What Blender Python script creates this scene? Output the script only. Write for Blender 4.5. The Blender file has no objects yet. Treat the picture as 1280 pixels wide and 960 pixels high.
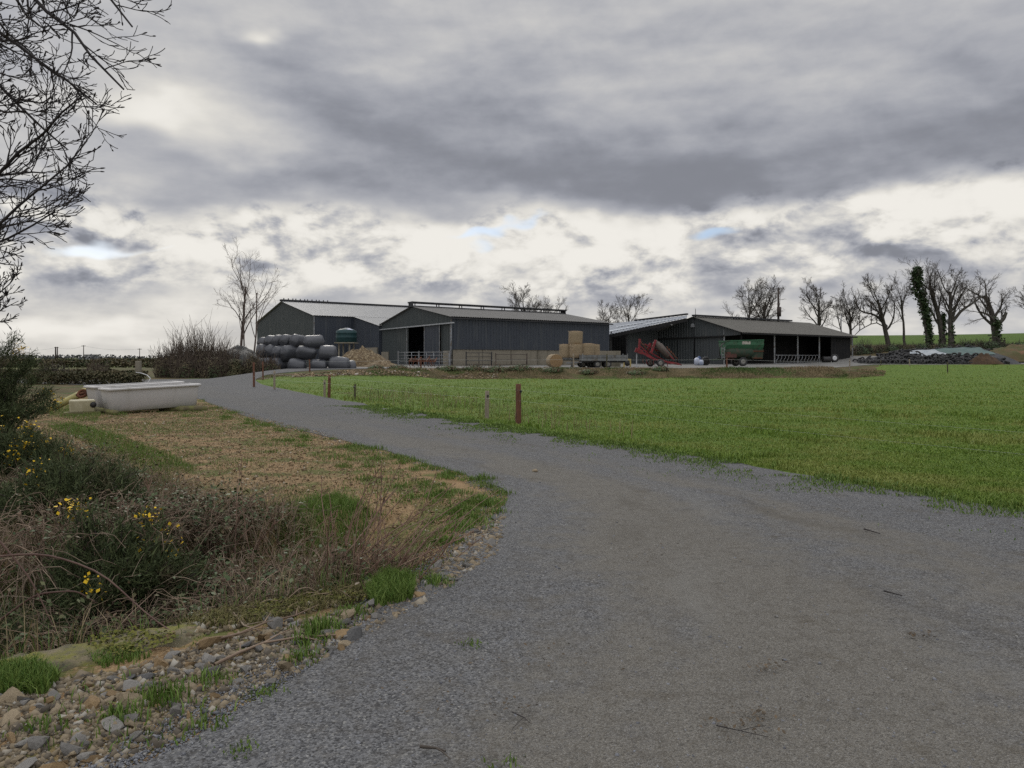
import bpy, math, random
import numpy as np
from mathutils import Vector, Matrix, noise as mnoise

random.seed(11)
RNG = np.random.default_rng(11)
SC = bpy.context.scene
COL = SC.collection
PI = math.pi
F, HY, CAMZ = 960.0, 447.0, 1.65


def PX(px, py, Y):
    """a point of the place seen at photo pixel (px, py) at distance Y"""
    return Vector(((px - 640) / F * Y, Y, CAMZ - (py - HY) / F * Y))


def GP(px, py):
    """flat-ground point for a photo pixel below the horizon"""
    Y = F * CAMZ / (py - HY)
    return ((px - 640) / F * Y, Y)


def sstep(a, b, t):
    t = np.clip((np.asarray(t, float) - a) / (b - a), 0, 1)
    return t * t * (3 - 2 * t)


# ---------------------------------------------------------------- tagging
def tag(o, label=None, cat=None, group=None, kind=None):
    if label: o['label'] = label
    if cat: o['category'] = cat
    if group: o['group'] = group
    if kind: o['kind'] = kind
    return o


def thing(name, label, cat, loc=(0, 0, 0), rz=0.0, group=None):
    o = bpy.data.objects.new(name, None)
    COL.objects.link(o)
    o.location = loc
    o.rotation_euler = (0, 0, rz)
    return tag(o, label, cat, group)


def dup(root, loc, rz=0.0, label=None, scale=None):
    r = root.copy()
    COL.objects.link(r)
    r.location = loc
    r.rotation_euler = (0, 0, rz)
    if scale: r.scale = (scale, scale, scale) if not isinstance(scale, tuple) else scale
    if label: r['label'] = label
    for ch in list(root.children):
        c = ch.copy(); COL.objects.link(c); c.parent = r
        for g in list(ch.children):
            d = g.copy(); COL.objects.link(d); d.parent = c
    return r


def link(name, me, mat=None, parent=None):
    o = bpy.data.objects.new(name, me)
    COL.objects.link(o)
    if mat is not None:
        if isinstance(mat, (list, tuple)):
            for m in mat: me.materials.append(m)
        elif not me.materials:
            me.materials.append(mat)
    if parent is not None: o.parent = parent
    return o


def np_mesh(name, V, faces, k):
    """mesh from numpy: V (n,3), faces (m,k) all of k corners"""
    V = np.asarray(V, np.float32); faces = np.asarray(faces, np.int32)
    me = bpy.data.meshes.new(name)
    me.vertices.add(len(V)); me.vertices.foreach_set('co', V.ravel())
    m = len(faces)
    me.loops.add(m * k); me.loops.foreach_set('vertex_index', faces.ravel())
    me.polygons.add(m)
    me.polygons.foreach_set('loop_start', np.arange(0, m * k, k, dtype=np.int32))
    try:
        me.polygons.foreach_set('loop_total', np.full(m, k, np.int32))
    except Exception:
        pass
    me.update(calc_edges=True)
    return me


def smooth(me, on=True):
    me.polygons.foreach_set('use_smooth', np.full(len(me.polygons), on))
    me.update()


class MB:
    """collects shapes that become ONE mesh"""
    def __init__(self):
        self.v = []; self.f = []; self.s = []

    def add(self, vs, fs, sm=False):
        b = len(self.v)
        self.v.extend([tuple(p) for p in vs])
        for q in fs:
            self.f.append([b + i for i in q]); self.s.append(sm)

    def box(self, c, size, rot=None, taper=1.0):
        """taper: top x,y scale"""
        hx, hy, hz = size[0] / 2, size[1] / 2, size[2] / 2
        ps = []
        for z, t in ((-hz, 1.0), (hz, taper)):
            for x, y in ((-hx, -hy), (hx, -hy), (hx, hy), (-hx, hy)):
                ps.append(Vector((x * t, y * t, z)))
        if rot is not None: ps = [rot @ p for p in ps]
        c = Vector(c)
        self.add([p + c for p in ps], [(3, 2, 1, 0), (4, 5, 6, 7), (0, 1, 5, 4), (1, 2, 6, 5), (2, 3, 7, 6), (3, 0, 4, 7)])
        return self

    def bar(self, a, b, w, h=None):
        """box section bar from a to b"""
        a = Vector(a); b = Vector(b); h = h or w
        d = (b - a); L = d.length
        if L < 1e-6: return self
        q = d.to_track_quat('X', 'Z').to_matrix()
        return self.box((a + b) / 2, (L, w, h), q)

    def tube(self, pts, rad, n=6, caps=True, sm=True):
        pts = [Vector(p) for p in pts]
        m = len(pts)
        if not isinstance(rad, (list, tuple)): rad = [rad] * m
        vs = []; u = None
        for i, p in enumerate(pts):
            d = pts[min(i + 1, m - 1)] - pts[max(i - 1, 0)]
            if d.length < 1e-9: d = Vector((0, 0, 1))
            d.normalize()
            if u is None:
                u = d.cross(Vector((0, 0, 1)) if abs(d.z) < 0.9 else Vector((1, 0, 0)))
            else:
                u = u - d * u.dot(d)
            if u.length < 1e-6: u = d.orthogonal()
            u.normalize(); w = d.cross(u)
            r = rad[i]
            for k in range(n):
                a = 2 * PI * k / n
                vs.append(p + u * (math.cos(a) * r) + w * (math.sin(a) * r))
        fs = []
        for i in range(m - 1):
            for k in range(n):
                k2 = (k + 1) % n
                fs.append((i * n + k, i * n + k2, (i + 1) * n + k2, (i + 1) * n + k))
        if caps:
            fs.append(tuple(range(n - 1, -1, -1))); fs.append(tuple((m - 1) * n + k for k in range(n)))
        self.add(vs, fs, sm)
        return self

    def lathe(self, prof, c=(0, 0, 0), rot=None, n=16, sm=True, closed=False):
        """prof: (r, z) list spun round z"""
        c = Vector(c); vs = []
        for k in range(n):
            a = 2 * PI * k / n
            for r, z in prof:
                p = Vector((r * math.cos(a), r * math.sin(a), z))
                vs.append((rot @ p if rot is not None else p) + c)
        m = len(prof); fs = []
        lim = m if closed else m - 1
        for k in range(n):
            k2 = (k + 1) % n
            for i in range(lim):
                j = (i + 1) % m
                fs.append((k * m + i, k2 * m + i, k2 * m + j, k * m + j))
        self.add(vs, fs, sm)
        return self

    def sheet(self, P0, P1, Q1, Q0, ribs, d=0.035, flip=False, rows=1):
        """box-profile sheet, bottom edge P0-P1, top edge Q0-Q1"""
        P0, P1, Q0, Q1 = map(Vector, (P0, P1, Q0, Q1))
        nrm = (P1 - P0).cross(Q0 - P0).normalized() * (-1 if flip else 1)
        ts = []; ds = []
        for i in range(ribs):
            for f, h in ((0, 0), (.5, 0), (.6, 1), (.9, 1)):
                ts.append((i + f) / ribs); ds.append(h * d)
        ts.append(1.0); ds.append(0)
        vs = []; n = len(ts)
        for r in range(rows + 1):
            k = r / rows
            for t, h in zip(ts, ds):
                p = P0.lerp(P1, t).lerp(Q0.lerp(Q1, t), k) + nrm * h
                vs.append(p)
        fs = [(r * n + i, r * n + i + 1, (r + 1) * n + i + 1, (r + 1) * n + i) for r in range(rows) for i in range(n - 1)]
        self.add(vs, fs)
        return self

    def prism(self, poly, z0, z1):
        n = len(poly)
        vs = [(x, y, z0) for x, y in poly] + [(x, y, z1) for x, y in poly]
        self.add(vs, [tuple(range(n - 1, -1, -1)), tuple(range(n, 2 * n))] + [(i, (i + 1) % n, n + (i + 1) % n, n + i) for i in range(n)])
        return self

    def mesh(self, name='mesh'):
        me = bpy.data.meshes.new(name)
        me.from_pydata([tuple(p) for p in self.v], [], self.f)
        me.polygons.foreach_set('use_smooth', self.s)
        me.update()
        return me

    def build(self, name, mat, parent=None, bevel=0.0):
        o = link(name, self.mesh(name), mat, parent)
        if bevel:
            m = o.modifiers.new('soft_edges', 'BEVEL'); m.width = bevel; m.segments = 2; m.limit_method = 'ANGLE'
        return o


# ---------------------------------------------------------------- node expressions
class X:
    """a shader socket with arithmetic"""
    nt = None
    def __init__(self, s): self.s = s
    @staticmethod
    def op(o, *a, clamp=False):
        n = X.nt.nodes.new('ShaderNodeMath'); n.operation = o; n.use_clamp = clamp
        for i, v in enumerate(a):
            if isinstance(v, X): X.nt.links.new(v.s, n.inputs[i])
            else: n.inputs[i].default_value = float(v)
        return X(n.outputs[0])
    def __add__(s, o): return X.op('ADD', s, o)
    __radd__ = __add__
    def __sub__(s, o): return X.op('SUBTRACT', s, o)
    def __rsub__(s, o): return X.op('SUBTRACT', o, s)
    def __mul__(s, o): return X.op('MULTIPLY', s, o)
    __rmul__ = __mul__
    def __truediv__(s, o): return X.op('DIVIDE', s, o)
    def __rtruediv__(s, o): return X.op('DIVIDE', o, s)
    def __neg__(s): return X.op('MULTIPLY', s, -1)


def n_ss(a, b, x):
    n = X.nt.nodes.new('ShaderNodeMapRange'); n.interpolation_type = 'SMOOTHSTEP'
    X.nt.links.new(x.s, n.inputs['Value']); n.inputs['From Min'].default_value = a; n.inputs['From Max'].default_value = b
    return X(n.outputs['Result'])


def n_noise(vec, scale, detail=4, rough=.55, dist=0.0, col=False):
    n = X.nt.nodes.new('ShaderNodeTexNoise')
    if vec is not None: X.nt.links.new(vec.s if isinstance(vec, X) else vec, n.inputs['Vector'])
    n.inputs['Scale'].default_value = scale; n.inputs['Detail'].default_value = detail
    n.inputs['Roughness'].default_value = rough; n.inputs['Distortion'].default_value = dist
    return X(n.outputs['Color' if col else 0])


def n_vor(vec, scale, out='Distance', feat='F1', rnd=1.0):
    n = X.nt.nodes.new('ShaderNodeTexVoronoi'); n.feature = feat
    X.nt.links.new(vec.s, n.inputs['Vector']); n.inputs['Scale'].default_value = scale
    n.inputs['Randomness'].default_value = rnd
    return X(n.outputs[out])


def n_mix(f, a, b, mode='MIX'):
    n = X.nt.nodes.new('ShaderNodeMix'); n.data_type = 'RGBA'; n.blend_type = mode; n.clamp_factor = True
    for sock, v in ((n.inputs[0], f), (n.inputs[6], a), (n.inputs[7], b)):
        if isinstance(v, X): X.nt.links.new(v.s, sock)
        elif isinstance(v, (tuple, list)): sock.default_value = (*v[:3], 1)
        else: sock.default_value = v
    return X(n.outputs[2])


def n_comb(x, y, z):
    n = X.nt.nodes.new('ShaderNodeCombineXYZ')
    for i, v in enumerate((x, y, z)):
        if isinstance(v, X): X.nt.links.new(v.s, n.inputs[i])
        else: n.inputs[i].default_value = v
    return X(n.outputs[0])


def n_sep(v):
    n = X.nt.nodes.new('ShaderNodeSeparateXYZ'); X.nt.links.new(v.s, n.inputs[0])
    return X(n.outputs[0]), X(n.outputs[1]), X(n.outputs[2])


def n_obj():
    return X(X.nt.nodes.new('ShaderNodeTexCoord').outputs['Object'])


def n_island():
    return X(X.nt.nodes.new('ShaderNodeNewGeometry').outputs['Random Per Island'])


def n_rnd():
    return X(X.nt.nodes.new('ShaderNodeObjectInfo').outputs['Random'])


def n_bump(h, strength=.4, dist=.02):
    n = X.nt.nodes.new('ShaderNodeBump'); X.nt.links.new(h.s, n.inputs['Height'])
    n.inputs['Strength'].default_value = strength; n.inputs['Distance'].default_value = dist
    return n.outputs[0]


def new_mat(name):
    m = bpy.data.materials.new(name); m.use_nodes = True
    X.nt = m.node_tree
    b = m.node_tree.nodes['Principled BSDF']
    return m, b


def setc(b, c):
    if isinstance(c, X): X.nt.links.new(c.s, b.inputs['Base Color'])
    else: b.inputs['Base Color'].default_value = (*c[:3], 1)


def mat(name, c1, c2=None, scale=2.0, rough=.75, bump=0.0, bscale=None, bdist=.01, isl=0.0, c3=None, s3=.6, t3=(.5, .7), metal=0.0, spec=.3, stretch=None, rnd=0.0):
    """noise mix of c1/c2, c3 patches, per-island and per-object brightness jitter"""
    m, b = new_mat(name)
    co = n_obj()
    if stretch:
        x, y, z = n_sep(co); co = n_comb(x * stretch[0], y * stretch[1], z * stretch[2])
    c2 = c2 or tuple(v * .7 for v in c1)
    n = n_noise(co, scale, 6, .62)
    col = n_mix(n_ss(.36, .64, n), c1, c2)
    if c3:
        col = n_mix(n_ss(t3[0], t3[1], n_noise(co, s3, 5, .6)), col, c3)
    if isl:
        col = n_mix(1.0, col, n_mix(n_island(), (1 - isl,) * 3, (1 + isl,) * 3), 'MULTIPLY')
    if rnd:
        col = n_mix(1.0, col, n_mix(n_rnd(), (1 - rnd,) * 3, (1 + rnd,) * 3), 'MULTIPLY')
    setc(b, col)
    b.inputs['Roughness'].default_value = rough
    b.inputs['Metallic'].default_value = metal
    b.inputs['Specular IOR Level'].default_value = spec
    if bump:
        X.nt.links.new(n_bump(n_noise(co, bscale or scale * 6, 4, .6), bump, bdist), b.inputs['Normal'])
    return m
# ---------------------------------------------------------------- camera
cam = bpy.data.cameras.new('camera'); cam_o = bpy.data.objects.new('camera', cam); COL.objects.link(cam_o)
cam_o.location = (0, 0, CAMZ); cam_o.rotation_euler = (PI / 2, 0, 0)
cam.sensor_fit = 'HORIZONTAL'; cam.sensor_width = 36.0; cam.lens = 36.0 * F / 1280
cam.shift_y = -(480 - HY) / 1280
cam.clip_start = .05; cam.clip_end = 6000
SC.camera = cam_o
SC.view_settings.view_transform = 'Standard'; SC.view_settings.look = 'None'; SC.view_settings.exposure = 0
SC.cycles.use_denoising = False
SC.cycles.max_bounces = 5; SC.cycles.diffuse_bounces = 3; SC.cycles.glossy_bounces = 2
SC.cycles.transparent_max_bounces = 8
SC.cycles.sample_clamp_indirect = 3; SC.cycles.sample_clamp_direct = 3
SC.cycles.use_light_tree = True

# ---------------------------------------------------------------- sky: clouds over a clear Nishita sky
SUN_EL, SUN_AZ = math.radians(30), math.radians(-20)      # azimuth from +Y towards +X
world = bpy.data.worlds.new('World'); SC.world = world; world.use_nodes = True
X.nt = world.node_tree
wn = world.node_tree.nodes; wl = world.node_tree.links
bg = wn['Background']; out = wn['World Output']
sky = wn.new('ShaderNodeTexSky'); sky.sky_type = 'NISHITA'; sky.sun_disc = False
sky.sun_elevation = SUN_EL; sky.sun_rotation = SUN_AZ; sky.dust_density = 1.2; sky.ozone_density = 1.5
dirv = X(wn.new('ShaderNodeTexCoord').outputs['Generated'])
x, y, z = n_sep(dirv)
zc = X.op('MAXIMUM', z, 0.0)
az = X.op('ARCTAN2', x, y)                    # 0 straight ahead of the track, + to the east
el = X.op('ARCSINE', X.op('MINIMUM', X.op('MAXIMUM', z, -1), 1))
inv = 1.0 / (zc + 0.24)
q = n_comb(x * inv, y * inv, z * 7.0)        # flat cloud deck, crowding towards the horizon
big = n_noise(q, 1.3, 3, .5, .2)
mid = n_noise(q, 3.2, 6, .54, .1)
fine = n_noise(n_comb(az * 10.5, el * 18.5, 0.3), 1.0, 6, .57, .15)
fine_up = n_noise(n_comb(az * 10.5 + .05, el * 18.5 + .28, 0.3), 1.0, 4, .52, .15)
rim = fine - fine_up                          # lit upper edges of the heaps of cloud, grey undersides
wob = (n_noise(n_comb(az * 2.2, el * 4.5, 1.7), 1.0, 5, .56) - .5)
wob2 = (n_noise(n_comb(az * 3.1, el * 6.0, 9.1), 1.0, 4, .55) - .5)


def blob(px, py, sx, sy, w=1.0):
    """soft patch of the sky round a direction (given by where the photo shows it), edges torn by noise"""
    a0 = math.atan((px - 640) / F); e0 = math.atan((HY - py) / F * math.cos(a0))
    dx = (az + wob * .26 - a0) * (F / sx); dy = (el + wob2 * .20 - e0) * (F / sy)
    return X.op('EXPONENT', (dx * dx + dy * dy) * -0.7) * w


ew = el + wob2 * .11 + (fine - .5) * .05
# brightness of the deck: grey roof above, bright torn band under it, soft grey near the horizon
band = n_ss(.205, .172, ew + (fine - .5) * .05) * n_ss(.055, .115, ew + wob * .03)
calm = n_ss(.0, .05, z)
L = 0.465 + (mid - .5) * .22 * calm + (n_ss(.40, .60, big) - .5) * .10 + (big - .5) * .16 + (fine - .5) * .08 + rim * .20
L = L + band * (.20 + (n_ss(.42, .58, fine) - .5) * .20 + (fine - .5) * .30 + rim * 1.35 + (mid - .5) * .2)
low = n_ss(.10, .03, el)
L = L + low * (.17 + (mid - .5) * .2 * calm + rim * .25)
for a in ((430, 105, 110, 45, -.11), (340, 60, 70, 36, -.11), (560, 60, 90, 40, .05), (1000, 190, 330, 70, -.13), (720, 215, 280, 36, -.09), (300, 200, 150, 40, -.10),
          (1255, 100, 60, 45, -.10), (1150, 40, 260, 40, .06),
          (190, 60, 130, 90, .10), (640, 130, 120, 40, -.04), (215, 150, 55, 14, .34), (290, 190, 45, 12, .2), (350, 175, 40, 10, .14),
          (1190, 268, 120, 26, .26), (780, 305, 190, 26, .22), (560, 292, 150, 22, .20), (1130, 262, 60, 20, .12), (180, 302, 120, 18, .28), (260, 385, 60, 20, .16),
          (640, 40, 300, 45, .06), (308, 30, 16, 10, .30), (470, 75, 90, 12, .10), (420, 45, 60, 10, .08), (1210, 340, 160, 40, -.05), (600, 352, 120, 16, -.07), (100, 345, 110, 26, -.06), (880, 345, 110, 20, -.04),
          (70, 408, 90, 8, .25), (420, 262, 190, 16, .10), (250, 120, 60, 30, .06)):
    L = L + blob(*a)
L = L * (1.0 + .0 * el)
Lc = X.op('SMOOTH_MIN', X.op('SMOOTH_MAX', L, 0.25, .10), 0.84, .22)
# tint: shaded cloud bluish grey, bright cloud warm white
tint = n_mix(n_ss(.25, .75, Lc), (.915, .955, 1.09), (1.03, 1.0, .935))
warmlow = n_ss(.09, .0, el) * n_ss(.25, -.4, az)
tint = n_mix(warmlow * .8, tint, (1.04, 1.0, .93))
cl = n_mix(1.0, tint, n_comb(Lc, Lc, Lc), 'MULTIPLY')
# brighter deck overhead and behind, added out of view to lift light on the ground
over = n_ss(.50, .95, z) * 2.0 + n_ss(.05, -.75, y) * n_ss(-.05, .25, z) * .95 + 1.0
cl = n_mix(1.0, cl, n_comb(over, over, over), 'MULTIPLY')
# holes with clear sky
hole = blob(578, 277, 26, 8) + blob(640, 271, 34, 5, .9) + blob(885, 294, 34, 8, .95) + blob(100, 292, 44, 9) + blob(215, 300, 30, 5, .7) + blob(150, 125, 40, 50, .35) + blob(795, 268, 40, 7, .4)
hole = n_ss(.45, 1.15, hole + (fine - .5) * -1.9 + rim * 1.0) * .85
skyc = n_mix(1.0, X(sky.outputs[0]), (.115, .115, .115), 'MULTIPLY')
skyc = n_mix(.6, skyc, (.34, .52, .80))
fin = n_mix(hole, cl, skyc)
# haze of the land below the horizon line
fin = n_mix(n_ss(.0, -.04, z), fin, (.10, .10, .08))
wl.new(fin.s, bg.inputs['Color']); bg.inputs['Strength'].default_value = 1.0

sun = bpy.data.lights.new('sun', 'SUN'); sun_o = bpy.data.objects.new('sun', sun); COL.objects.link(sun_o)
sun.energy = 1.0; sun.angle = math.radians(14); sun.color = (1, .95, .87)
d = Vector((math.sin(SUN_AZ) * math.cos(SUN_EL), math.cos(SUN_AZ) * math.cos(SUN_EL), math.sin(SUN_EL)))
sun_o.rotation_euler = d.to_track_quat('Z', 'Y').to_euler()
world.cycles.sampling_method = 'MANUAL'; world.cycles.sample_map_resolution = 512
# ---------------------------------------------------------------- lie of the land
KA, KB = np.array((-2.95, 3.9)), np.array((-.80, 5.6))
KD = (KB - KA) / np.linalg.norm(KB - KA); KN = np.array((-KD[1], KD[0]))


def vnoise(x, y, s=1.0, seed=0):
    """cheap smooth value noise for arrays"""
    x = np.asarray(x, float) * s + seed * 17.3; y = np.asarray(y, float) * s + seed * 9.7
    xi = np.floor(x); yi = np.floor(y); fx = x - xi; fy = y - yi
    fx = fx * fx * (3 - 2 * fx); fy = fy * fy * (3 - 2 * fy)
    def h(a, b):
        v = np.sin(a * 127.1 + b * 311.7) * 43758.5453
        return v - np.floor(v)
    return (h(xi, yi) * (1 - fx) + h(xi + 1, yi) * fx) * (1 - fy) + (h(xi, yi + 1) * (1 - fx) + h(xi + 1, yi + 1) * fx) * fy


def H(X_, Y_):
    X_ = np.asarray(X_, float); Y_ = np.asarray(Y_, float)
    yb = np.interp(X_, [-30, -20, -14, -5, 60], [42, 43, 46, 58.2, 58.8])
    w = np.interp(X_, [-30, -20, -14, -10, -5, 26, 36], [20, 19, 14, 7, 3.6, 3.6, 46])
    yard = .75 * sstep(0, 1, (Y_ - yb) / w) * (1 - sstep(-17.5, -23.5, X_))
    prof = np.interp(Y_, [98, 103, 110, 124, 150, 185, 230, 300, 500], [0, .25, 1.3, 3.4, 5.6, 7.75, 8.5, 8.6, 7.0])
    prof = prof * sstep(26, 52, X_ - (Y_ - 100) * .10) * (.80 + .20 * sstep(50, 150, X_ - (Y_ - 100) * .4))
    # uneven bank and grass
    z = yard + prof + sstep(85, 100, Y_) * .1
    z = z + (vnoise(X_, Y_, .8, 1) - .5) * .12 * sstep(0, .6, (Y_ - yb) / w) * (1 - sstep(.7, 1.1, (Y_ - yb) / w)) * (w < 8)
    # ditch behind the kerb
    dk = (X_ - KA[0]) * KN[0] + (Y_ - KA[1]) * KN[1]
    z = z - .6 * sstep(.12, .7, dk) * (1 - sstep(1.4, 2.8, dk)) * (1 - sstep(-1.6, -.5, X_)) * (Y_ < 12)
    # slight swell of the verge, and the tubs' ground falling away from the track
    z = z + .05 * (vnoise(X_, Y_, .5, 3) - .5) * sstep(-.3, -2.0, X_) * (Y_ < 40) * (Y_ > 5)
    # far land rolls gently
    z = z + sstep(110, 260, Y_) * sstep(20, -40, X_) * (vnoise(X_, Y_, .006, 5) - .45) * 2.0
    return z


def Hs(x, y): return float(H(x, y))


LEFT = np.array([(-2.9, -8), (-2.3, 0), (-1.85, 2.2), (-1.3, 3.58), (-.95, 4.49), (-.52, 6.26), (-.12, 8.2), (-.02, 9.16), (-.43, 10.35), (-1.88, 12.9), (-4.04, 16.2), (-6.6, 20.2), (-9.5, 25.1), (-12.1, 29.9), (-17, 38), (-24, 45), (-34, 51), (-60, 60)])
RIGHT = np.array([(15, -8), (11.5, 0), (8, 5.2), (5.5, 8.15), (2.95, 12.9), (0.05, 17.6), (-3.6, 24), (-7.1, 30.6), (-10.3, 37), (-13.7, 43.5), (-16.8, 50), (-17.2, 54), (-15, 57.5), (-10, 60.6), (-4, 62.4)])


def dens(P, step=.25):
    out = []
    for a, b in zip(P[:-1], P[1:]):
        n = max(1, int(np.hypot(*(b - a)) / step))
        for i in range(n): out.append(a + (b - a) * i / n)
    out.append(P[-1]); out = np.array(out)
    for _ in range(3):
        out[1:-1] = (out[:-2] + out[1:-1] * 2 + out[2:]) / 4
    return out


def jag(P, amp, s, seed):
    t = np.gradient(P, axis=0); t /= np.linalg.norm(t, axis=1)[:, None] + 1e-9
    n = np.stack((-t[:, 1], t[:, 0]), 1)
    w = (vnoise(P[:, 0], P[:, 1], s, seed) - .5) * 2 + (vnoise(P[:, 0], P[:, 1], s * 3.1, seed + 1) - .5)
    return P + n * (w * amp)[:, None]


def xl(Y): return np.interp(Y, LEFT[:, 1], LEFT[:, 0])
def xr(Y): return np.interp(Y, RIGHT[:12, 1], RIGHT[:12, 0])


from mathutils.geometry import delaunay_2d_cdt


def in_poly(P, poly):
    x, y = P[:, 0], P[:, 1]; c = np.zeros(len(P), bool); n = len(poly); j = n - 1
    for i in range(n):
        xi, yi = poly[i]; xj, yj = poly[j]
        k = ((yi > y) != (yj > y)) & (x < (xj - xi) * (y - yi) / (yj - yi + 1e-12) + xi)
        c ^= k; j = i
    return c


def sheet_obj(name, poly, grid_pts, off, m, across=None):
    poly = np.asarray(poly)
    g = grid_pts[in_poly(grid_pts, poly)]
    # keep interior points off the border
    pts = [Vector(p) for p in poly] + [Vector(p) for p in g]
    n = len(poly)
    vs, es, fs, *_ = delaunay_2d_cdt(pts, [(i, (i + 1) % n) for i in range(n)], [], 1, 1e-4)
    V = np.array([(v.x, v.y) for v in vs]); z = H(V[:, 0], V[:, 1]) + off
    z = z + sstep(30, 60, V[:, 1]) * off * 2
    V3 = np.column_stack((V, z)); Fs = np.array([f for f in fs if len(f) == 3])
    a, b, c = V[Fs[:, 0]], V[Fs[:, 1]], V[Fs[:, 2]]
    cr = (b[:, 0] - a[:, 0]) * (c[:, 1] - a[:, 1]) - (b[:, 1] - a[:, 1]) * (c[:, 0] - a[:, 0])
    Fs[cr < 0] = Fs[cr < 0][:, ::-1]
    # turned-down edge, so that the sheet never floats
    nb = len(poly); b0 = len(V3); pz = H(poly[:, 0], poly[:, 1]); top = pz + off + sstep(30, 60, poly[:, 1]) * off * 2
    V3 = np.concatenate((V3, np.column_stack((poly, top)), np.column_stack((poly, pz - .06))))
    i_ = np.arange(nb); j_ = (i_ + 1) % nb
    Fs = np.concatenate((Fs, np.column_stack((b0 + i_, b0 + j_, b0 + nb + j_)), np.column_stack((b0 + i_, b0 + nb + j_, b0 + nb + i_))))
    me = np_mesh(name, V3, Fs, 3); smooth(me)
    if across is not None:
        at_ = me.attributes.new('across', 'FLOAT', 'POINT'); at_.data.foreach_set('value', across(V3).astype(np.float32))
    o = link(name, me, m); o['kind'] = 'structure'
    return o


def mgrid(x0, x1, y0, y1, s):
    xs = np.arange(x0, x1, s); ys = np.arange(y0, y1, s)
    g = np.stack(np.meshgrid(xs, ys), -1).reshape(-1, 2)
    return g + (RNG.random(g.shape) - .5) * s * .5


# --- materials of the ground
m, b = new_mat('verge_and_rough_land'); co = n_obj(); gx, gy, gz = n_sep(co)
n1 = n_noise(co, .9, 6, .6); n2 = n_noise(co, 5.0, 6, .65); n3 = n_noise(co, 45, 5, .7); vo = n_vor(co, 55, 'Color')
sand = n_mix(n_ss(.35, .65, n2), (.155, .096, .046), (.25, .165, .085))
sand = n_mix(n_ss(.5, .75, n1), sand, (.21, .115, .055))
sand = n_mix(n_ss(.42, .6, n3) * .6, sand, (.34, .25, .145))
sand = n_mix(n_ss(.55, .68, n_noise(co, 28, 3, .6)) * .7, sand, (.06, .042, .024))
gr = n_mix(n2, (.045, .075, .016), (.09, .115, .03))
near = n_mix(n_ss(.46, .60, n_noise(co, 1.6, 6, .65, .3)) * .8, sand, gr)
rough = n_mix(n_ss(.4, .6, n1), (.06, .052, .024), (.105, .08, .042))
rough = n_mix(n_ss(.5, .62, n_noise(co, .35, 6, .6)), rough, (.05, .075, .02))
col = n_mix(n_ss(30, 38, gy + n_noise(co, .3, 3) * 4), near, rough)
farn = n_noise(n_comb(gx * .012, gy * .02, 0.0), 1.0, 5, .6)
farc = n_mix(n_ss(.42, .58, farn), (.075, .07, .035), (.10, .125, .035))
col = n_mix(n_ss(90, 120, gy), col, farc)
# hill pasture
hill = n_ss(1.2, 3.2, gz) * n_ss(20, 40, gx)
hg = n_mix(n_noise(co, .25, 6, .6), (.048, .088, .016), (.085, .125, .028))
scr = n_mix(n_noise(co, .6, 6, .65), (.05, .045, .022), (.115, .09, .045))
hb = n_mix(n_ss(126, 133, gy + n_noise(co, .2, 4) * 6), scr, hg)
col = n_mix(n_ss(100, 105, gy) * n_ss(25, 40, gx), col, hb)
setc(b, col); b.inputs['Roughness'].default_value = .95; b.inputs['Specular IOR Level'].default_value = .1
X.nt.links.new(n_bump(n3 * .5 + n2 + n_noise(co, 160, 3) * .3, .7, .03), b.inputs['Normal'])
M_ground = m

m, b = new_mat('crushed_stone'); co = n_obj(); gx, gy, gz = n_sep(co)
v1 = n_vor(co, 92, 'Color'); r1, r2, r3 = n_sep(v1)
vd = n_vor(co, 92, 'Distance'); v2 = n_vor(co, 210, 'Color'); s1, s2, s3 = n_sep(v2)
big_ = n_noise(co, .42, 5, .6, .4); med = n_noise(co, 3.2, 6, .65)
stone = n_mix(r1, (.038, .039, .042), (.192, .194, .198))
stone = n_mix(n_ss(.9, 1, r2) * .8, stone, (.30, .295, .275))
fines = n_mix(med, (.108, .096, .076), (.162, .148, .122))
atn = X.nt.nodes.new('ShaderNodeAttribute'); atn.attribute_name = 'across'; ac = X(atn.outputs['Fac']) + (big_ - .5) * .22


def rut(c, w): return X.op('EXPONENT', (ac - c) * (ac - c) * (-1.0 / (w * w)))


worn = n_ss(.34, .74, rut(.26, .15) * .62 + rut(.56, .10) * .34 + (big_ - .5) * .9 + (med - .5) * .7 + .22)
# wheel paths are worn paler and finer, edges stay loose and blue grey
col = n_mix(worn * .78 + .06, stone, n_mix(n_ss(.45, .95, s1) * .75, n_mix(n_ss(.45, .1, r3) * .7, fines, (.070, .063, .052)), (.25, .24, .215)))
col = n_mix(n_ss(.56, .72, n_noise(co, 1.5, 6, .7)) * .55, col, (.085, .070, .046))
col = n_mix(n_ss(.50, .62, n_noise(n_comb(gx * 9, gy * 9, 2.0), 1.0, 5, .7)) * .28, col, (.062, .052, .038))
col = n_mix(n_ss(.66, .74, n_noise(co, 3.0, 5, .7)) * .45, col, (.05, .047, .042))
col = n_mix(n_ss(.68, .76, n_noise(co, .8, 5, .7)) * .35, col, (.075, .095, .035))
farg = n_mix(n_noise(n_comb(gx * .5, gy * .18, 0.0), 1.0, 6, .65), (.072, .073, .075), (.108, .107, .105))
strk = n_noise(n_comb(ac * 8.0, gy * .30, 5.0), 1.0, 5, .62)
col = n_mix(n_ss(.54, .70, strk) * .45, col, (.078, .068, .052))
col = n_mix(n_ss(.45, .30, strk) * .35, col, (.19, .185, .17))
col = n_mix(n_ss(9, 24, gy) * .75, col, farg)
setc(b, col); b.inputs['Roughness'].default_value = .9; b.inputs['Specular IOR Level'].default_value = .25
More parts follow.
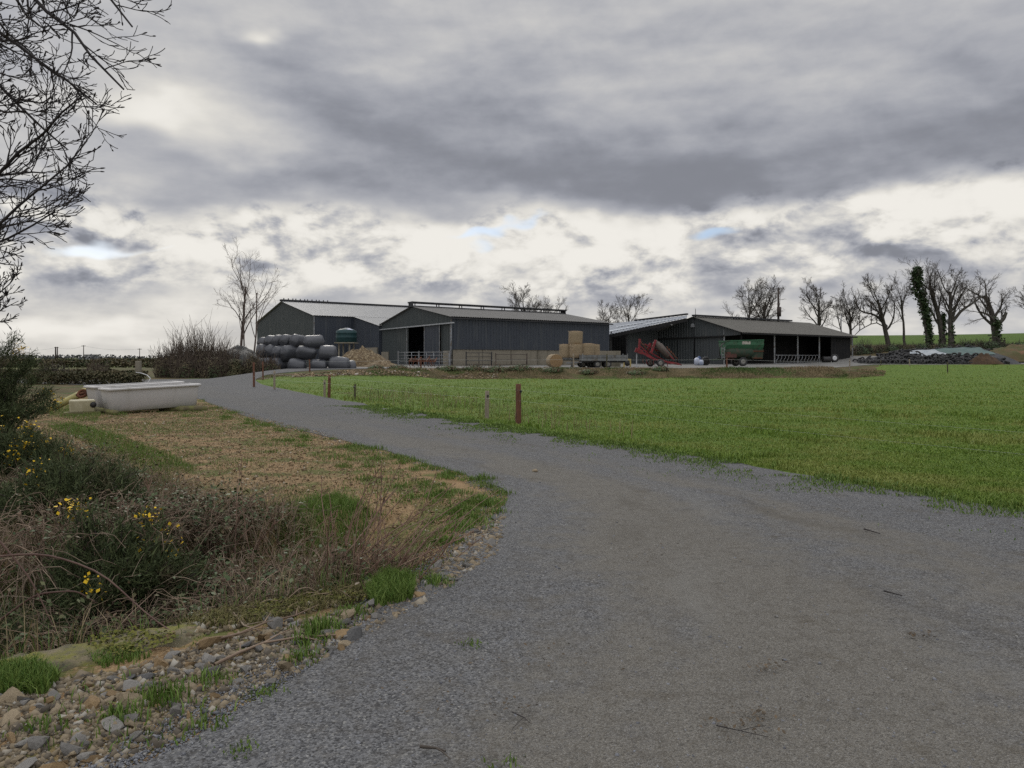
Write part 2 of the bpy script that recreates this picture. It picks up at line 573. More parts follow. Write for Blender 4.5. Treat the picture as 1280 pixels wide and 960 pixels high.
X.nt.links.new(n_bump((0.6 - vd) * .8 + s2 * .3 + n_noise(co, 20, 5, .6) * .6, .9, .016), b.inputs['Normal'])
M_track = m

m, b = new_mat('pasture_soil'); co = n_obj(); gx, gy, gz = n_sep(co)
col = n_mix(n_noise(co, .5, 6, .62), (.072, .125, .018), (.115, .170, .028))
col = n_mix(n_ss(.5, .7, n_noise(n_comb(gx * .35, gy * .9, 0.0), 1.0, 6, .65)) * .6, col, (.145, .18, .035))
col = n_mix(n_ss(.56, .68, n_noise(n_comb(gx * .9, gy * 2.2, 3.0), 1.0, 5, .65)) * .6, col, (.026, .058, .012))
col = n_mix(n_ss(.4, .7, n_noise(co, 9, 5, .7)) * .35, col, (.03, .06, .012))
setc(b, col); b.inputs['Roughness'].default_value = .9; b.inputs['Specular IOR Level'].default_value = .15
X.nt.links.new(n_bump(n_noise(co, 7, 6, .7), .9, .09), b.inputs['Normal'])
M_field = m
M_yard = mat('yard_hardcore', (.135, .13, .12), (.19, .185, .17), 1.2, .9, .4, 20, .01, c3=(.09, .085, .075), s3=.35)

# --- the ground sheet, out to the horizon
ys = np.concatenate([np.linspace(-12, 3, 16)[:-1], np.arange(3, 14, .16), np.arange(14, 40, .45), np.arange(40, 70, .4), np.arange(70, 135, 1.2), np.geomspace(135, 3500, 60)])
xs = np.concatenate([-np.geomspace(2500, 45, 46), np.arange(-44, -12, .9), np.arange(-12, -6, .4), np.arange(-6, 2, .16), np.arange(2, 34, .7), np.arange(34, 140, 2.2), np.geomspace(142, 2500, 40)])
gxx, gyy = np.meshgrid(xs, ys); zz = H(gxx, gyy)
nx, ny = len(xs), len(ys)
idx = np.arange(nx * ny).reshape(ny, nx)
fq = np.stack((idx[:-1, :-1], idx[:-1, 1:], idx[1:, 1:], idx[1:, :-1]), -1).reshape(-1, 4)
me = np_mesh('ground', np.stack((gxx, gyy, zz), -1).reshape(-1, 3), fq, 4); smooth(me)
o = link('ground', me, M_ground); o['kind'] = 'structure'

LJ = jag(dens(LEFT[:14], .12), .07, 1.6, 2)
LJ = np.concatenate([LJ, dens(LEFT[13:], .8)[1:]])
RJ = jag(dens(RIGHT[:8], .15), .10, 1.1, 4)
RJ = np.concatenate([RJ, dens(RIGHT[7:], .6)[1:]])
track_poly = np.concatenate([LJ, [(-60, 66), (-34, 56.5), (-27, 57.0), (-23, 58.5), (-20, 62), (-18, 66)], [(-8, 67), (-3, 66)], RJ[::-1]])
g = np.concatenate([mgrid(-3, 14, -8, 14, .5), mgrid(-14, 8, 14.3, 32, .8), mgrid(-60, 0, 32.5, 67, 1.0)])
sheet_obj('gravel_track', track_poly, g, .010, M_track, lambda P: (P[:, 0] - xl(P[:, 1])) / (xr(P[:, 1]) - xl(P[:, 1])))

FB = dens(np.array([(-16.4, 50), (-16.6, 52), (-13.5, 53.2), (-9.5, 55.5), (-5, 58.4), (10, 58.8), (26, 59.3), (31, 66), (38, 80), (45.5, 95.5), (64, 96), (90, 100), (140, 112)]), .8)
FR = jag(dens(RIGHT[:11] - np.array((.35, .1)), .4), .08, 1.0, 4)
field_poly = np.concatenate([FR, jag(FB, .35, .5, 8), [(140, 60), (60, 0), (25, -8)]])
g = np.concatenate([mgrid(-17, 40, 0, 66, 1.0), mgrid(28, 140, 2, 112, 2.2)])
sheet_obj('field', field_poly, g, .005, M_field)

yard_poly = dens(np.array([(-21, 64.5), (-12, 63.2), (-6, 62.6), (10, 62.8), (27, 63.6), (31, 76), (36, 86), (46, 96.5), (64, 97), (80, 101), (80, 104), (60, 108), (40, 112), (10, 125), (-30, 120), (-36, 90), (-24, 70)]), 1.2)
sheet_obj('yard', jag(yard_poly, .25, .4, 3), mgrid(-36, 80, 60, 125, 1.6), .0145, M_yard)

# --- concrete edging over the culvert, moss grown
m, b = new_mat('mossy_concrete'); co = n_obj()
col = n_mix(n_ss(.4, .6, n_noise(co, 9, 6, .65)), (.17, .14, .085), (.10, .088, .048))
col = n_mix(n_ss(.47, .6, n_noise(co, 3.5, 6, .65)), col, (.15, .145, .025))
col = n_mix(n_ss(.58, .66, n_noise(co, 30, 4, .7)), col, (.05, .05, .03))
setc(b, col); b.inputs['Roughness'].default_value = .95
X.nt.links.new(n_bump(n_noise(co, 40, 5, .7), .8, .02), b.inputs['Normal'])
M_moss_conc = m
V3_ = Vector; ks = MB(); NN = 50
for side in range(1):
    vs = []
    for i in range(NN + 1):
        t = -.55 + 1.02 * i / NN
        p = KA + (KB - KA) * t
        wv = .03 * math.sin(i * 1.7) + .02 * math.sin(i * .6)
        br_ = .03 * mnoise.noise(V3_((i * .5, 0, 0))); br2 = .02 * mnoise.noise(V3_((i * 1.3, 3, 0)))
        for off, zz_ in ((-.26 + wv + br_, -.12), (-.245 + wv + br_, .0), (-.1, .022 + br2), (.03, .026 - br2), (.09 + wv * .6 + br_, .012 + br2), (.10 + wv * .6 + br_ * 1.5, -.7)):
            vs.append((p[0] + KN[0] * off, p[1] + KN[1] * off, zz_ + .004 - .05 * max(0, t - .35)))
    k = 6
    ks.add(vs, [(i * k + j, (i + 1) * k + j, (i + 1) * k + j + 1, i * k + j + 1) for i in range(NN) for j in range(k - 1)], True)
o = ks.build('kerb', M_moss_conc); o['kind'] = 'structure'
# ---------------------------------------------------------------- materials of the farmyard
def sheet_mat(name, c1, c2, streak, rough=.5, metal=.0):
    m, b = new_mat(name); co = n_obj(); x, y, z = n_sep(co)
    col = n_mix(n_noise(co, .7, 5, .6), c1, c2)
    st = n_noise(n_comb(x * 3.0, y * 3.0, z * .22), 1.0, 5, .65)
    col = n_mix(n_ss(.50, .72, st) * .8, col, streak)
    col = n_mix(n_ss(.6, .7, n_noise(n_comb(x * 1.1, y * 1.1, z * .8), 1.0, 4, .7)) * .3, col, tuple(v * .55 for v in c1))
    setc(b, col); b.inputs['Roughness'].default_value = rough; b.inputs['Metallic'].default_value = metal
    b.inputs['Specular IOR Level'].default_value = .35
    return m


M_clad = sheet_mat('slate_blue_cladding', (.030, .036, .048), (.042, .050, .062), (.075, .080, .082))
M_clad_g = sheet_mat('green_grey_cladding', (.034, .042, .044), (.046, .056, .056), (.080, .084, .078))
M_clad_old = sheet_mat('weathered_cladding', (.042, .050, .054), (.060, .066, .066), (.085, .085, .08))
M_roof = sheet_mat('fibre_cement_roof', (.135, .132, .125), (.175, .17, .16), (.10, .098, .088), .85)
M_roof_pale = sheet_mat('pale_steel_roof', (.23, .235, .235), (.30, .30, .295), (.20, .19, .16), .6)
M_roof_blue = sheet_mat('grey_steel_roof', (.13, .15, .18), (.17, .19, .22), (.22, .24, .27), .45)
M_roof_lichen = sheet_mat('lichened_roof', (.115, .11, .098), (.155, .148, .13), (.085, .08, .066), .9)
M_skylight = mat('milky_skylight', (.42, .45, .48), (.34, .37, .40), 1.0, .4)
M_dark = mat('dark_trim_and_shade', (.010, .010, .011), (.018, .017, .016), 2.0, .9)  # dark trim; also stands for interior shade on the backing walls
M_ridge = mat('ridge_trim', (.020, .022, .026), (.035, .034, .034), 1.5, .7)
M_steel = mat('galvanised_steel', (.22, .23, .24), (.15, .155, .16), 4.0, .45, metal=.3, c3=(.13, .10, .07), s3=3.0)
M_steel_pale = mat('pale_galvanised_steel', (.34, .35, .36), (.24, .25, .255), 3.0, .5)
M_rust = mat('rusty_steel', (.12, .045, .022), (.075, .03, .018), 6.0, .85)
m, b = new_mat('stained_block_wall'); co = n_obj(); x, y, z = n_sep(co)
col = n_mix(n_noise(co, 1.2, 6, .65), (.17, .15, .115), (.25, .225, .175))
col = n_mix(n_ss(.5, .7, n_noise(n_comb(x * 1.3, y * 1.3, z * .35), 1.0, 5, .7)) * .7, col, (.095, .085, .06))
col = n_mix(n_ss(1.7, .7, z + n_noise(co, .8, 4) * .8) * .55, col, (.07, .068, .045))
br = X.nt.nodes.new('ShaderNodeTexBrick'); X.nt.links.new(n_comb((x + y) * 1.0, z, 0.0).s, br.inputs['Vector'])
br.inputs['Scale'].default_value = 2.2; br.inputs['Mortar Size'].default_value = .012
br.inputs['Color1'].default_value = (1, 1, 1, 1); br.inputs['Color2'].default_value = (.86, .86, .84, 1); br.inputs['Mortar'].default_value = (.6, .58, .55, 1)
col = n_mix(.8, col, X(br.outputs[0]), 'MULTIPLY')
setc(b, col); b.inputs['Roughness'].default_value = .95
X.nt.links.new(n_bump(n_noise(co, 12, 5, .7), .5, .02), b.inputs['Normal'])
M_block = m
M_pvc = mat('grey_plastic', (.30, .31, .32), None, 2, .5)

V3 = Vector


class Plan:
    """plan axes of a barn: near corner, along the gable (w) and along the ridge (u), in metres"""
    def __init__(s, N, L, R):
        s.N = V3((*N, 0)); s.W = (V3((*L, 0)) - s.N); s.U = (V3((*R, 0)) - s.N)
        s.wl, s.ul = s.W.length, s.U.length
        s.w, s.u = s.W / s.wl, s.U / s.ul
    def p(s, a, b, z):
        """a metres along the gable, b metres along the ridge"""
        q = s.N + s.w * a + s.u * b
        return V3((q.x, q.y, z))


def corr(mb, P, Q, d=.055, pitch=.40, rows=1, flip=False):
    """corrugated wall or roof between bottom edge P (pair) and top edge Q (pair)"""
    L = max((V3(P[1]) - V3(P[0])).length, (V3(Q[1]) - V3(Q[0])).length)
    mb.sheet(P[0], P[1], Q[1], Q[0], max(2, int(L / pitch)), d, flip, rows)
    return mb


# =============================================================== the middle barn
B = Plan((-6.2, 79), (-16.6, 98), (11.9, 94))
ez, rz_, base = 5.85, 7.5, .55
barn = thing('cattle_barn', 'slate blue barn with a raised open ridge, block plinth and half open sliding door', 'barn', (0, 0, 0))


def gt(a, e=ez, r=rz_, wl=B.wl): return e + (r - e) * (1 - abs(2 * a / wl - 1))


t1, t2 = .326 * B.wl, .575 * B.wl
mb = MB()
corr(mb, (B.p(0, 0, 5.18), B.p(B.wl / 2, 0, 5.18)), (B.p(0, 0, gt(0)), B.p(B.wl / 2, 0, rz_)), flip=True)
corr(mb, (B.p(B.wl / 2, 0, 5.18), B.p(B.wl, 0, 5.18)), (B.p(B.wl / 2, 0, rz_), B.p(B.wl, 0, gt(B.wl))), flip=True)
corr(mb, (B.p(.0, .12, base), B.p(t1 * .42, .12, base)), (B.p(0, .12, 5.16), B.p(t1 * .42, .12, 5.16)), flip=True)
mb.build('gable_wall', M_clad_g, barn)
mb = MB(); corr(mb, (B.p(t1 * .42 - .1, -.10, base + .15), B.p(t1, -.10, base + .15)), (B.p(t1 * .42 - .1, -.10, 5.16), B.p(t1, -.10, 5.16)), flip=True)
mb.build('sliding_door', M_clad, barn)
mb = MB(); corr(mb, (B.p(t2, .06, base + .15), B.p(B.wl, .06, base + .15)), (B.p(t2, .06, 5.16), B.p(B.wl, .06, 5.16)), flip=True)
mb.build('sliding_door', M_clad_g, barn)
mb = MB(); mb.bar(B.p(-.9, -.24, 5.2), B.p(B.wl, -.24, 5.2), .22, .13); mb.build('door_track', M_steel_pale, barn)
for a in (t1, t2, t1 * .42 - .12, .02):
    mb = MB(); mb.bar(B.p(a, -.16, base), B.p(a, -.16, 5.12), .09); mb.build('door_post', M_steel, barn)
mb = MB(); corr(mb, (B.p(0, 0, 2.5), B.p(0, B.ul, 2.5)), (B.p(0, 0, ez - .05), B.p(0, B.ul, ez - .05)))
mb.build('side_wall', M_clad, barn)
mb = MB()
c = (B.p(.14, .16, 0) + B.p(.14, B.ul, 0)) / 2
q = B.U.normalized().to_track_quat('X', 'Z').to_matrix()
for k in range(6):
    L = (B.ul - .2) / 6
    cc = B.p(.16, .12 + L * (k + .5), 1.52)
    mb.box(cc, (L - .06, .2, 2.0), q)
mb.build('block_plinth', M_block, barn)
for a0, a1 in ((.14, 2.2), (B.wl - 2.6, B.wl - .1)):
    mb = MB(); mb.box(B.p((a0 + a1) / 2, -.05 if a0 > 1 else .04, 1.45), (a1 - a0, .12, 1.85), B.W.normalized().to_track_quat('X', 'Z').to_matrix())
    mb.build('gable_plinth', M_block, barn)
mb = MB()
corr(mb, (B.p(B.wl, 0, base), B.p(B.wl, B.ul, base)), (B.p(B.wl, 0, ez), B.p(B.wl, B.ul, ez)))
corr(mb, (B.p(0, B.ul, base), B.p(B.wl / 2, B.ul, base)), (B.p(0, B.ul, ez), B.p(B.wl / 2, B.ul, rz_)))
corr(mb, (B.p(B.wl / 2, B.ul, base), B.p(B.wl, B.ul, base)), (B.p(B.wl / 2, B.ul, rz_), B.p(B.wl, B.ul, ez)))
mb.build('rear_wall', M_clad, barn)
mb = MB()
ov = .35; sl = (rz_ - ez) / (B.wl / 2)
gap = .55
corr(mb, (B.p(-ov, -ov, ez - sl * ov + .06), B.p(-ov, B.ul + ov, ez - sl * ov + .06)), (B.p(B.wl / 2 - gap, -ov, rz_ - sl * gap + .06), B.p(B.wl / 2 - gap, B.ul + ov, rz_ - sl * gap + .06)), .045, .3)
corr(mb, (B.p(B.wl + ov, -ov, ez - sl * ov + .06), B.p(B.wl + ov, B.ul + ov, ez - sl * ov + .06)), (B.p(B.wl / 2 + gap, -ov, rz_ - sl * gap + .06), B.p(B.wl / 2 + gap, B.ul + ov, rz_ - sl * gap + .06)), .045, .3)
mb.build('roof', M_roof, barn)
mb = MB()
for sgn in (-1, 1):
    mb.bar(B.p(B.wl / 2 + sgn * gap, -ov, rz_ + .02), B.p(B.wl / 2 + sgn * gap, B.ul + ov, rz_ + .02), .06, .2)
mb.bar(B.p(B.wl / 2, -ov, 8.0), B.p(B.wl / 2, B.ul + ov, 8.0), 1.25, .16)
for k, bpos in enumerate(np.linspace(.1, B.ul - .2, 8)):
    for sgn in (-1, 1): mb.bar(B.p(B.wl / 2 + sgn * .45, bpos, 7.35), B.p(B.wl / 2 + sgn * .3, bpos, 7.95), .09)
for bpos in (-.3, B.ul + .25):
    mb.box(B.p(B.wl / 2, bpos, 7.78), (1.2, .12, .62), B.W.normalized().to_track_quat('X', 'Z').to_matrix())
mb.build('ridge_vent', M_ridge, barn)
mb = MB(); mb.tube([B.p(-.12, -.12, 5.55), B.p(-.12, -.12, .9)], .055, 8); mb.build('downpipe', M_steel, barn)
mb = MB(); mb.bar(B.p(-.42, -.3, ez - .16), B.p(-.42, B.ul + .3, ez - .16), .14, .12); mb.build('gutter', M_ridge, barn)

# stacked fodder seen in the doorway
fod = thing('bale_stack', 'straw bales stacked just inside the dark doorway of the middle barn', 'bales', B.p(t1 + 1.7, 2.2, .7))
M_strawdim = mat('dull_straw', (.30, .235, .13), (.20, .15, .08), 7, .95, .6, 30, .02, isl=.2)
for k, (dx, dz) in enumerate(((0, 0), (.1, .95), (-.1, 1.9), (.0, 2.85))):
    mb = MB(); mb.lathe([(0, -.6), (.55, -.6), (.62, -.5), (.62, .5), (.55, .6), (0, .6)], (dx, 0, .55 + dz), Matrix.Rotation(PI / 2, 3, 'X'), 14)
    mb.build('bale', M_strawdim, fod)

# =============================================================== the rear left barn with its lean-to
k = 1.15
A = Plan((-22.6 * k, 88 * k), (-35.8 * k, 108 * k), (-22.6 * k + .77 * 32, 88 * k + .64 * 32))
ez, rz_ = 7.2, 9.85; base = .4
barn2 = thing('tall_barn', 'tallest dark grey barn with pale roof behind the wrapped bale stack', 'barn')
mb = MB(); h2 = A.wl / 2
corr(mb, (A.p(0, 0, base), A.p(h2, 0, base)), (A.p(0, 0, ez), A.p(h2, 0, rz_)), flip=True)
corr(mb, (A.p(h2, 0, base), A.p(A.wl, 0, base)), (A.p(h2, 0, rz_), A.p(A.wl, 0, ez)), flip=True)
mb.build('gable_wall', M_clad_g, barn2)
mb = MB(); corr(mb, (A.p(0, 0, base), A.p(0, 5.8, base)), (A.p(0, 0, ez), A.p(0, 5.8, ez))); mb.build('side_wall', M_clad, barn2)
mb = MB()
corr(mb, (A.p(A.wl, 0, base), A.p(A.wl, A.ul, base)), (A.p(A.wl, 0, ez), A.p(A.wl, A.ul, ez)))
corr(mb, (A.p(0, A.ul, base), A.p(h2, A.ul, base)), (A.p(0, A.ul, ez), A.p(h2, A.ul, rz_)))
corr(mb, (A.p(h2, A.ul, base), A.p(A.wl, A.ul, base)), (A.p(h2, A.ul, rz_), A.p(A.wl, A.ul, ez)))
mb.build('rear_wall', M_clad, barn2)
sl = (rz_ - ez) / h2; lw = 8.35; lz = ez - 1.5
mb = MB()
corr(mb, (A.p(-.3, -.35, ez - .3 * sl + .06), A.p(-.3, A.ul, ez - .3 * sl + .06)), (A.p(h2, -.35, rz_ + .06), A.p(h2, A.ul, rz_ + .06)), .045, .36)
corr(mb, (A.p(A.wl + .3, -.35, ez - .3 * sl + .06), A.p(A.wl + .3, A.ul, ez - .3 * sl + .06)), (A.p(h2, -.35, rz_ + .06), A.p(h2, A.ul, rz_ + .06)), .045, .36)
corr(mb, (A.p(-lw - .2, 5.6, lz + .03), A.p(-lw - .2, A.ul, lz + .03)), (A.p(-.32, 5.6, ez - .32 * sl + .05), A.p(-.32, A.ul, ez - .32 * sl + .05)), .045, .36)
mb.build('roof', M_roof_pale, barn2)
mb = MB()
corr(mb, (A.p(-lw, 5.8, base), A.p(0, 5.8, base)), (A.p(-lw, 5.8, lz), A.p(0, 5.8, ez - .08)), flip=True)
corr(mb, (A.p(-lw, 5.8, base), A.p(-lw, A.ul - 6, base)), (A.p(-lw, 5.8, lz), A.p(-lw, A.ul - 6, lz)))
mb.build('lean_to_wall', M_clad, barn2)
mb = MB()
mb.box(A.p(-lw + 1.9, 5.62, 1.75), (3.4, .18, 2.4), A.W.normalized().to_track_quat('X', 'Z').to_matrix())
mb.build('block_plinth', M_block, barn2)
mb = MB(); mb.bar(A.p(h2, -.4, rz_ + .2), A.p(h2, A.ul, rz_ + .2), .7, .26)
for i in range(12): mb.box(A.p(h2, .1 + i * .62 + (i % 3) * .08, rz_ + .42), (.12, .12, .24))
mb.build('ridge_cap', M_ridge, barn2)
mb = MB(); mb.bar(A.p(-.04, -.1, base), A.p(-.04, -.1, ez), .12); mb.build('corner_trim', M_steel, barn2)

# =============================================================== the open fronted feeding barn
Cb = Plan((27.2, 91), (18.5, 101.5), (47.8, 108))
ez, rz_, base = 4.7, 6.72, .55; h2 = Cb.wl / 2
barn3 = thing('feeding_barn', 'low dark barn with lichened roof overhanging an open front on slim posts', 'barn')


def g3(a): return ez + (rz_ - ez) * (1 - abs(a / h2 - 1))


in_ = .18 * Cb.wl
mb = MB(); zr = 4.05
corr(mb, (Cb.p(0.15, 0, zr + .3), Cb.p(h2, 0, zr + .05)), (Cb.p(0.15, 0, g3(.15) - .05), Cb.p(h2, 0, rz_)), flip=True)
corr(mb, (Cb.p(h2, 0, zr + .05), Cb.p(Cb.wl, 0, zr)), (Cb.p(h2, 0, rz_), Cb.p(Cb.wl, 0, ez)), flip=True)
corr(mb, (Cb.p(in_, .12, base), Cb.p(h2, .12, base)), (Cb.p(in_, .12, zr + .2), Cb.p(h2, .12, zr + .1)), flip=True)
mb.build('gable_wall', M_clad_old, barn3)
mb = MB(); corr(mb, (Cb.p(h2 + .1, .05, base + .1), Cb.p(h2 + 2.6, .05, base + .1)), (Cb.p(h2 + .1, .05, zr + .02), Cb.p(h2 + 2.6, .05, zr - .02)), flip=True); mb.build('sliding_door', M_clad_old, barn3)
mb = MB(); corr(mb, (Cb.p(h2 + 2.7, .09, base + .1), Cb.p(Cb.wl, .09, base + .1)), (Cb.p(h2 + 2.7, .09, zr), Cb.p(Cb.wl, .09, zr - .05)), flip=True); mb.build('sliding_door', M_clad_g, barn3)
mb = MB(); mb.bar(Cb.p(in_ - .1, -.12, zr + .2), Cb.p(Cb.wl + 2.2, -.12, zr - .06), .2, .16); mb.build('door_track', M_dark, barn3)
mb = MB(); mb.tube([Cb.p(h2 - .05, -.16, base), Cb.p(h2 - .05, -.16, rz_ + .1)], .05, 8); mb.build('downpipe', M_ridge, barn3)
mb = MB(); mb.tube([Cb.p(h2 - .1, .1, rz_), Cb.p(h2 - .1, .1, rz_ + 1.0)], .035, 6); mb.tube([Cb.p(h2 - .1, .1, rz_ + .9), Cb.p(h2 - .05, .1, rz_ + 1.15)], .015, 5); mb.build('aerial', M_ridge, barn3)
mb = MB(); mb.box(Cb.p(h2 + .1, -.2, rz_ - 1.05), (.5, .16, .42), Cb.W.normalized().to_track_quat('X', 'Z').to_matrix(), .8)
mb.bar(Cb.p(h2 + .1, -.05, rz_ - .85), Cb.p(h2 + .1, -.3, rz_ - .8), .06); mb.build('floodlight', M_pvc, barn3)
sl = (rz_ - ez) / h2; ov = .45
mb = MB()
corr(mb, (Cb.p(-ov, -ov, ez - ov * sl + .05), Cb.p(-ov, Cb.ul + .8, ez - ov * sl + .05)), (Cb.p(h2, -ov, rz_ + .05), Cb.p(h2, Cb.ul + .8, rz_ + .05)), .045, .3)
corr(mb, (Cb.p(Cb.wl + ov, -ov, ez - ov * sl + .05), Cb.p(Cb.wl + ov, Cb.ul + .8, ez - ov * sl + .05)), (Cb.p(h2, -ov, rz_ + .05), Cb.p(h2, Cb.ul + .8, rz_ + .05)), .045, .3)
mb.build('roof', M_roof_lichen, barn3)
mb = MB(); mb.bar(Cb.p(h2 - .25, -ov, rz_ + .2), Cb.p(h2 - .25, Cb.ul * .82, rz_ + .2), .6, .2); mb.build('ridge_cap', M_ridge, barn3)
mb = MB(); mb.bar(Cb.p(-ov + .06, -ov, ez - ov * sl - .06), Cb.p(-ov + .06, Cb.ul + .8, ez - ov * sl - .06), .08, .16)
mb.build('eaves_beam', M_dark, barn3)
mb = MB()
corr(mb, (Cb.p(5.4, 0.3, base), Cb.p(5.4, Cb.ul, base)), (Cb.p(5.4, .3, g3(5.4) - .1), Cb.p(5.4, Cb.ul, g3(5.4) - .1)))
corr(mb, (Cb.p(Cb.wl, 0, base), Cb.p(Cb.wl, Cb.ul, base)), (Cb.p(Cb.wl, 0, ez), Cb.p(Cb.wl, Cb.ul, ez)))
mb.build('added_inner_wall', M_dark, barn3)  # partition added near black to keep the open front dark inside
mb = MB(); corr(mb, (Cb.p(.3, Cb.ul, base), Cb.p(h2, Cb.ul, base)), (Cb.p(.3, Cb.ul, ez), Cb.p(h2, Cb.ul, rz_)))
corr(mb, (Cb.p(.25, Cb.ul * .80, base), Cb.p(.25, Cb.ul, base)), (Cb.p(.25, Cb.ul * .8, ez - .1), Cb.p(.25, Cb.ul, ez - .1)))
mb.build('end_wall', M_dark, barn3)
for px in (905, 926.5, 968, 997, 1024, 1060, 1065.5):
    kx = (px - 640) / F
    a = .45 if px > 910 else in_
    n0 = Cb.N + Cb.w * a
    bb = (kx * n0.y - n0.x) / (Cb.u.x - kx * Cb.u.y)
    mb = MB(); mb.bar(Cb.p(a, bb, base), Cb.p(a, bb, g3(a) - .05), .16 if px < 1060 else .13)
    mb.build('post', M_steel if px not in (926.5,) else M_dark, barn3)


def c_at(px, a):
    kx = (px - 640) / F; n0 = Cb.N + Cb.w * a
    return (kx * n0.y - n0.x) / (Cb.u.x - kx * Cb.u.y)


# the slanted-bar feed barrier between the posts
b0, b1 = c_at(969, .3), c_at(1024, .3)
fbar = thing('feed_barrier', 'galvanised slant bar feed barrier along the open front of the low barn', 'feed barrier', Cb.p(.3, b0, .8))
rel = lambda a, b, z: Cb.p(a, b, z) - Cb.p(.3, b0, .8)
mb = MB()
for z in (.92, 1.95): mb.tube([rel(.3, b0, z), rel(.3, b1, z)], .05, 6)
mb.build('rail', M_steel, fbar)
n = 13
for i in range(n):
    bb = b0 + (b1 - b0) * (i + .3) / n
    mb = MB(); mb.tube([rel(.3, bb, .95), rel(.3, bb + .1, 1.35), rel(.3, bb + .42, 1.6), rel(.3, bb + .45, 1.93)], .04, 5); mb.build('slant_bar', M_steel, fbar)

# =============================================================== the shed squeezed in between
A_, B_, C_, D_ = PX(760, 418.5, 96.5), PX(858.5, 397.5, 93.8), PX(738, 407, 122), PX(859, 394.6, 104)
shed = thing('lean_to_shed', 'open dark shed with sloping blue grey skylit roof between the two barns', 'shed')
mb = MB()
mb.sheet(A_, B_, D_, C_, 26, .05); mb.build('roof', M_roof_blue, shed)
dn = (B_ - A_).cross(C_ - A_).normalized() * (1 if (B_ - A_).cross(C_ - A_).z > 0 else -1) * .07


def rf(s, t): return A_.lerp(B_, s).lerp(C_.lerp(D_, s), t) + dn


for (s0, s1, t0, t1_) in ((.02, .42, .16, .25), (.50, .92, .20, .29), (.22, .55, .46, .54), (.55, .85, .62, .69)):
    mb = MB(); mb.add([rf(s0, t0), rf(s1, t0), rf(s1, t1_), rf(s0, t1_)], [(0, 1, 2, 3)]); mb.build('skylight', M_skylight, shed)
mb = MB(); mb.bar(A_ - V3((0, .1, .22)), B_ - V3((0, .1, .22)), .12, .42); mb.build('fascia', M_dark, shed)
mb = MB(); mb.bar(C_.lerp(D_, .5) + V3((0, 0, .1)), D_ + V3((0, 0, .22)), .4, .2); mb.build('ridge_cap', M_ridge, shed)
mb = MB()
p0 = PX(783, 440, 97); p1 = PX(822, 440, 100)
corr(mb, (V3((p0.x, p0.y, .5)), V3((p1.x, p1.y, .5))), (V3((p0.x, p0.y, 4.9)), V3((p1.x, p1.y, 5.2))), flip=True)
mb.build('front_wall', M_clad_old, shed)
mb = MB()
corr(mb, (V3((11, 119, .5)), V3((30, 112, .5))), (V3((11, 119, 6.5)), V3((30, 112, 6.5))), flip=True); mb.build('rear_wall', M_dark, shed)  # near-black backing paints the shade inside the open shed
for px in (764, 783.5):
    q = PX(px, 440, 97); mb = MB(); mb.bar((q.x, q.y, .5), (q.x, q.y, 4.9), .16); mb.build('post', M_ridge, shed)
# =============================================================== wrapped silage bales
m, b = new_mat('black_bale_wrap'); co = n_obj(); x, y, z = n_sep(co)
w_ = n_noise(n_comb(x * 1.2, y * 5, z * 5), 1.6, 5, .6, .6)
setc(b, n_mix(w_, (.024, .025, .030), (.075, .079, .088)))
b.inputs['Roughness'].default_value = .38; b.inputs['Specular IOR Level'].default_value = .45
X.nt.links.new(n_bump(w_ + n_noise(n_comb(x * 9, y * 1.5, z * 1.5), 2.0, 4, .6), .28, .04), b.inputs['Normal'])
M_wrap = m


def bale_mesh(seed, L=1.45, R=.6):
    rnd = random.Random(seed); n = 22; prof = []
    for i in range(13):
        t = -1 + 2 * i / 12
        r = R * max(0.0, 1 - abs(t) ** 7) ** .42 if abs(t) < 1 else 0
        prof.append((t * L / 2, r))
    prof[0] = (-L / 2 - .02, .02); prof[-1] = (L / 2 + .02, .02)
    mb = MB(); vs = []
    for i, (xx, r) in enumerate(prof):
        for k_ in range(n):
            a = 2 * PI * k_ / n
            nz = mnoise.noise(Vector((xx * 1.3 + seed, math.cos(a) * 1.4, math.sin(a) * 1.4)))
            rr = r * (1 + .10 * nz); yy, zz_ = math.cos(a) * rr, math.sin(a) * rr
            zz_ = zz_ * (.94 if zz_ > 0 else .90)
            vs.append((xx * (1 + .03 * nz), yy * 1.03, zz_))
    fs = [(i * n + k_, i * n + (k_ + 1) % n, (i + 1) * n + (k_ + 1) % n, (i + 1) * n + k_) for i in range(12) for k_ in range(n)]
    mb.add(vs, fs, True)
    return mb.mesh('wrapped_bale')


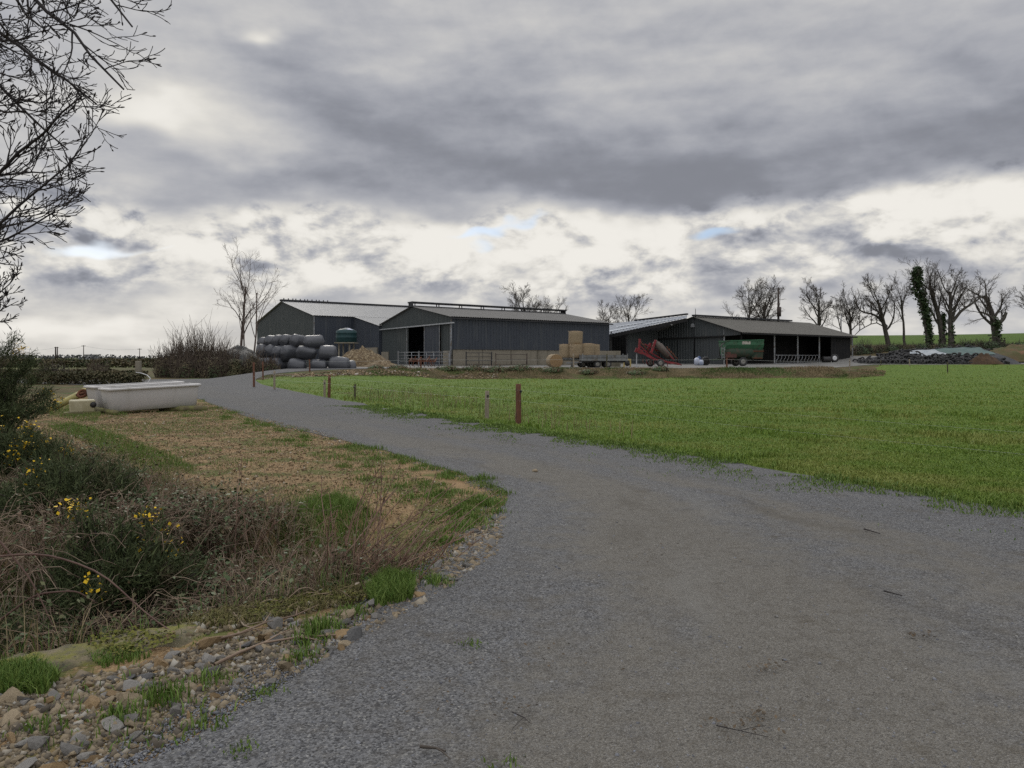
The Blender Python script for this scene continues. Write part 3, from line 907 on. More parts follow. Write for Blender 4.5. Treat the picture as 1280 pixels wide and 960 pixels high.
bale_me = [bale_mesh(s) for s in (1, 5, 9)]
for me_ in bale_me: me_.materials.append(M_wrap)
LB = [  # px, py, Y, yaw deg, length scale, label
    (371.5, 457.3, 62.6, 12, 1.05, 'black wrapped bale lying in the bottom row above the grass verge, first full one'),
    (398.5, 457.4, 62.4, 8, 1.0, 'black wrapped bale in the middle of the bottom row of the stack'),
    (424.0, 456.6, 62.6, 14, 1.15, 'bulging black wrapped bale second from the spoil heap end of the bottom row'),
    (438.5, 458.8, 63.4, 30, .62, 'smaller half hidden black bale at the spoil heap end of the bottom row'),
    (350.5, 456.0, 64.2, 48, 1.0, 'shadowed black bale in the bottom row beside the scrub'),
    (340.0, 455.4, 65.0, 50, 1.0, 'black bale half lost in the scrub at the stack foot'),
    (383.0, 441.0, 63.0, 20, 1.2, 'long tilted black bale in the middle row showing its pale end'),
    (409.5, 441.6, 62.8, 14, .98, 'black wrapped bale at the open end of the middle row'),
    (362.0, 440.6, 64.0, 50, 1.0, 'wrinkled grey black bale end next to the long bale in the middle row'),
    (351.0, 440.4, 64.7, 50, 1.0, 'black bale end third from the long bale in the middle row'),
    (341.0, 440.2, 65.4, 52, 1.0, 'black bale end near the scrub in the middle row'),
    (331.5, 439.8, 66.1, 54, 1.0, 'last black bale end of the middle row touching the scrub'),
    (392.5, 428.3, 63.4, 22, 1.25, 'long sagging black bale crowning the stack, its side facing the field'),
    (373.0, 427.6, 64.5, 52, 1.0, 'black bale end next to the long crowning bale in the top row'),
    (360.5, 427.2, 65.2, 52, 1.0, 'tallest sitting black bale end in the top row of the stack'),
    (350.5, 427.8, 65.9, 54, 1.0, 'dark black bale end in the middle of the top row'),
    (341.5, 427.8, 66.6, 54, 1.0, 'black bale end second from the tree end of the top row'),
    (332.5, 428.6, 67.3, 56, 1.0, 'last black bale end of the top row below the bare trees')]
for i, (px, py, Y, yaw, ls, lab) in enumerate(LB):
    o = link('wrapped_bale', bale_me[i % 3]); o.location = PX(px, py + random.uniform(-.7, .5), Y)
    o.rotation_euler = (random.uniform(-2.5, 2.5), random.uniform(-.09, .14), math.radians(yaw + random.uniform(-9, 9))); k_ = random.uniform(.92, 1.08); o.scale = (ls * k_, k_, k_ * random.uniform(.93, 1.05))
    tag(o, lab, 'silage bale', 'black wrapped silage bales in a stack')

# =============================================================== straw bales
m, b = new_mat('straw'); co = n_obj(); x, y, z = n_sep(co)
s1_ = n_noise(n_comb(x * 7, y * 7, z * 30), 1.5, 4, .65)
col = n_mix(n_ss(.35, .65, s1_), (.18, .135, .082), (.29, .225, .142))
col = n_mix(n_ss(.55, .7, n_noise(co, 2.5, 5, .6)) * .5, col, (.20, .13, .06))
setc(b, col); b.inputs['Roughness'].default_value = .95
X.nt.links.new(n_bump(s1_, .8, .03), b.inputs['Normal']); M_straw = m
m, b = new_mat('straw_face'); co = n_obj(); x, y, z = n_sep(co)
rr = X.op('SQRT', x * x + y * y); sp = X.op('SINE', rr * 62.0 + n_noise(co, 3, 4) * 9.0) * .5 + .5
setc(b, n_mix(sp * .6 + n_noise(co, 24, 4, .7) * .4, (.15, .09, .042), (.29, .195, .10))); b.inputs['Roughness'].default_value = .95
X.nt.links.new(n_bump(sp, .6, .03), b.inputs['Normal']); M_straw_face = m


def straw_bale(loc, rot, label, R=.60, Hh=1.17, seed=0):
    t = thing('straw_bale', label, 'straw bale', loc, group='round straw bales')
    t.rotation_euler = rot
    n = 28; mb = MB(); vs = []; zs = (0, .05, .25, .5, .75, .95, 1.0)
    for q_ in zs:
        for k_ in range(n):
            a = 2 * PI * k_ / n
            r = R * (1 - .06 * (q_ in (0, 1.0))) * (1 + .035 * mnoise.noise(Vector((math.cos(a) * 2 + seed, math.sin(a) * 2, q_ * 3))))
            vs.append((r * math.cos(a), r * math.sin(a), q_ * Hh))
    mb.add(vs, [(i * n + k_, i * n + (k_ + 1) % n, (i + 1) * n + (k_ + 1) % n, (i + 1) * n + k_) for i in range(len(zs) - 1) for k_ in range(n)], True)
    mb.build('bale_side', M_straw, t)
    for zz_, flip in ((Hh, 1), (0, -1)):
        mb = MB(); vs = [(0, 0, zz_ + .05 * flip)]
        for rr_ in (.5, .955):
            for k_ in range(n):
                a = 2 * PI * k_ / n; vs.append((R * rr_ * math.cos(a), R * rr_ * math.sin(a), zz_ + flip * (.035 * (rr_ < .9) + .003 + .02 * mnoise.noise(Vector((math.cos(a) * 3, math.sin(a) * 3, seed))))))
        fs = [(0, 1 + k_, 1 + (k_ + 1) % n) for k_ in range(n)] + [(1 + k_, n + 1 + k_, n + 1 + (k_ + 1) % n, 1 + (k_ + 1) % n) for k_ in range(n)]
        mb.add(vs, [f[::flip] for f in fs], True); mb.build('bale_face', M_straw_face, t)
    # loose straw standing out of the rim
    mb = MB(); rnd = random.Random(seed)
    for i in range(110):
        a = rnd.uniform(0, 2 * PI); zz_ = rnd.choice((0, Hh, Hh, rnd.uniform(0, Hh)))
        p = V3((R * math.cos(a), R * math.sin(a), zz_)) * 1.0
        d_ = V3((math.cos(a) + rnd.uniform(-.7, .7), math.sin(a) + rnd.uniform(-.7, .7), rnd.uniform(-.8, .8))).normalized() * rnd.uniform(.06, .16)
        q_ = d_.orthogonal().normalized() * .008
        mb.add([p - q_, p + q_, p + d_], [(0, 1, 2)])
    mb.build('straw_fringe', M_straw, t)['kind'] = 'stuff'
    return t


def gz(x, y, off=.034): return Hs(x, y) + off


p = PX(688.5, 450, 65); z0 = gz(p.x, p.y)
straw_bale((p.x + .15, p.y + .55, z0 + .58), (PI / 2, 0, math.radians(14)), 'round straw bale lying on the yard with its spiral face showing', .585, 1.2, 3)
DK = PX(718, 447.2, 68).z
for (px, dy, zoff, lab, sd) in ((707.6, .5, 0, 'straw bale standing on the trailer beside the lying bale', 1), (720.2, -.15, 0, 'straw bale under the topmost bale on the trailer', 2),
                                (719.2, .1, 1.16, 'topmost straw bale sitting on two others on the trailer', 5), (734.0, .0, .06, 'ragged straw bale with loose golden top at the trailer end', 4), (741.5, 1.0, 0, 'straw bale half hidden behind the ragged one', 6)):
    p = PX(px, 447, 68 + dy)
    straw_bale((p.x, p.y, DK + zoff), (random.uniform(-.03, .03), random.uniform(-.03, .03), random.uniform(0, 6)), lab, .615, 1.17, sd)

# =============================================================== flatbed trailers
M_deck = mat('grey_trailer_sides', (.105, .11, .11), (.15, .152, .148), 3, .65, c3=(.075, .06, .045), s3=2.0)
M_tyre = mat('tyre_rubber', (.020, .020, .021), (.050, .049, .047), 5, .8, .4, 30, .01)
M_rim = mat('dusty_rim', (.22, .215, .20), (.15, .14, .12), 5, .6)
M_black = mat('black_paint', (.016, .016, .017), (.03, .028, .026), 3, .6)


def wheel(parent, loc, R=.3, W=.2, rim=M_rim, ax='Y', name='wheel'):
    rot = Matrix.Rotation(PI / 2, 3, 'X') if ax == 'Y' else Matrix.Rotation(PI / 2, 3, 'Y')
    mb = MB(); mb.lathe([(R * .58, -W / 2 * .8), (R * .9, -W / 2), (R, -W / 2 * .6), (R, W / 2 * .6), (R * .9, W / 2), (R * .58, W / 2 * .8)], (0, 0, 0), rot, 18, True)
    w_ = mb.build(name, M_tyre, parent); w_.location = loc
    mb = MB(); mb.lathe([(.02, -W * .42), (R * .3, -W * .40), (R * .36, -W * .3), (R * .59, -W * .38), (R * .59, W * .38), (R * .3, W * .3), (.02, W * .3)], (0, 0, 0), rot, 18, True)
    mb.build('rim', rim, w_)
    return w_


def trailer(name, label, loc, rz, L, W, deck, sides, wx, R, bar):
    t = thing(name, label, 'trailer', loc, rz)
    mb = MB(); mb.box((0, 0, deck - .05), (L, W, .1)); mb.build('deck', M_deck, t)
    mb = MB()
    for s in (-1, 1): mb.bar((-L / 2 + .1, s * W * .3, deck - .17), (L / 2 - .1, s * W * .3, deck - .17), .08, .14)
    for i in range(6): mb.bar((-L / 2 + .2 + i * (L - .4) / 5, -W / 2 + .03, deck - .14), (-L / 2 + .2 + i * (L - .4) / 5, W / 2 - .03, deck - .14), .06, .08)
    mb.build('chassis', M_black, t)
    if sides:
        for s in (-1, 1):
            for k_ in range(2):
                mb = MB(); cx = -L / 4 + k_ * L / 2
                mb.box((cx, s * (W / 2 - .02), deck + sides / 2 + .01), (L / 2 - .06, .04, sides)); mb.bar((cx - L / 4 + .05, s * (W / 2 + .012), deck + sides * .55), (cx + L / 4 - .05, s * (W / 2 + .012), deck + sides * .55), .022, .06)
                mb.build('side_board', M_deck, t)
        for s in (-1, 1):
            mb = MB(); mb.box((s * (L / 2 - .02), 0, deck + sides / 2 + .01), (.04, W - .1, sides)); mb.build('end_board', M_deck, t)
            for q_ in (-1, 1):
                mb = MB(); mb.bar((s * (L / 2 - .03), q_ * W / 2, deck - .1), (s * (L / 2 - .03), q_ * W / 2, deck + sides + .12), .06); mb.build('corner_post', M_steel, t)
    for xx in wx:
        for s in (-1, 1): wheel(t, (xx, s * (W / 2 - .2), R), R, .2)
        mb = MB(); mb.bar((xx, -W / 2 + .2, R), (xx, W / 2 - .2, R), .08); mb.build('axle', M_black, t)
    if bar:
        mb = MB()
        for s in (-1, 1): mb.bar((-L / 2, s * W * .35, deck - .2), (-L / 2 - bar, 0, deck - .28), .07, .1)
        mb.box((-L / 2 - bar - .1, 0, deck - .27), (.3, .12, .1)); mb.build('drawbar', M_steel, t)
        mb = MB(); mb.tube([(-L / 2 - bar * .75, .12, deck + .1), (-L / 2 - bar * .75, .12, .12)], .035, 8); mb.lathe([(.03, -.03), (.11, -.03), (.11, .03), (.03, .03)], (-L / 2 - bar * .75, .12, .11), Matrix.Rotation(PI / 2, 3, 'X'), 12); mb.build('jockey_wheel', M_black, t)
    return t


p = PX(719, 447, 68.6); zz0 = gz(p.x, p.y)
trailer('flatbed_trailer', 'bare low trailer carrying the stacked straw bales', (p.x + .3, p.y, zz0), .06, 3.6, 2.1, DK - zz0, 0, (.3, 1.05), .29, .9)
p = PX(754, 447, 66.4)
zz0 = gz(p.x, p.y)
trailer('dropside_trailer', 'empty grey dropside trailer with two axles beside the straw bales', (p.x, p.y, zz0), .05, 3.9, 2.0, .68, .4, (-.62, .28), .30, 1.0)
# low pale load behind it
ld = thing('stone_bin', 'low grey concrete bin wall standing behind the dropside trailer', 'bin', (*PX(755, 447, 72).xy, gz(8, 72)))
mb = MB(); mb.box((0, 0, .75), (2.6, .25, 1.5)); mb.build('front_panel', M_block, ld)
mb = MB(); mb.box((1.42, 1.1, .75), (.25, 2.4, 1.5)); mb.build('side_panel', M_block, ld)

# =============================================================== red folded cultivator
M_red = mat('red_paint', (.20, .020, .026), (.13, .015, .018), 4, .6, c3=(.07, .028, .02), s3=3.0)
M_roller = mat('soil_rubbed_steel', (.055, .045, .038), (.095, .075, .06), 8, .7)
Yc = 72.5


def R_(px, py, dy=0.0):
    q_ = PX(px, py, Yc + dy); return q_ - C0


C0 = V3((*PX(822, 458, Yc).xy, gz(PX(822, 458, Yc).x, Yc)))
cv = thing('cultivator', 'red folded cultivator with upright frame arms and dark crumbler rollers', 'cultivator', C0)
mb = MB()
for dy in (-.5, .5):
    mb.bar(R_(795, 436.5, dy), R_(818, 449, dy), .16, .22); mb.bar(R_(818, 449, dy), R_(849, 455.5, dy), .14, .16)
    mb.bar(R_(794, 437, dy), R_(803, 440.5, dy), .2, .4)
mb.bar(R_(797, 437.5, -.7), R_(797, 437.5, .7), .18, .3); mb.bar(R_(818, 449, -.8), R_(818, 449, .8), .2, .2)
mb.build('main_frame', M_red, cv)
for a_, b_, dy in (((798.5, 441), (799.5, 423.5), -.2), ((814, 441), (819.5, 425), -.5), ((808, 442), (813, 429), .6)):
    mb = MB(); mb.bar(R_(*a_, dy), R_(*b_, dy), .17, .2); mb.build('wing_arm', M_red, cv)
for i in range(3):
    mb = MB(); a_ = R_(818 + i * 3.2, 427 + i * 2.0, -.3 + i * .35); b_ = R_(835 + i * 2.2, 446 + i * 1.2, -.3 + i * .35)
    mb.tube([a_, a_.lerp(b_, .5), b_], .26, 10); mb.build('crumbler_roller', M_roller, cv)
for i in range(16):
    mb = MB(); q_ = R_(801 + i * 2.7, 426.5 + (i % 4) * 2.2 + i * .55, .2 + .12 * (i % 5)); mb.tube([q_, q_ + V3((.12, 0, -.28)), q_ + V3((.38, -.05, -.5)), q_ + V3((.3, -.05, -.78))], [.04, .04, .035, .02], 5); mb.build('tine', M_rust, cv)
for i in range(8):
    q_ = R_(804 + i * 4.4, 448.5 + i * .7, -.6 + (i % 3) * .5); mb = MB(); mb.tube([q_, q_ + V3((-.05, 0, -.28)), q_ + V3((.16, 0, -.52))], [.045, .04, .02], 5); mb.build('tine', M_red if i % 2 else M_rust, cv)
mb = MB(); mb.bar(R_(812, 440, .1), R_(838, 455, .1), .12); mb.bar(R_(826, 433, -.4), R_(843, 450, -.4), .1); mb.bar(R_(806, 430, .4), R_(826, 440, .4), .1); mb.bar(R_(800, 432, .0), R_(815, 447, .0), .1); mb.build('brace', M_red, cv)
for px_, dy in ((825.5, -.7), (813, .9)):
    q_ = R_(px_, 454.2, dy); q_.z = .36; w_ = wheel(cv, q_, .36, .26)
mb = MB(); mb.tube([R_(833, 452, .2), R_(845, 453.5, .3), R_(852, 456.5, .3)], .06, 6); mb.build('drawbar', M_red, cv)
st = thing('prop_stand', 'pale steel prop stand under the nose of the red cultivator', 'stand', (*PX(795.5, 458, Yc - .3).xy, gz(PX(795.5, 458, Yc).x, Yc)))
mb = MB(); mb.bar((0, 0, 0.05), (0.03, 0, 1.25), .09); mb.build('leg', M_steel_pale, st)
mb = MB(); mb.box((0, 0, .03), (.4, .3, .06)); mb.build('foot_plate', M_steel_pale, st)

# pale yellow frame beside it
yf = thing('yellow_frame', 'pale yellow machine frame parked between trailer and red cultivator', 'frame', (*PX(784, 458, 70).xy, gz(PX(784, 458, 70).x, 70)))
M_yel = mat('faded_yellow', (.40, .31, .11), (.30, .23, .09), 4, .7)
mb = MB()
for x_ in (-.28, .28): mb.bar((x_, 0, 0), (x_, 0, .72), .13)
mb.bar((-.3, 0, .72), (.34, 0, .66), .16); mb.build('frame', M_yel, yf)
mb = MB(); mb.lathe([(.02, -.1), (.2, -.12), (.24, 0), (.2, .12), (.02, .1)], (0, -.08, .32), Matrix.Rotation(PI / 2, 3, 'X'), 14); mb.build('hub', M_black, yf)

# bags and a dark tyre at the foot of the gable
bg_ = thing('feed_bag_heap', 'slumped white and blue plastic feed bags by the low barn gable', 'bags', (*PX(873.5, 458, 84).xy, gz(PX(873.5, 458, 84).x, 84)))
M_bag = mat('white_plastic_bag', (.42, .44, .50), (.26, .30, .40), 3, .5); M_bagb = mat('blue_plastic_bag', (.05, .09, .20), (.03, .05, .10), 3, .5)


def sack(parent, c, s, mt, seed):
    mb = MB(); vs = []; n, m_ = 10, 6
    for i in range(m_ + 1):
        th = PI * i / m_
        for k_ in range(n):
            a = 2 * PI * k_ / n; nz = 1 + .25 * mnoise.noise(Vector((math.cos(a) * 1.5 + seed, math.sin(a) * 1.5, th)))
            vs.append((c[0] + s[0] * math.sin(th) ** .7 * math.cos(a) * nz, c[1] + s[1] * math.sin(th) ** .7 * math.sin(a) * nz, c[2] + s[2] * math.cos(th) * nz))
    mb.add(vs, [(i * n + k_, (i + 1) * n + k_, (i + 1) * n + (k_ + 1) % n, i * n + (k_ + 1) % n) for i in range(m_) for k_ in range(n)], True)
    return mb.build('bag', mt, parent)


sack(bg_, (-.2, 0, .42), (.32, .3, .45), M_bag, 1); sack(bg_, (.2, -.1, .3), (.3, .3, .34), M_bag, 4); sack(bg_, (.1, .2, .62), (.22, .22, .4), M_bagb, 7)
ty = thing('leaning_tractor_wheel', 'dark tractor tyre leaning beside the feed bags', 'tyre', (*PX(882, 458, 84.2).xy, gz(PX(882, 458, 84).x, 84) + .48))
ty.rotation_euler = (.25, 0, .2)
wheel(ty, (0, 0, 0), .5, .36, M_black, 'Y', 'tread')

# =============================================================== green diet feeder
M_green = mat('green_enamel', (.032, .105, .052), (.024, .080, .040), 2.5, .6, c3=(.045, .055, .034), s3=1.6)
M_green_d = mat('mud_splashed_green', (.018, .040, .024), (.035, .038, .024), 3, .75, c3=(.05, .042, .028), s3=1.5)
Yf = 78.5
fc = PX(926, 458, Yf)
fd = thing('diet_feeder', 'green trailed diet feeder wagon with flared hopper parked before the low barn', 'feeder wagon', (fc.x, fc.y, gz(fc.x, fc.y)), math.radians(8))
u_ = Yf / F                      # metres per photo pixel here
mb = MB()
L0, L1 = -1.95, 2.0
prof = [(-1.0, 2.62), (-1.02, 2.15), (-.72, 1.45), (-.5, .95), (.5, .95), (.72, 1.45), (1.02, 2.15), (1.0, 2.62)]
pr2 = [(-.95, 2.50), (-.95, 2.1), (-.62, 1.5), (-.42, 1.0), (.42, 1.0), (.62, 1.5), (.95, 2.1), (.95, 2.50)]
for xs_, pp in ((L0, pr2), (L0 + .5, prof), (.9, prof), (L1, prof)):
    mb.v.extend([(xs_ if z > 1.2 or xs_ != L1 else xs_ - .35, y_, z) for y_, z in pp])
n = 8
for i in range(3):
    for j in range(n - 1): mb.f.append([i * n + j, (i + 1) * n + j, (i + 1) * n + j + 1, i * n + j + 1]); mb.s.append(False)
mb.f.append(list(range(n))[::-1]); mb.s.append(False); mb.f.append([3 * n + j for j in range(n)]); mb.s.append(False)
mb.build('hopper', M_green, fd, .03)
mb = MB()
for s in (-1, 1):
    mb.bar((L0, s * .99, 2.56), (L1, s * 1.05, 2.66), .09, .1)
mb.bar((L1, -1.02, 2.62), (L1, 1.02, 2.62), .09, .1); mb.bar((L0, -.95, 2.5), (L0, .95, 2.5), .09, .1)
for x_ in (-.8, .3, 1.3): mb.bar((x_, -1.06, 2.6), (x_, -.62, 1.3), .07)
mb.build('rim_rail', M_green, fd)
mb = MB(); mb.tube([(-1.9, -.55, 1.32), (-1.5, -.62, 1.36), (.7, -.62, 1.36), (1.0, -.55, 1.30)], [.42, .52, .52, .40], 16); mb.build('mixing_drum', M_green_d, fd)
mb = MB(); mb.box((1.35, -.62, 1.22), (1.15, .6, .95), None, 1.12); mb.build('discharge_hopper', M_green_d, fd)
mb = MB(); mb.box((1.35, -.96, 1.52), (1.3, .1, .09)); mb.box((1.35, -.98, .82), (1.0, .12, .08)); mb.build('discharge_door', M_rust, fd)
mb = MB(); mb.box((-1.45, -.86, 1.15), (1.0, .5, .55)); mb.bar((-1.9, -.6, .7), (-1.0, -.6, .7), .14); mb.build('gearbox_guard', mat('dull_red_guard', (.10, .035, .025), (.06, .03, .024), 4, .7), fd)
mb = MB(); mb.box((.12, -1.015, 2.36), (.9, .03, .30), Matrix.Rotation(-.0, 3, 'X')); mb.build('name_plate', mat('worn_white_plate', (.42, .40, .34), (.22, .20, .17), 9, .7), fd)
mb = MB()
for s in (-1, 1): mb.bar((-2.3, s * .45, .72), (1.7, s * .45, .78), .12, .18)
for s in (-1, 1): mb.bar((-2.2, s * .45, .7), (-3.1, 0, .62), .12, .14)
mb.build('chassis', M_green_d, fd)
for s in (-1, 1): wheel(fd, (-.18, s * .85, .46), .46, .34)
mb = MB(); mb.bar((-.18, -.85, .46), (-.18, .85, .46), .12); mb.build('axle', M_black, fd)
mb = MB()
mb.tube([(-2.05, -.7, 2.35), (-2.35, -.7, 2.1), (-2.3, -.7, 1.3), (-2.5, -.6, .75)], .05, 6); mb.tube([(-2.05, -.5, 2.35), (-2.5, -.5, 1.9), (-2.45, -.4, 1.0)], .04, 6); mb.build('hydraulic_hoses', M_black, fd)
mb = MB()
for x_ in (-2.15, -2.4): mb.bar((x_, -.85, .75), (x_, -.85, 1.95), .06)
for i in range(4): mb.bar((-2.15, -.85, .85 + i * .32), (-2.4, -.85, .85 + i * .32), .05)
mb.build('ladder', M_steel, fd)

# black wheel with a white rim at the far end of the open front
p = PX(1043, 451.5, 103)
wq = thing('rimmed_barn_wheel', 'black wheel with bright white rim standing in the open barn end', 'wheel', (p.x, p.y, gz(p.x, p.y) + .56), .1)
wheel(wq, (0, 0, 0), .56, .3, mat('white_rim', (.62, .62, .62), (.5, .5, .5), 3, .5), 'Y', 'tread')
p = PX(1033, 452, 102); dh = thing('silage_drum', 'dark plastic drum on its side behind the white rimmed wheel', 'drum', (p.x, p.y, gz(p.x, p.y)))
mb = MB(); mb.lathe([(0, -.5), (.38, -.5), (.41, -.44), (.40, 0), (.41, .44), (.38, .5), (0, .5)], (0, 0, .41), Matrix.Rotation(PI / 2, 3, 'Y'), 16); mb.build('drum_shell', M_black, dh)

# =============================================================== gates and barriers in front of the middle barn
def gate(name, label, pA, pB, h=1.25, rails=5, mt=M_steel, stiles=2):
    A0 = V3((*pA, gz(*pA))); B0 = V3((*pB, gz(*pB)))
    t = thing(name, label, 'gate', A0); d_ = B0 - A0
    mb = MB()
    for s in np.linspace(0, 1, stiles): q_ = d_ * s; mb.tube([q_ + V3((0, 0, .12)), q_ + V3((0, 0, h))], .035, 6)
    mb.build('stiles', mt, t)
    mb = MB()
    for i in range(rails):
        z = .15 + (h - .15) * i / (rails - 1); mb.tube([V3((0, 0, z)), d_ + V3((0, 0, z))], .028 if i < rails - 1 else .035, 6)
    mb.build('rails', mt, t)
    for s in (0, 1):
        q_ = d_ * s * 1.02 - d_ * .01 * (1 - s); mb = MB(); mb.bar(q_ + V3((0, 0, -.05)), q_ + V3((0, 0, h + .12)), .11); mb.build('hanging_post', mt, t)
    return t


def G2(px, Y): return tuple(PX(px, 458, Y).xy)


gate('field_gate', 'pale tubular gate standing across the middle barn doorway', G2(498, 79.5), G2(523, 77.5), 1.4, 5, M_steel, 4)
gate('field_gate', 'second tubular gate running from the doorway to the barn corner', G2(524, 77.4), G2(561, 74.8), 1.4, 5, M_steel, 5)
gate('yard_barrier', 'dark thin barrier hurdle leaning along the pale block plinth', G2(583, 77.5), G2(614, 79.6), 1.35, 4, M_ridge, 3)
gate('yard_barrier', 'long low rusty rail barrier in front of the plinth near the straw bale', G2(620, 79.3), G2(658, 82), 1.2, 3, M_roller, 3)
hr = thing('rusty_harrow', 'rust red folded harrow frame standing before the gates', 'harrow', (*G2(528, 69), gz(*G2(528, 69))))
mb = MB()
for i in range(3): mb.bar((-1.2, -.4 + i * .4, .55 + .1 * i), (1.25, -.4 + i * .4, .5 + .1 * i), .07)
for i in range(4): mb.bar((-1.1 + i * .75, -.5, .5), (-1.0 + i * .75, .5, .85), .06)
mb.build('frame', M_rust, hr)
for i in range(8):
    mb = MB(); mb.tube([(-1.1 + i * .31, -.4 + (i % 3) * .4, .6), (-1.15 + i * .31, -.4 + (i % 3) * .4, .3), (-1.02 + i * .31, -.4 + (i % 3) * .4, 0)], .028, 5); mb.build('tine', M_rust, hr)
for s in (-1, 1):
    mb = MB(); mb.bar((s * .9, 0, .1), (s * .6, 0, 1.0), .07); mb.build('wing_arm', M_rust, hr)

# =============================================================== teal water tank on its stand
tk = PX(433, 428, 88); zt = PX(433, 428, 88).z
tank = thing('water_tank', 'round teal plastic water tank raised against the tall barn', 'tank', (tk.x, tk.y, gz(tk.x, tk.y)))
M_teal = mat('teal_plastic', (.012, .042, .044), (.009, .032, .034), 2, .55)
h_ = zt - gz(tk.x, tk.y)
mb = MB(); mb.lathe([(0, h_), (1.12, h_), (1.18, h_ + .08), (1.18, h_ + .5), (1.22, h_ + .55), (1.18, h_ + .6), (1.18, h_ + 1.0), (1.22, h_ + 1.05), (1.18, h_ + 1.1), (1.15, h_ + 1.3), (.75, h_ + 1.52), (.3, h_ + 1.58), (0, h_ + 1.58)], n=28); mb.build('tank_body', M_teal, tank)
mb = MB(); mb.lathe([(0, h_ + 1.66), (.28, h_ + 1.66), (.3, h_ + 1.56)], (.1, -.1, 0), n=16); mb.build('lid', M_pvc, tank)
mb = MB(); mb.add([(.3, -.55, h_ + 1.57), (.9, -.6, h_ + 1.42), (.75, -.85, h_ + 1.38), (.1, -.8, h_ + 1.50), (.5, -.62, h_ + 1.60)], [(0, 1, 4), (1, 2, 4), (2, 3, 4), (3, 0, 4)], True); mb.build('tarp_scrap', M_bag, tank)
for a in range(4):
    mb = MB(); mb.bar((math.cos(a * PI / 2 + .6) * .9, math.sin(a * PI / 2 + .6) * .9, -.05), (math.cos(a * PI / 2 + .6) * .9, math.sin(a * PI / 2 + .6) * .9, h_ - .1), .16); mb.build('leg', M_block, tank)
mb = MB(); mb.box((0, 0, h_ - .06), (2.3, 2.3, .12)); mb.build('platform', M_block, tank)

# =============================================================== spoil heap
m, b = new_mat('clay_rubble'); co = n_obj()
v_ = n_vor(co, 7, 'Color'); r_, _, _ = n_sep(v_)
col = n_mix(n_noise(co, 2.2, 6, .65), (.095, .064, .032), (.155, .11, .058)); col = n_mix(n_ss(.6, .9, r_) * .7, col, (.27, .215, .13)); col = n_mix(n_ss(.35, .1, r_) * .6, col, (.06, .042, .025))
setc(b, col); b.inputs['Roughness'].default_value = .95; X.nt.links.new(n_bump(n_noise(co, 9, 6, .7), 1.0, .08), b.inputs['Normal']); M_clay = m


def heap(name, label, cat, cx, cy, rx, ry, h, mt, seed, sharp=1.0, n=34, lump=.3):
    z0 = gz(cx, cy, -.06); mb = MB(); vs = []
    for j in range(n + 1):
        for i in range(n + 1):
            a, b_ = -1 + 2 * i / n, -1 + 2 * j / n
            wv = mnoise.noise(Vector((a * 1.5 + seed, b_ * 1.5, seed)))
            d_ = math.hypot(a, b_) * (1 + .22 * wv)
            hh = max(0, 1 - d_) ** sharp
            hh *= 1 + lump * mnoise.noise(Vector((a * 4 + seed, b_ * 4, 2))) + lump * .45 * mnoise.noise(Vector((a * 11, b_ * 11, seed)))
            vs.append((a * rx, b_ * ry, max(-.02, hh * h) + (.04 * mnoise.noise(Vector((a * 16, b_ * 16, 5))) if hh > 0 else 0)))
    fs = [(j * (n + 1) + i, j * (n + 1) + i + 1, (j + 1) * (n + 1) + i + 1, (j + 1) * (n + 1) + i) for j in range(n) for i in range(n)]
    mb.add(vs, fs, True); o = mb.build(name, mt); o.location = (cx, cy, z0)
    return tag(o, label, cat)


c = PX(452, 460, 74)
heap('spoil_heap', 'heap of ochre clay and rubble beside the wrapped bales', 'heap', c.x, c.y, 2.9, 2.3, 1.85, M_clay, 3.3, .62, 60)
c = PX(478, 460, 71); heap('spoil_heap', 'low spill of rubble at the foot of the ochre heap near the doorway', 'heap', c.x, c.y, 1.9, 1.5, .8, M_clay, 7.7, 1.0, 30)
c = PX(297, 470, 70)
M_pitsheet = mat('black_pit_sheet', (.014, .015, .015), (.03, .032, .028), 1.5, .6, .6, 5, .1)
heap('covered_silage_pit', 'black sheeted mound behind the scrub below the twin bare trees', 'silage pit', c.x, c.y, 4.2, 4.0, 2.9, M_pitsheet, 1.2, .75, 30, .12)

# =============================================================== silage clamp with tyres
M_clampsheet = mat('black_clamp_sheet', (.018, .019, .02), (.035, .035, .034), 1.2, .55, .4, 8, .05)
M_sheet_grey = mat('grey_white_sheet', (.26, .29, .31), (.34, .36, .37), 1.4, .5, .5, 6, .06)
M_sheet_green = mat('faded_green_sheet', (.055, .095, .088), (.085, .125, .112), .9, .6, .5, 5, .06)
cl_top = np.array([(1068, 456.8), (1085, 452), (1100, 447), (1130, 441.5), (1160, 438), (1190, 436.2), (1225, 434.8), (1243, 434.5), (1256, 440)])
YF, YB_ = 97.5, 106.5


def clamp_pt(px, t, off=0.0):
    Y = YF + (YB_ - YF) * t
    top = np.interp(px, cl_top[:, 0], cl_top[:, 1]); ztop = CAMZ - (top - HY) / F * 103.5
    X_ = (px - 640) / F * 101
    zb_ = Hs(X_, YF) + .02
    pr = np.interp(t, [0, .18, .45, .72, 1], [0, .38, .74, 1.0, .5])
    return V3((X_, Y, zb_ + (ztop - zb_) * pr + off + .10 * mnoise.noise(Vector((X_ * .6, Y * .6, 0)))))


clamp = thing('silage_clamp', 'long sheeted silage clamp weighted with old tyres below the tree line', 'silage clamp', (0, 0, 0))


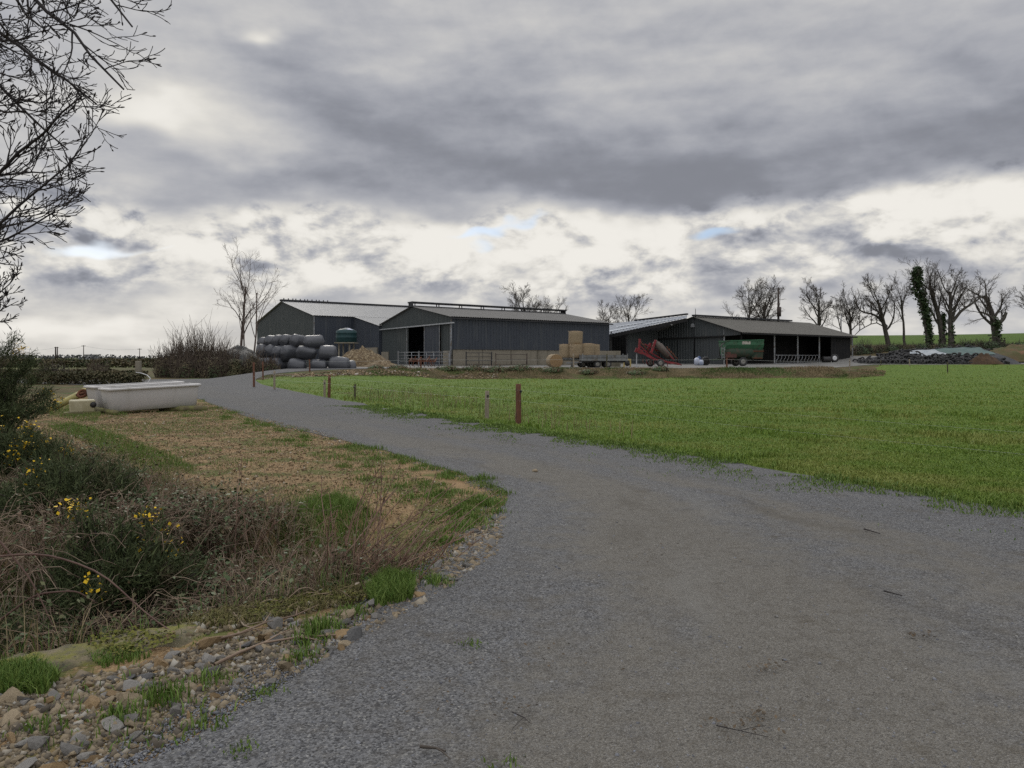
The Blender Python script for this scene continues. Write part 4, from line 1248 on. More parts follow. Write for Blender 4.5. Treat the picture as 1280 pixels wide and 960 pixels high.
def patch(mb, p0, p1, t0, t1_, off, nx_=24, nt_=14, wob_=0):
    vs = [];
    for j in range(nt_ + 1):
        for i in range(nx_ + 1):
            t = t0 + (t1_ - t0) * j / nt_; px = p0 + (p1 - p0) * i / nx_ + wob_ * math.sin(j * .9) * (1 if i in (0, nx_) else 0)
            vs.append(clamp_pt(px, t, off))
    mb.add(vs, [(j * (nx_ + 1) + i, j * (nx_ + 1) + i + 1, (j + 1) * (nx_ + 1) + i + 1, (j + 1) * (nx_ + 1) + i) for j in range(nt_) for i in range(nx_)], True)


mb = MB(); patch(mb, 1068, 1256, 0, 1, 0, 60, 16); mb.build('clamp_sheet', M_clampsheet, clamp)
mb = MB(); patch(mb, 1150, 1184, .34, .75, .05, 16, 10, 2); mb.build('grey_sheet', M_sheet_grey, clamp)
mb = MB(); patch(mb, 1182, 1240, .30, .76, .08, 24, 10, 1.5); mb.build('green_sheet', M_sheet_green, clamp)
tyre_me = []
for R, W in ((.36, .2), (.42, .24), (.32, .19)):
    mb = MB(); mb.lathe([(R * .6, -W * .3), (R * .8, -W * .5), (R * .97, -W * .38), (R, 0), (R * .97, W * .38), (R * .8, W * .5), (R * .6, W * .3), (R * .66, 0)], n=14, closed=True)
    me_ = mb.mesh('old_tyre'); me_.materials.append(M_tyre); tyre_me.append(me_)
rt = random.Random(4); ntyre = 0


def put_tyre(px, t, lift=.12, tilt=.35):
    global ntyre
    p = clamp_pt(px, t, lift); q_ = clamp_pt(px, min(1, t + .06), lift)
    sl_ = math.atan2(q_.z - p.z, q_.y - p.y)
    o = link('old_tyre', tyre_me[rt.randrange(3)]); o.location = p
    o.rotation_euler = (sl_ + rt.uniform(-tilt, tilt), rt.uniform(-tilt, tilt), rt.uniform(0, 6)); ntyre += 1
    tag(o, 'old black tyre weighing down the sheeted silage clamp', 'tyre', 'old tyres weighing down the silage clamp')


for px in np.arange(1070, 1240, 4.6):
    for t in (.0, .07, .15, .24):
        if px < 1215 or t < .1: put_tyre(px + rt.uniform(-1.6, 1.6), t + rt.uniform(-.02, .02), .2, 1.1)
for px in np.arange(1074, 1152, 6.2):
    for t in (.34, .46, .58, .70):
        if rt.random() < .9: put_tyre(px + rt.uniform(-2, 2), t + rt.uniform(-.03, .03), .15, .9)
for px in np.arange(1130, 1252, 4.2):
    put_tyre(px + rt.uniform(-1, 1), .76 + rt.uniform(-.02, .03), .16, .7)
    if rt.random() < .6: put_tyre(px + rt.uniform(-1, 1), .83, .16, .8)
wt = thing('sheet_scrap', 'scrap of pale sheeting lying on the tyres of the clamp', 'sheet', clamp_pt(1138, .30, .45))
mb = MB(); mb.add([(-.45, 0, 0), (.4, -.1, .05), (.45, .3, .2), (-.3, .4, .25), (0, .15, .22)], [(0, 1, 4), (1, 2, 4), (2, 3, 4), (3, 0, 4)], True); mb.build('sheet_fold', M_sheet_grey, wt)
p = clamp_pt(1235, .95, .15)
pal = thing('pallet_stack', 'pale wooden pallets propped behind the end of the clamp', 'pallets', p, .3)
M_wood_pale = mat('pale_raw_wood', (.46, .36, .19), (.36, .27, .14), 4, .85)
for k_ in range(4):
    mb = MB(); mb.bar((-1.1 + k_ * .45, -.3, .4), (-.7 + k_ * .45, -.5, -.25), .2, .05); mb.build('slat', M_wood_pale, pal)
mb = MB(); mb.bar((-1.2, -.3, .3), (.8, -.36, .28), .05, .12); mb.build('bearer', M_wood_pale, pal)
p = V3((*PX(1252, 450, 101).xy, 0)); p.z = gz(p.x, p.y)
sh2 = heap('earth_bank', 'rough brown earth bank closing the end of the silage clamp', 'bank', p.x + 5, 104, 8.5, 3.5, 2.3, mat('rough_earth', (.10, .075, .04), (.075, .075, .03), 1.2, .95, .8, 6, .1, c3=(.16, .09, .05), s3=.8), 5.1, .6, 40, .3)
p = PX(1228, 456, 98); hp2 = heap('soil_heap', 'small dark reddish soil heap at the clamp corner', 'heap', p.x, 97.6, 2.4, 1.5, 1.5, mat('dark_soil', (.05, .032, .02), (.08, .05, .028), 2, .95, .8, 8, .1), 9.4, .8, 26, .4)
cw = thing('concrete_wall', 'low pale concrete wall running beyond the clamp end', 'wall', (*PX(1262, 440, 110).xy, Hs(PX(1262, 440, 110).x, 110)), .12)
mb = MB(); mb.box((2, 0, .5), (9, .25, 1.2)); mb.build('wall_panel', M_block, cw)
# =============================================================== plant helpers
class Tubes:
    """many tapering limbs gathered into one mesh"""
    def __init__(self): self.g = {}
    def add(self, P, r, sides=4):
        P = np.asarray(P, np.float32); self.g.setdefault((len(P), sides), []).append((P, np.asarray(r, np.float32)))
    def build(self, name, m, parent=None):
        Vs = []; Fs = []; base = 0
        for (n, s), L in self.g.items():
            P = np.stack([l[0] for l in L]); R = np.stack([l[1] for l in L]); N = len(P)
            d = np.gradient(P, axis=1); d /= np.linalg.norm(d, axis=2, keepdims=True) + 1e-9
            ax = P[:, -1] - P[:, 0]; ax /= np.linalg.norm(ax, axis=1, keepdims=True) + 1e-9
            ref = np.where(np.abs(ax[:, 2:3]) < .8, np.array([[0, 0, 1.]]), np.array([[1., 0, 0]]))
            u = np.cross(d, ref[:, None, :]); u /= np.linalg.norm(u, axis=2, keepdims=True) + 1e-9
            w = np.cross(d, u)
            a = np.arange(s) * 2 * PI / s
            V = P[:, :, None, :] + R[:, :, None, None] * (u[:, :, None, :] * np.cos(a)[None, None, :, None] + w[:, :, None, :] * np.sin(a)[None, None, :, None])
            ring = np.arange(s); nx_ = (ring + 1) % s; i = np.arange(n - 1)[:, None] * s
            q = np.stack((i + ring, i + nx_, i + s + nx_, i + s + ring), -1).reshape(-1, 4)
            Fs.append((q[None] + (np.arange(N) * n * s)[:, None, None] + base).reshape(-1, 4)); Vs.append(V.reshape(-1, 3)); base += N * n * s
        if not Vs: return None
        me = np_mesh(name, np.concatenate(Vs), np.concatenate(Fs), 4); smooth(me)
        return link(name, me, m, parent)


def rot_about(v, ax, a):
    return v * math.cos(a) + ax.cross(v) * math.sin(a) + ax * ax.dot(v) * (1 - math.cos(a))


def grow(T, p, d, L, r, lev, cfg, rnd, out):
    """recursive limb; out: list of Tubes per level"""
    n = cfg['seg'][lev]; pts = [p.copy()]; rad = [r]; dirs = [d.copy()]
    step = L / (n - 1); end = r * cfg['taper'][lev]
    for i in range(1, n):
        d = d + V3((rnd.gauss(0, 1), rnd.gauss(0, 1), rnd.gauss(0, 1))) * cfg['wob'][lev] + V3((0, 0, cfg['trop'][lev]))
        if cfg.get('pull'): d = d + cfg['pull'] * .05
        d.normalize(); p = p + d * step; pts.append(p.copy()); dirs.append(d.copy()); rad.append(r + (end - r) * i / (n - 1))
    out[lev].add(pts, [max(x_, cfg['rmin']) for x_ in rad], cfg['sides'][lev])
    if lev + 1 >= len(cfg['seg']): return
    nc = cfg['n'][lev]; nc = max(1, int(nc * rnd.uniform(.8, 1.25)))
    az0 = rnd.uniform(0, 6.28)
    for c in range(nc):
        t = cfg['t0'][lev] + (1 - cfg['t0'][lev]) * (c + rnd.random()) / nc
        t = min(t, .999); i = int(t * (n - 1)); f = t * (n - 1) - i
        q = pts[i].lerp(pts[i + 1], f); dd = dirs[i + 1]
        ax = dd.orthogonal().normalized(); ax = rot_about(ax, dd, az0 + c * 2.4 + rnd.uniform(-.5, .5))
        a = math.radians(cfg['ang'][lev] * rnd.uniform(.65, 1.3)) * (1 - .35 * t)
        cd = rot_about(dd, ax, a)
        grow(T, q, cd, L * cfg['len'][lev] * rnd.uniform(.7, 1.15) * (1 - .35 * t * cfg.get('tipshort', 1)), max(cfg['rmin'], (rad[i] * (1 - f) + rad[i + 1] * f) * cfg['rr'][lev]), lev + 1, cfg, rnd, out)


def bare_tree(name, label, base, h, seed, r0=.3, lean=(0, 0), spread=1.0, n0=7, trunk_frac=.45, dens=1.0, m=None, pull=None, group=None, rmin=.0125, extra=None, wob0=.06):
    t = thing(name, label, 'tree', base, group=group)
    rnd = random.Random(seed)
    cfg = dict(seg=[7, 7, 6, 5, 4], taper=[.45, .35, .35, .4, .5], wob=[wob0, .13, .15, .17, .2], trop=[.02, .05, .045, .035, .03], sides=[8, 6, 5, 4, 3],
               n=[n0, 6 * dens, 6 * dens, 5 * dens], t0=[trunk_frac, .22, .2, .15], ang=[46 * spread, 42, 40, 36], len=[.70, .60, .58, .72], rr=[.50, .44, .42, .6], rmin=rmin, pull=pull)
    out = [Tubes() for _ in range(5)]
    grow(None, V3((0, 0, -.1)), V3((lean[0], lean[1], 1)).normalized(), h * .62, r0, 0, cfg, rnd, out)
    if extra: extra(out, cfg, rnd)
    T1 = Tubes(); T2 = Tubes()
    for k_, o_ in enumerate(out):
        for key, L in o_.g.items(): (T1 if k_ < 2 else T2).g.setdefault(key, []).extend(L)
    # scale so that the top is at h
    top = max(float(l[0][:, 2].max()) for o_ in (T1, T2) for L in o_.g.values() for l in L)
    s = h / top
    for T in (T1, T2):
        for L in T.g.values():
            for i, l in enumerate(L): L[i] = (l[0] * s, l[1])
    T1.build('trunk', m or M_bark, t); T2.build('crown', m or M_twig, t)
    t['_s'] = s
    return t


def leaf_mesh(name, C, size, m, parent=None, up=.3, asp=.45, kind='diamond', seed=0):
    """small leaf faces at the points C"""
    g_ = np.random.default_rng(seed); N = len(C); C = np.asarray(C)
    n_ = g_.normal(size=(N, 3)); n_[:, 2] = np.abs(n_[:, 2]) + up; n_ /= np.linalg.norm(n_, axis=1, keepdims=True)
    a = np.cross(n_, g_.normal(size=(N, 3))); a /= np.linalg.norm(a, axis=1, keepdims=True) + 1e-9; b_ = np.cross(n_, a)
    s = (size * g_.uniform(.6, 1.4, N))[:, None]
    V = np.stack((C - a * s, C - b_ * s * asp + n_ * s * .12, C + a * s, C + b_ * s * asp + n_ * s * .12), 1).reshape(-1, 3)
    me = np_mesh(name, V, np.arange(N * 4).reshape(-1, 4), 4)
    return link(name, me, m, parent)


def blade_mesh(name, P, h, w, m, parent=None, bend=.5, seed=0, dirs=None):
    """grass blades: base points P, heights h, widths w"""
    g_ = np.random.default_rng(seed); N = len(P); P = np.asarray(P); h = np.broadcast_to(h, N)[:, None]; w = np.broadcast_to(w, N)[:, None]
    a = g_.uniform(0, 2 * PI, N); s = np.stack((np.cos(a), np.sin(a), np.zeros(N)), 1)
    la = g_.uniform(0, 2 * PI, N) if dirs is None else dirs + g_.normal(0, .6, N)
    l = np.stack((np.cos(la), np.sin(la), np.zeros(N)), 1) * (g_.uniform(.1, 1, N)[:, None] * bend)
    up = np.array([[0, 0, 1.0]])
    mid = P + (up * .55 + l * .22) * h; tip = P + (up * (.98 - .25 * np.linalg.norm(l, axis=1, keepdims=True)) + l * .85) * h
    V = np.stack((P - s * w, P + s * w, mid - s * w * .75, mid + s * w * .75, tip), 1).reshape(-1, 3)
    f0 = np.array([(0, 1, 3), (0, 3, 2), (2, 3, 4)])
    F_ = (f0[None] + (np.arange(N) * 5)[:, None, None]).reshape(-1, 3)
    me = np_mesh(name, V, F_, 3)
    return link(name, me, m, parent)


def leafmat(name, c1, c2, isl=.35, rough=.65, trans=.0, c3=None, s3=1.0, t3=(.5, .62)):
    m, b = new_mat(name); co = n_obj()
    col = n_mix(n_island(), c1, c2)
    col = n_mix(1.0, col, n_mix(n_noise(co, .9, 4, .6), (1 - isl,) * 3, (1 + isl,) * 3), 'MULTIPLY')
    if c3: col = n_mix(n_ss(t3[0], t3[1], n_noise(co, s3, 5, .65)), col, c3)
    setc(b, col); b.inputs['Roughness'].default_value = rough; b.inputs['Specular IOR Level'].default_value = .2
    return m


M_bark = mat('dark_bark', (.040, .036, .030), (.075, .068, .055), 5, .95, .7, 14, .03)
M_twig = mat('bare_twigs', (.045, .038, .032), (.075, .062, .05), 1.5, .9)
M_twig_red = mat('reddish_twigs', (.070, .054, .042), (.11, .085, .064), 1.5, .9)
M_bark_ash = mat('grey_brown_bark', (.085, .062, .052), (.12, .095, .08), 3, .9)
M_ivy = leafmat('ivy_leaves', (.022, .042, .016), (.055, .080, .032), .5, .5)
M_scrub = leafmat('scrub_leaves', (.055, .048, .026), (.105, .085, .045), .5, .8, c3=(.034, .046, .02), s3=.5)
M_hedge = leafmat('hedge_leaves', (.042, .048, .022), (.105, .086, .048), .5, .8)
M_gorse = leafmat('gorse_spines', (.030, .044, .018), (.080, .098, .040), .5, .8, c3=(.10, .078, .048), s3=1.6, t3=(.52, .66))
M_flower = leafmat('gorse_flowers', (.55, .36, .015), (.75, .50, .03), .15, .6)
M_bleaf = leafmat('bramble_leaves', (.034, .058, .022), (.095, .125, .055), .4, .55, c3=(.11, .07, .042), s3=3)
M_cane = mat('bramble_canes', (.125, .085, .060), (.21, .155, .11), 3, .8, isl=.4, c3=(.19, .155, .11), s3=1.4)
M_dead = leafmat('dead_stems', (.15, .115, .065), (.31, .245, .15), .4, .9, c3=(.085, .085, .035), s3=1.1)
M_grass = leafmat('grass_blades', (.092, .160, .023), (.165, .226, .038), .4, .6, c3=(.20, .225, .055), s3=.30, t3=(.46, .62))
M_tuft = leafmat('bright_tufts', (.068, .128, .022), (.145, .20, .045), .25, .55)
M_bankgrass = leafmat('bank_grass', (.14, .105, .06), (.255, .20, .12), .35, .9, c3=(.06, .095, .025), s3=.30, t3=(.50, .60))

# =============================================================== trees on the hill and round the barns
def tb(px, Y): x_ = (px - 640) / F * Y; return (x_, Y, Hs(x_, Y) - .15)
def th(top, Y, base): return CAMZ + (HY - top) / F * Y - base[2]


TREES = [  # px, Y, top py, r0, lean, spread, n0, trunk_frac, dens, seed, label, pull
    (931.5, 128, 343, .30, (-.02, 0), .95, 9, .30, 1.1, 3, 'fine twigged bare tree behind the low barn, beside the forked one', None),
    (951.5, 128, 343, .34, (.05, 0), 1.0, 8, .30, 1.0, 8, 'bare tree forking wide beside the transformer pole', None),
    (1026, 130, 345, .30, (-.08, 0), 1.0, 10, .25, 1.0, 14, 'bare tree rising over the far end of the low barn roof', None),
    (1064, 127, 349, .24, (-.03, 0), .85, 9, .28, .95, 21, 'slim twiggy bare tree past the barn roof end', None),
    (1055, 126, 372, .13, (-.12, 0), .8, 5, .4, .8, 27, 'thin leaning sapling against the slim twiggy tree', None),
    (1111, 124, 339, .38, (-.12, 0), 1.25, 8, .28, 1.05, 33, 'broad bare tree with long low limbs reaching towards the barn', V3((-.35, 0, 0))),
    (1131.5, 123, 331, .20, (-.12, 0), .6, 6, .42, .8, 41, 'tall thin wavy bare tree next to the ivy column', V3((-.05, 0, .1))),
    (1178, 122, 317, .46, (.02, 0), .8, 8, .28, 1.0, 58, 'tallest heavy limbed bare tree standing against the ivy column', V3((0, 0, .15))),
    (1189, 121, 322, .42, (.04, 0), 1.05, 8, .36, 1.0, 63, 'dark bare tree with one long limb sweeping out over the clamp', V3((.35, 0, .0))),
    (1246, 122, 332, .55, (.0, 0), 1.15, 8, .38, 1.0, 71, 'stout pollarded bare tree with ivied trunk beyond the clamp', None),
    (1293, 122, 345, .36, (-.05, 0), 1.2, 8, .3, .95, 79, 'bare tree cut by the edge of the picture on the hill', None),
    (650, 135, 349, .34, (0, 0), 1.15, 10, .28, 1.1, 85, 'rounded bare tree behind the middle barn ridge', None),
    (690, 138, 370, .24, (0, 0), 1.1, 8, .3, .9, 88, 'small bare tree at the far end of the middle barn ridge', None),
    (757, 128, 373, .26, (-.03, 0), 1.0, 8, .3, 1.0, 93, 'low bushy bare tree behind the sloping shed roof', None),
    (783, 134, 365, .24, (.03, 0), .9, 9, .3, 1.0, 97, 'taller pale bare tree behind the sloping shed roof', None)]
for (px, Y, top, r0, lean, sp, n0, tf, dn_, sd, lab, pull) in TREES:
    b0_ = tb(px, Y)
    bare_tree('bare_tree', lab, b0_, th(top, Y, b0_), sd, r0 * 1.12, lean, sp, n0, tf, dn_ * 1.12, pull=pull, group='bare winter trees behind the farmyard')


def ivy(parent, path, rad, N, seed, size=.2):
    """ivy leaves hugging a trunk path (parent space)"""
    g_ = np.random.default_rng(seed); path = np.array(path); t = g_.random(N) ** .9 * (len(path) - 1); i = np.minimum(t.astype(int), len(path) - 2); f = (t - i)[:, None]
    c = path[i] * (1 - f) + path[i + 1] * f; rr = np.interp(t, np.arange(len(path)), rad)
    lump = .35 + 1.0 * vnoise(t * 3.0, np.round(g_.random(N) * 4) + seed, 1.1, seed)
    d_ = g_.normal(size=(N, 3)); d_ /= np.linalg.norm(d_, axis=1, keepdims=True)
    return leaf_mesh('ivy', c + d_ * (rr * lump * g_.uniform(.35, 1.1, N))[:, None], size, M_ivy, parent, .1, .7, seed=seed)


b0_ = tb(1161.5, 122); hh = th(335, 122, b0_); s = 122 / F
it = bare_tree('ivy_tree', 'leaning dark column of a tree smothered in ivy to its top', b0_, hh, 52, .34, (-.13, 0), .55, 6, .5, .7, pull=V3((-.1, 0, .1)))
ivy(it, [(0.1, 0, 0), (-.05, 0, 2.5), (-.4, 0, 5), (-1.1, 0, 7.5), (-1.8, 0, 9.6), (-2.0, 0, hh - .9), (-1.7, 0, hh - .1)], [.75, .7, .85, 1.1, 1.15, .95, .45], 3600, 2)
for lab_px, path, rad, N, sd in (('tallest heavy limbed', [(0, 0, 0), (.1, 0, 3), (.15, 0, 5.4)], [.75, .62, .5], 700, 5), ('stout pollarded', [(0, 0, 0), (0, 0, 2.5), (0, 0, 4.4)], [.95, .8, .6], 600, 6), ('dark bare tree with', [(0, 0, 0), (.1, 0, 2), (.15, 0, 3.6)], [.6, .55, .4], 250, 7)):
    t = next(o for o in COL.objects if o.get('label', '').startswith(lab_px)); ivy(t, path, rad, N, sd, .19)


# long sweeping limb and pollard stubs as extra trunks
def limb(parent, pts, r0, r1, seed, n=5):
    T = Tubes(); n_ = 8; P = np.array(pts, float); tt = np.linspace(0, len(P) - 1, n_); PP = np.stack([np.interp(tt, np.arange(len(P)), P[:, k_]) for k_ in range(3)], 1)
    T.add(PP, np.linspace(r0, r1, n_), 6); rnd = random.Random(seed); out = [Tubes() for _ in range(3)]
    cfg = dict(seg=[6, 5, 4], taper=[.35, .4, .5], wob=[.14, .17, .2], trop=[.08, .05, .04], sides=[4, 4, 3], n=[6, 5], t0=[.2, .15], ang=[45, 42], len=[.5, .5], rr=[.55, .6], rmin=.02)
    for i in range(n):
        q_ = V3(PP[int((.35 + .62 * i / n) * (n_ - 1))]); d_ = V3((rnd.uniform(-.4, .5), rnd.uniform(-.5, .5), 1)).normalized(); grow(None, q_, d_, rnd.uniform(1.6, 3.0), .09, 0, cfg, rnd, out)
    T.build('limb', M_bark, parent)
    T2 = Tubes()
    for o_ in out:
        for key, L in o_.g.items(): T2.g.setdefault(key, []).extend(L)
    T2.build('limb_twigs', M_twig, parent)


u1 = 122 / F
t = next(o for o in COL.objects if o.get('label', '').startswith('dark bare tree with'))
limb(t, [(.2, 0, 4.2), (1.6, 0, 6.0), (3.4, .2, 7.1), (5.2, .3, 8.3)], .26, .1, 3, 6)
t = next(o for o in COL.objects if o.get('label', '').startswith('broad bare tree'))
limb(t, [(-.3, 0, 3.2), (-2.2, 0, 5.2), (-4.4, .2, 5.6), (-5.6, 0, 7.4)], .22, .08, 5, 6)
limb(t, [(-.3, 0, 3.0), (-2.0, .5, 4.0), (-4.2, .8, 2.8), (-5.2, .8, 1.8)], .11, .05, 9, 4)
t = next(o for o in COL.objects if o.get('label', '').startswith('stout pollarded'))
limb(t, [(.1, 0, 3.6), (1.1, 0, 4.6), (1.5, 0, 5.6)], .32, .22, 6, 3); limb(t, [(-.1, 0, 3.9), (-1.3, 0, 5.2), (-2.6, 0, 5.7)], .24, .12, 8, 5)

# twin stemmed tree over the scrub
b0_ = (PX(300, 447, 72).x, 72, .4)
tw = bare_tree('twin_stem_tree', 'tall slender bare tree with pinkish stems behind the roadside scrub', b0_, CAMZ + (HY - 299) / F * 72 - .4, 113, .15, (-.01, 0), .62, 9, .3, .72, m=M_bark_ash, rmin=.007, wob0=.03)
b0_ = (PX(315, 447, 71).x, 71, .4)
bare_tree('twin_stem_tree', 'second slender bare stem leaning towards the tall barn from the scrub', b0_, CAMZ + (HY - 312) / F * 71 - .4, 127, .10, (.05, 0), .6, 8, .3, .68, m=M_bark_ash, rmin=.007, wob0=.035)
b0_ = (PX(305, 447, 71.5).x, 71.5, .4)
bare_tree('twin_stem_tree', 'thin inner bare stem between the two slender trees', b0_, CAMZ + (HY - 335) / F * 71.5 - .4, 131, .09, (.02, 0), .55, 7, .35, .65, m=M_bark_ash, rmin=.007)

# =============================================================== scrub, hedges
def twig_bush(name, label, loc, rx, ry, h, N, seed, m=None, rmin=.012, leaves=0, lsize=.06, lm=None, cat='bush', group=None, upright=.8, parts=('twigs', 'foliage'), sub=3, r0=.03):
    t = thing(name, label, cat, loc, group=group); rnd = random.Random(seed); T = Tubes(); C = []
    for i in range(N):
        a = rnd.uniform(0, 6.28); q_ = math.sqrt(rnd.random()); x0, y0 = rx * q_ * math.cos(a), ry * q_ * math.sin(a)
        hh = h * (1 - .55 * q_ ** 2) * rnd.uniform(.55, 1.05)
        p = V3((x0 * .75, y0 * .75, -.05)); d_ = V3((x0 / rx * (1 - upright) + rnd.gauss(0, .12), y0 / ry * (1 - upright) + rnd.gauss(0, .12), 1)).normalized()
        pts = [p.copy()]
        for k_ in range(4):
            d_ = (d_ + V3((rnd.gauss(0, .11), rnd.gauss(0, .11), .03))).normalized(); p = p + d_ * hh / 4; pts.append(p.copy())
        T.add(pts, [r0, r0 * .8, r0 * .6, max(rmin, r0 * .4), rmin * .8], 4)
        for s_ in range(sub):
            k_ = rnd.choice((1, 2, 3)); q0 = pts[k_].lerp(pts[k_ + 1], rnd.random()); dd = (pts[4] - pts[1]).normalized() + V3((rnd.gauss(0, .45), rnd.gauss(0, .45), rnd.uniform(-.1, .35)))
            dd.normalize(); L = hh * rnd.uniform(.15, .38); T.add([q0, q0 + dd * L * .5, q0 + dd * L + V3((0, 0, L * .1))], [rmin * 1.2, rmin, rmin * .7], 3)
    T.build(parts[0], m or M_twig_red, t)
    if leaves:
        g_ = np.random.default_rng(seed); d_ = g_.normal(size=(leaves, 3)); d_ /= np.linalg.norm(d_, axis=1, keepdims=True); d_[:, 2] = np.abs(d_[:, 2])
        rr = g_.random(leaves) ** .5
        C = d_ * rr[:, None] * np.array([[rx, ry, h * .72]]); C *= (.72 + .5 * vnoise(C[:, 0] + 3, C[:, 2] + C[:, 1], 1.5 / max(rx, .3), seed))[:, None]
        leaf_mesh(parts[1], C, lsize, lm or M_scrub, t, .2, .5, seed=seed)
    return t


SB = [(209, 64, 1.1, 3.0, 'low outer clump of reddish scrub at the gate end'), (224, 65, 1.2, 4.0, 'reddish bare scrub clump, second from the gate end'), (243, 66, 1.3, 4.6, 'tall reddish bare scrub in the middle of the thicket'),
      (262, 67, 1.3, 4.4, 'tall bare scrub with dense dark base beside the middle of the thicket'), (281, 66, 1.3, 3.4, 'scrub clump below the slender trees'), (232, 62.5, 1.4, 2.2, 'short brown scrub in front of the thicket'), (268, 62.5, 1.5, 2.3, 'short brown scrub fronting the tall clumps near the posts')]
for i, (px, Y, rx, h, lab) in enumerate(SB):
    q_ = PX(px, 470, Y); twig_bush('scrub_bush', lab, (q_.x, Y, Hs(q_.x, Y)), rx, 1.5, h, 170, 200 + i, rmin=.011, leaves=1500, lsize=.08, group='reddish scrub beside the track')
q_ = PX(296, 470, 61.5); twig_bush('ivy_stump', 'rounded ivy clad stump at the end of the scrub', (q_.x, 61.5, Hs(q_.x, 61.5)), .8, .8, 2.3, 20, 231, leaves=2600, lsize=.09, lm=M_hedge, cat='stump')
q_ = PX(318, 470, 61); twig_bush('scrub_bush', 'dark leafy scrub between the posts and the wrapped bales', (q_.x, 61, Hs(q_.x, 61)), .8, .8, 2.2, 70, 233, leaves=1500, lsize=.08, group='reddish scrub beside the track')
q_ = PX(335, 470, 60); twig_bush('scrub_bush', 'thin low scrub in front of the bottom row of bales', (q_.x, 60, Hs(q_.x, 60)), 1.1, .7, 1.3, 110, 234, leaves=500, lsize=.07, group='reddish scrub beside the track')
# slope scrub under the tree line
rs = random.Random(8)
for i, (px, Y, h, k_) in enumerate([(1068, 112, 3.2, 0), (1079, 113, 3.8, 1), (1092, 114, 3.2, 0), (1103, 116, 3.0, 0), (1117, 116, 2.6, 1), (1128, 117, 2.4, 0), (1141, 117, 2.6, 0), (1153, 117, 2.6, 1), (1166, 117, 2.8, 0), (1180, 117, 2.6, 1), (1194, 117, 2.4, 0), (1205, 118, 3.0, 1), (1219, 118, 3.4, 0), (1232, 119, 3.0, 1), (1247, 118, 3.2, 1), (1260, 118, 3.0, 0), (1274, 118, 2.6, 1), (1288, 118, 2.6, 0)]):
    x_ = (px - 640) / F * Y
    twig_bush('slope_bush', ('twiggy brown bush' if k_ == 0 else 'dark leafy bush') + ' on the rough slope under the tree line', (x_, Y, Hs(x_, Y)), 1.7, 1.4, h * (.62 if k_ else .5), 70, 300 + i, m=M_twig, rmin=.016, leaves=350 if k_ == 0 else 900, lsize=.13, lm=M_scrub if k_ == 0 else M_ivy, group='bushes on the rough slope', sub=3)


def hedge(name, label, A0, A1, w, h, N, size, m, seed, group=None, twigs=0):
    A0 = np.array(A0, float); A1 = np.array(A1, float); g_ = np.random.default_rng(seed); L = np.linalg.norm(A1 - A0); d_ = (A1 - A0) / L; n_ = np.array((-d_[1], d_[0]))
    s_ = g_.random(N) * L; top = h * (.72 + .55 * vnoise(s_, s_ * 0, 1 / max(1.2, h * 1.4), seed)); off = g_.normal(0, .33, N) * w
    c = A0 + (A1 - A0) / 2; x_ = A0[0] + d_[0] * s_ + n_[0] * off; y_ = A0[1] + d_[1] * s_ + n_[1] * off
    z_ = H(x_, y_) + top * g_.random(N) ** .75 * (1 - .3 * (off / w) ** 2); zc_ = Hs(*c)
    o = leaf_mesh(name, np.stack((x_ - c[0], y_ - c[1], z_ - zc_), 1), size, m, None, .2, .6, seed=seed); o.location = (c[0], c[1], zc_)
    return tag(o, label, 'hedge', group)


hedge('clipped_hedge', 'low clipped dark hedge beside the gate post', (-30, 47.5), (-22.6, 47.0), .8, .8, 6500, .07, M_hedge, 5)
hedge('field_hedge', 'brown hedge running behind the clipped one', (-46, 66), (-31.5, 66), 1.0, .62, 3800, .11, M_scrub, 6)
hedge('field_hedge', 'thicker dark far hedge crossing the left fields', (-90, 120), (-48, 118), 1.4, .85, 4200, .2, M_scrub, 7)
hedge('field_hedge', 'long brown hedge further across the flat land', (-150, 190), (-70, 185), 2.0, 1.0, 4200, .28, M_scrub, 8)
q_ = PX(122, 460, 60); twig_bush('thorn_bush', 'purplish bare thorn bush standing over the clipped hedge', (q_.x, 60, 0), 1.2, 1.0, 1.7, 120, 241, m=M_twig_red, rmin=.012, leaves=500, lsize=.07)
q_ = PX(66, 470, 52); twig_bush('thorn_bush', 'dark thorn bush at the far end of the clipped hedge', (q_.x, 52, 0), 1.6, 1.0, 1.5, 110, 243, m=M_twig, rmin=.012, leaves=1800, lsize=.08, lm=M_hedge)
# the far tree line, one mass on the horizon
g_ = np.random.default_rng(77); N = 15000; x_ = g_.uniform(-900, 700, N); y_ = g_.choice([420, 520, 640], N) + g_.normal(0, 3, N)
top = .55 * (.8 + 6.0 * vnoise(x_, y_ * 0 + np.round(y_ / 100), .022, 4) ** 2.2 + 2.5 * vnoise(x_, y_ * 0, .15, 9))
o = leaf_mesh('distant_treeline', np.stack((x_, y_, H(x_, y_) + top * g_.random(N) ** .7), 1), .75, leafmat('hazed_distant_trees', (.055, .06, .06), (.085, .088, .085), .25, .9), None, .1, .8, seed=3); o['kind'] = 'stuff'  # leaf colour greyed and paled, distance haze painted in
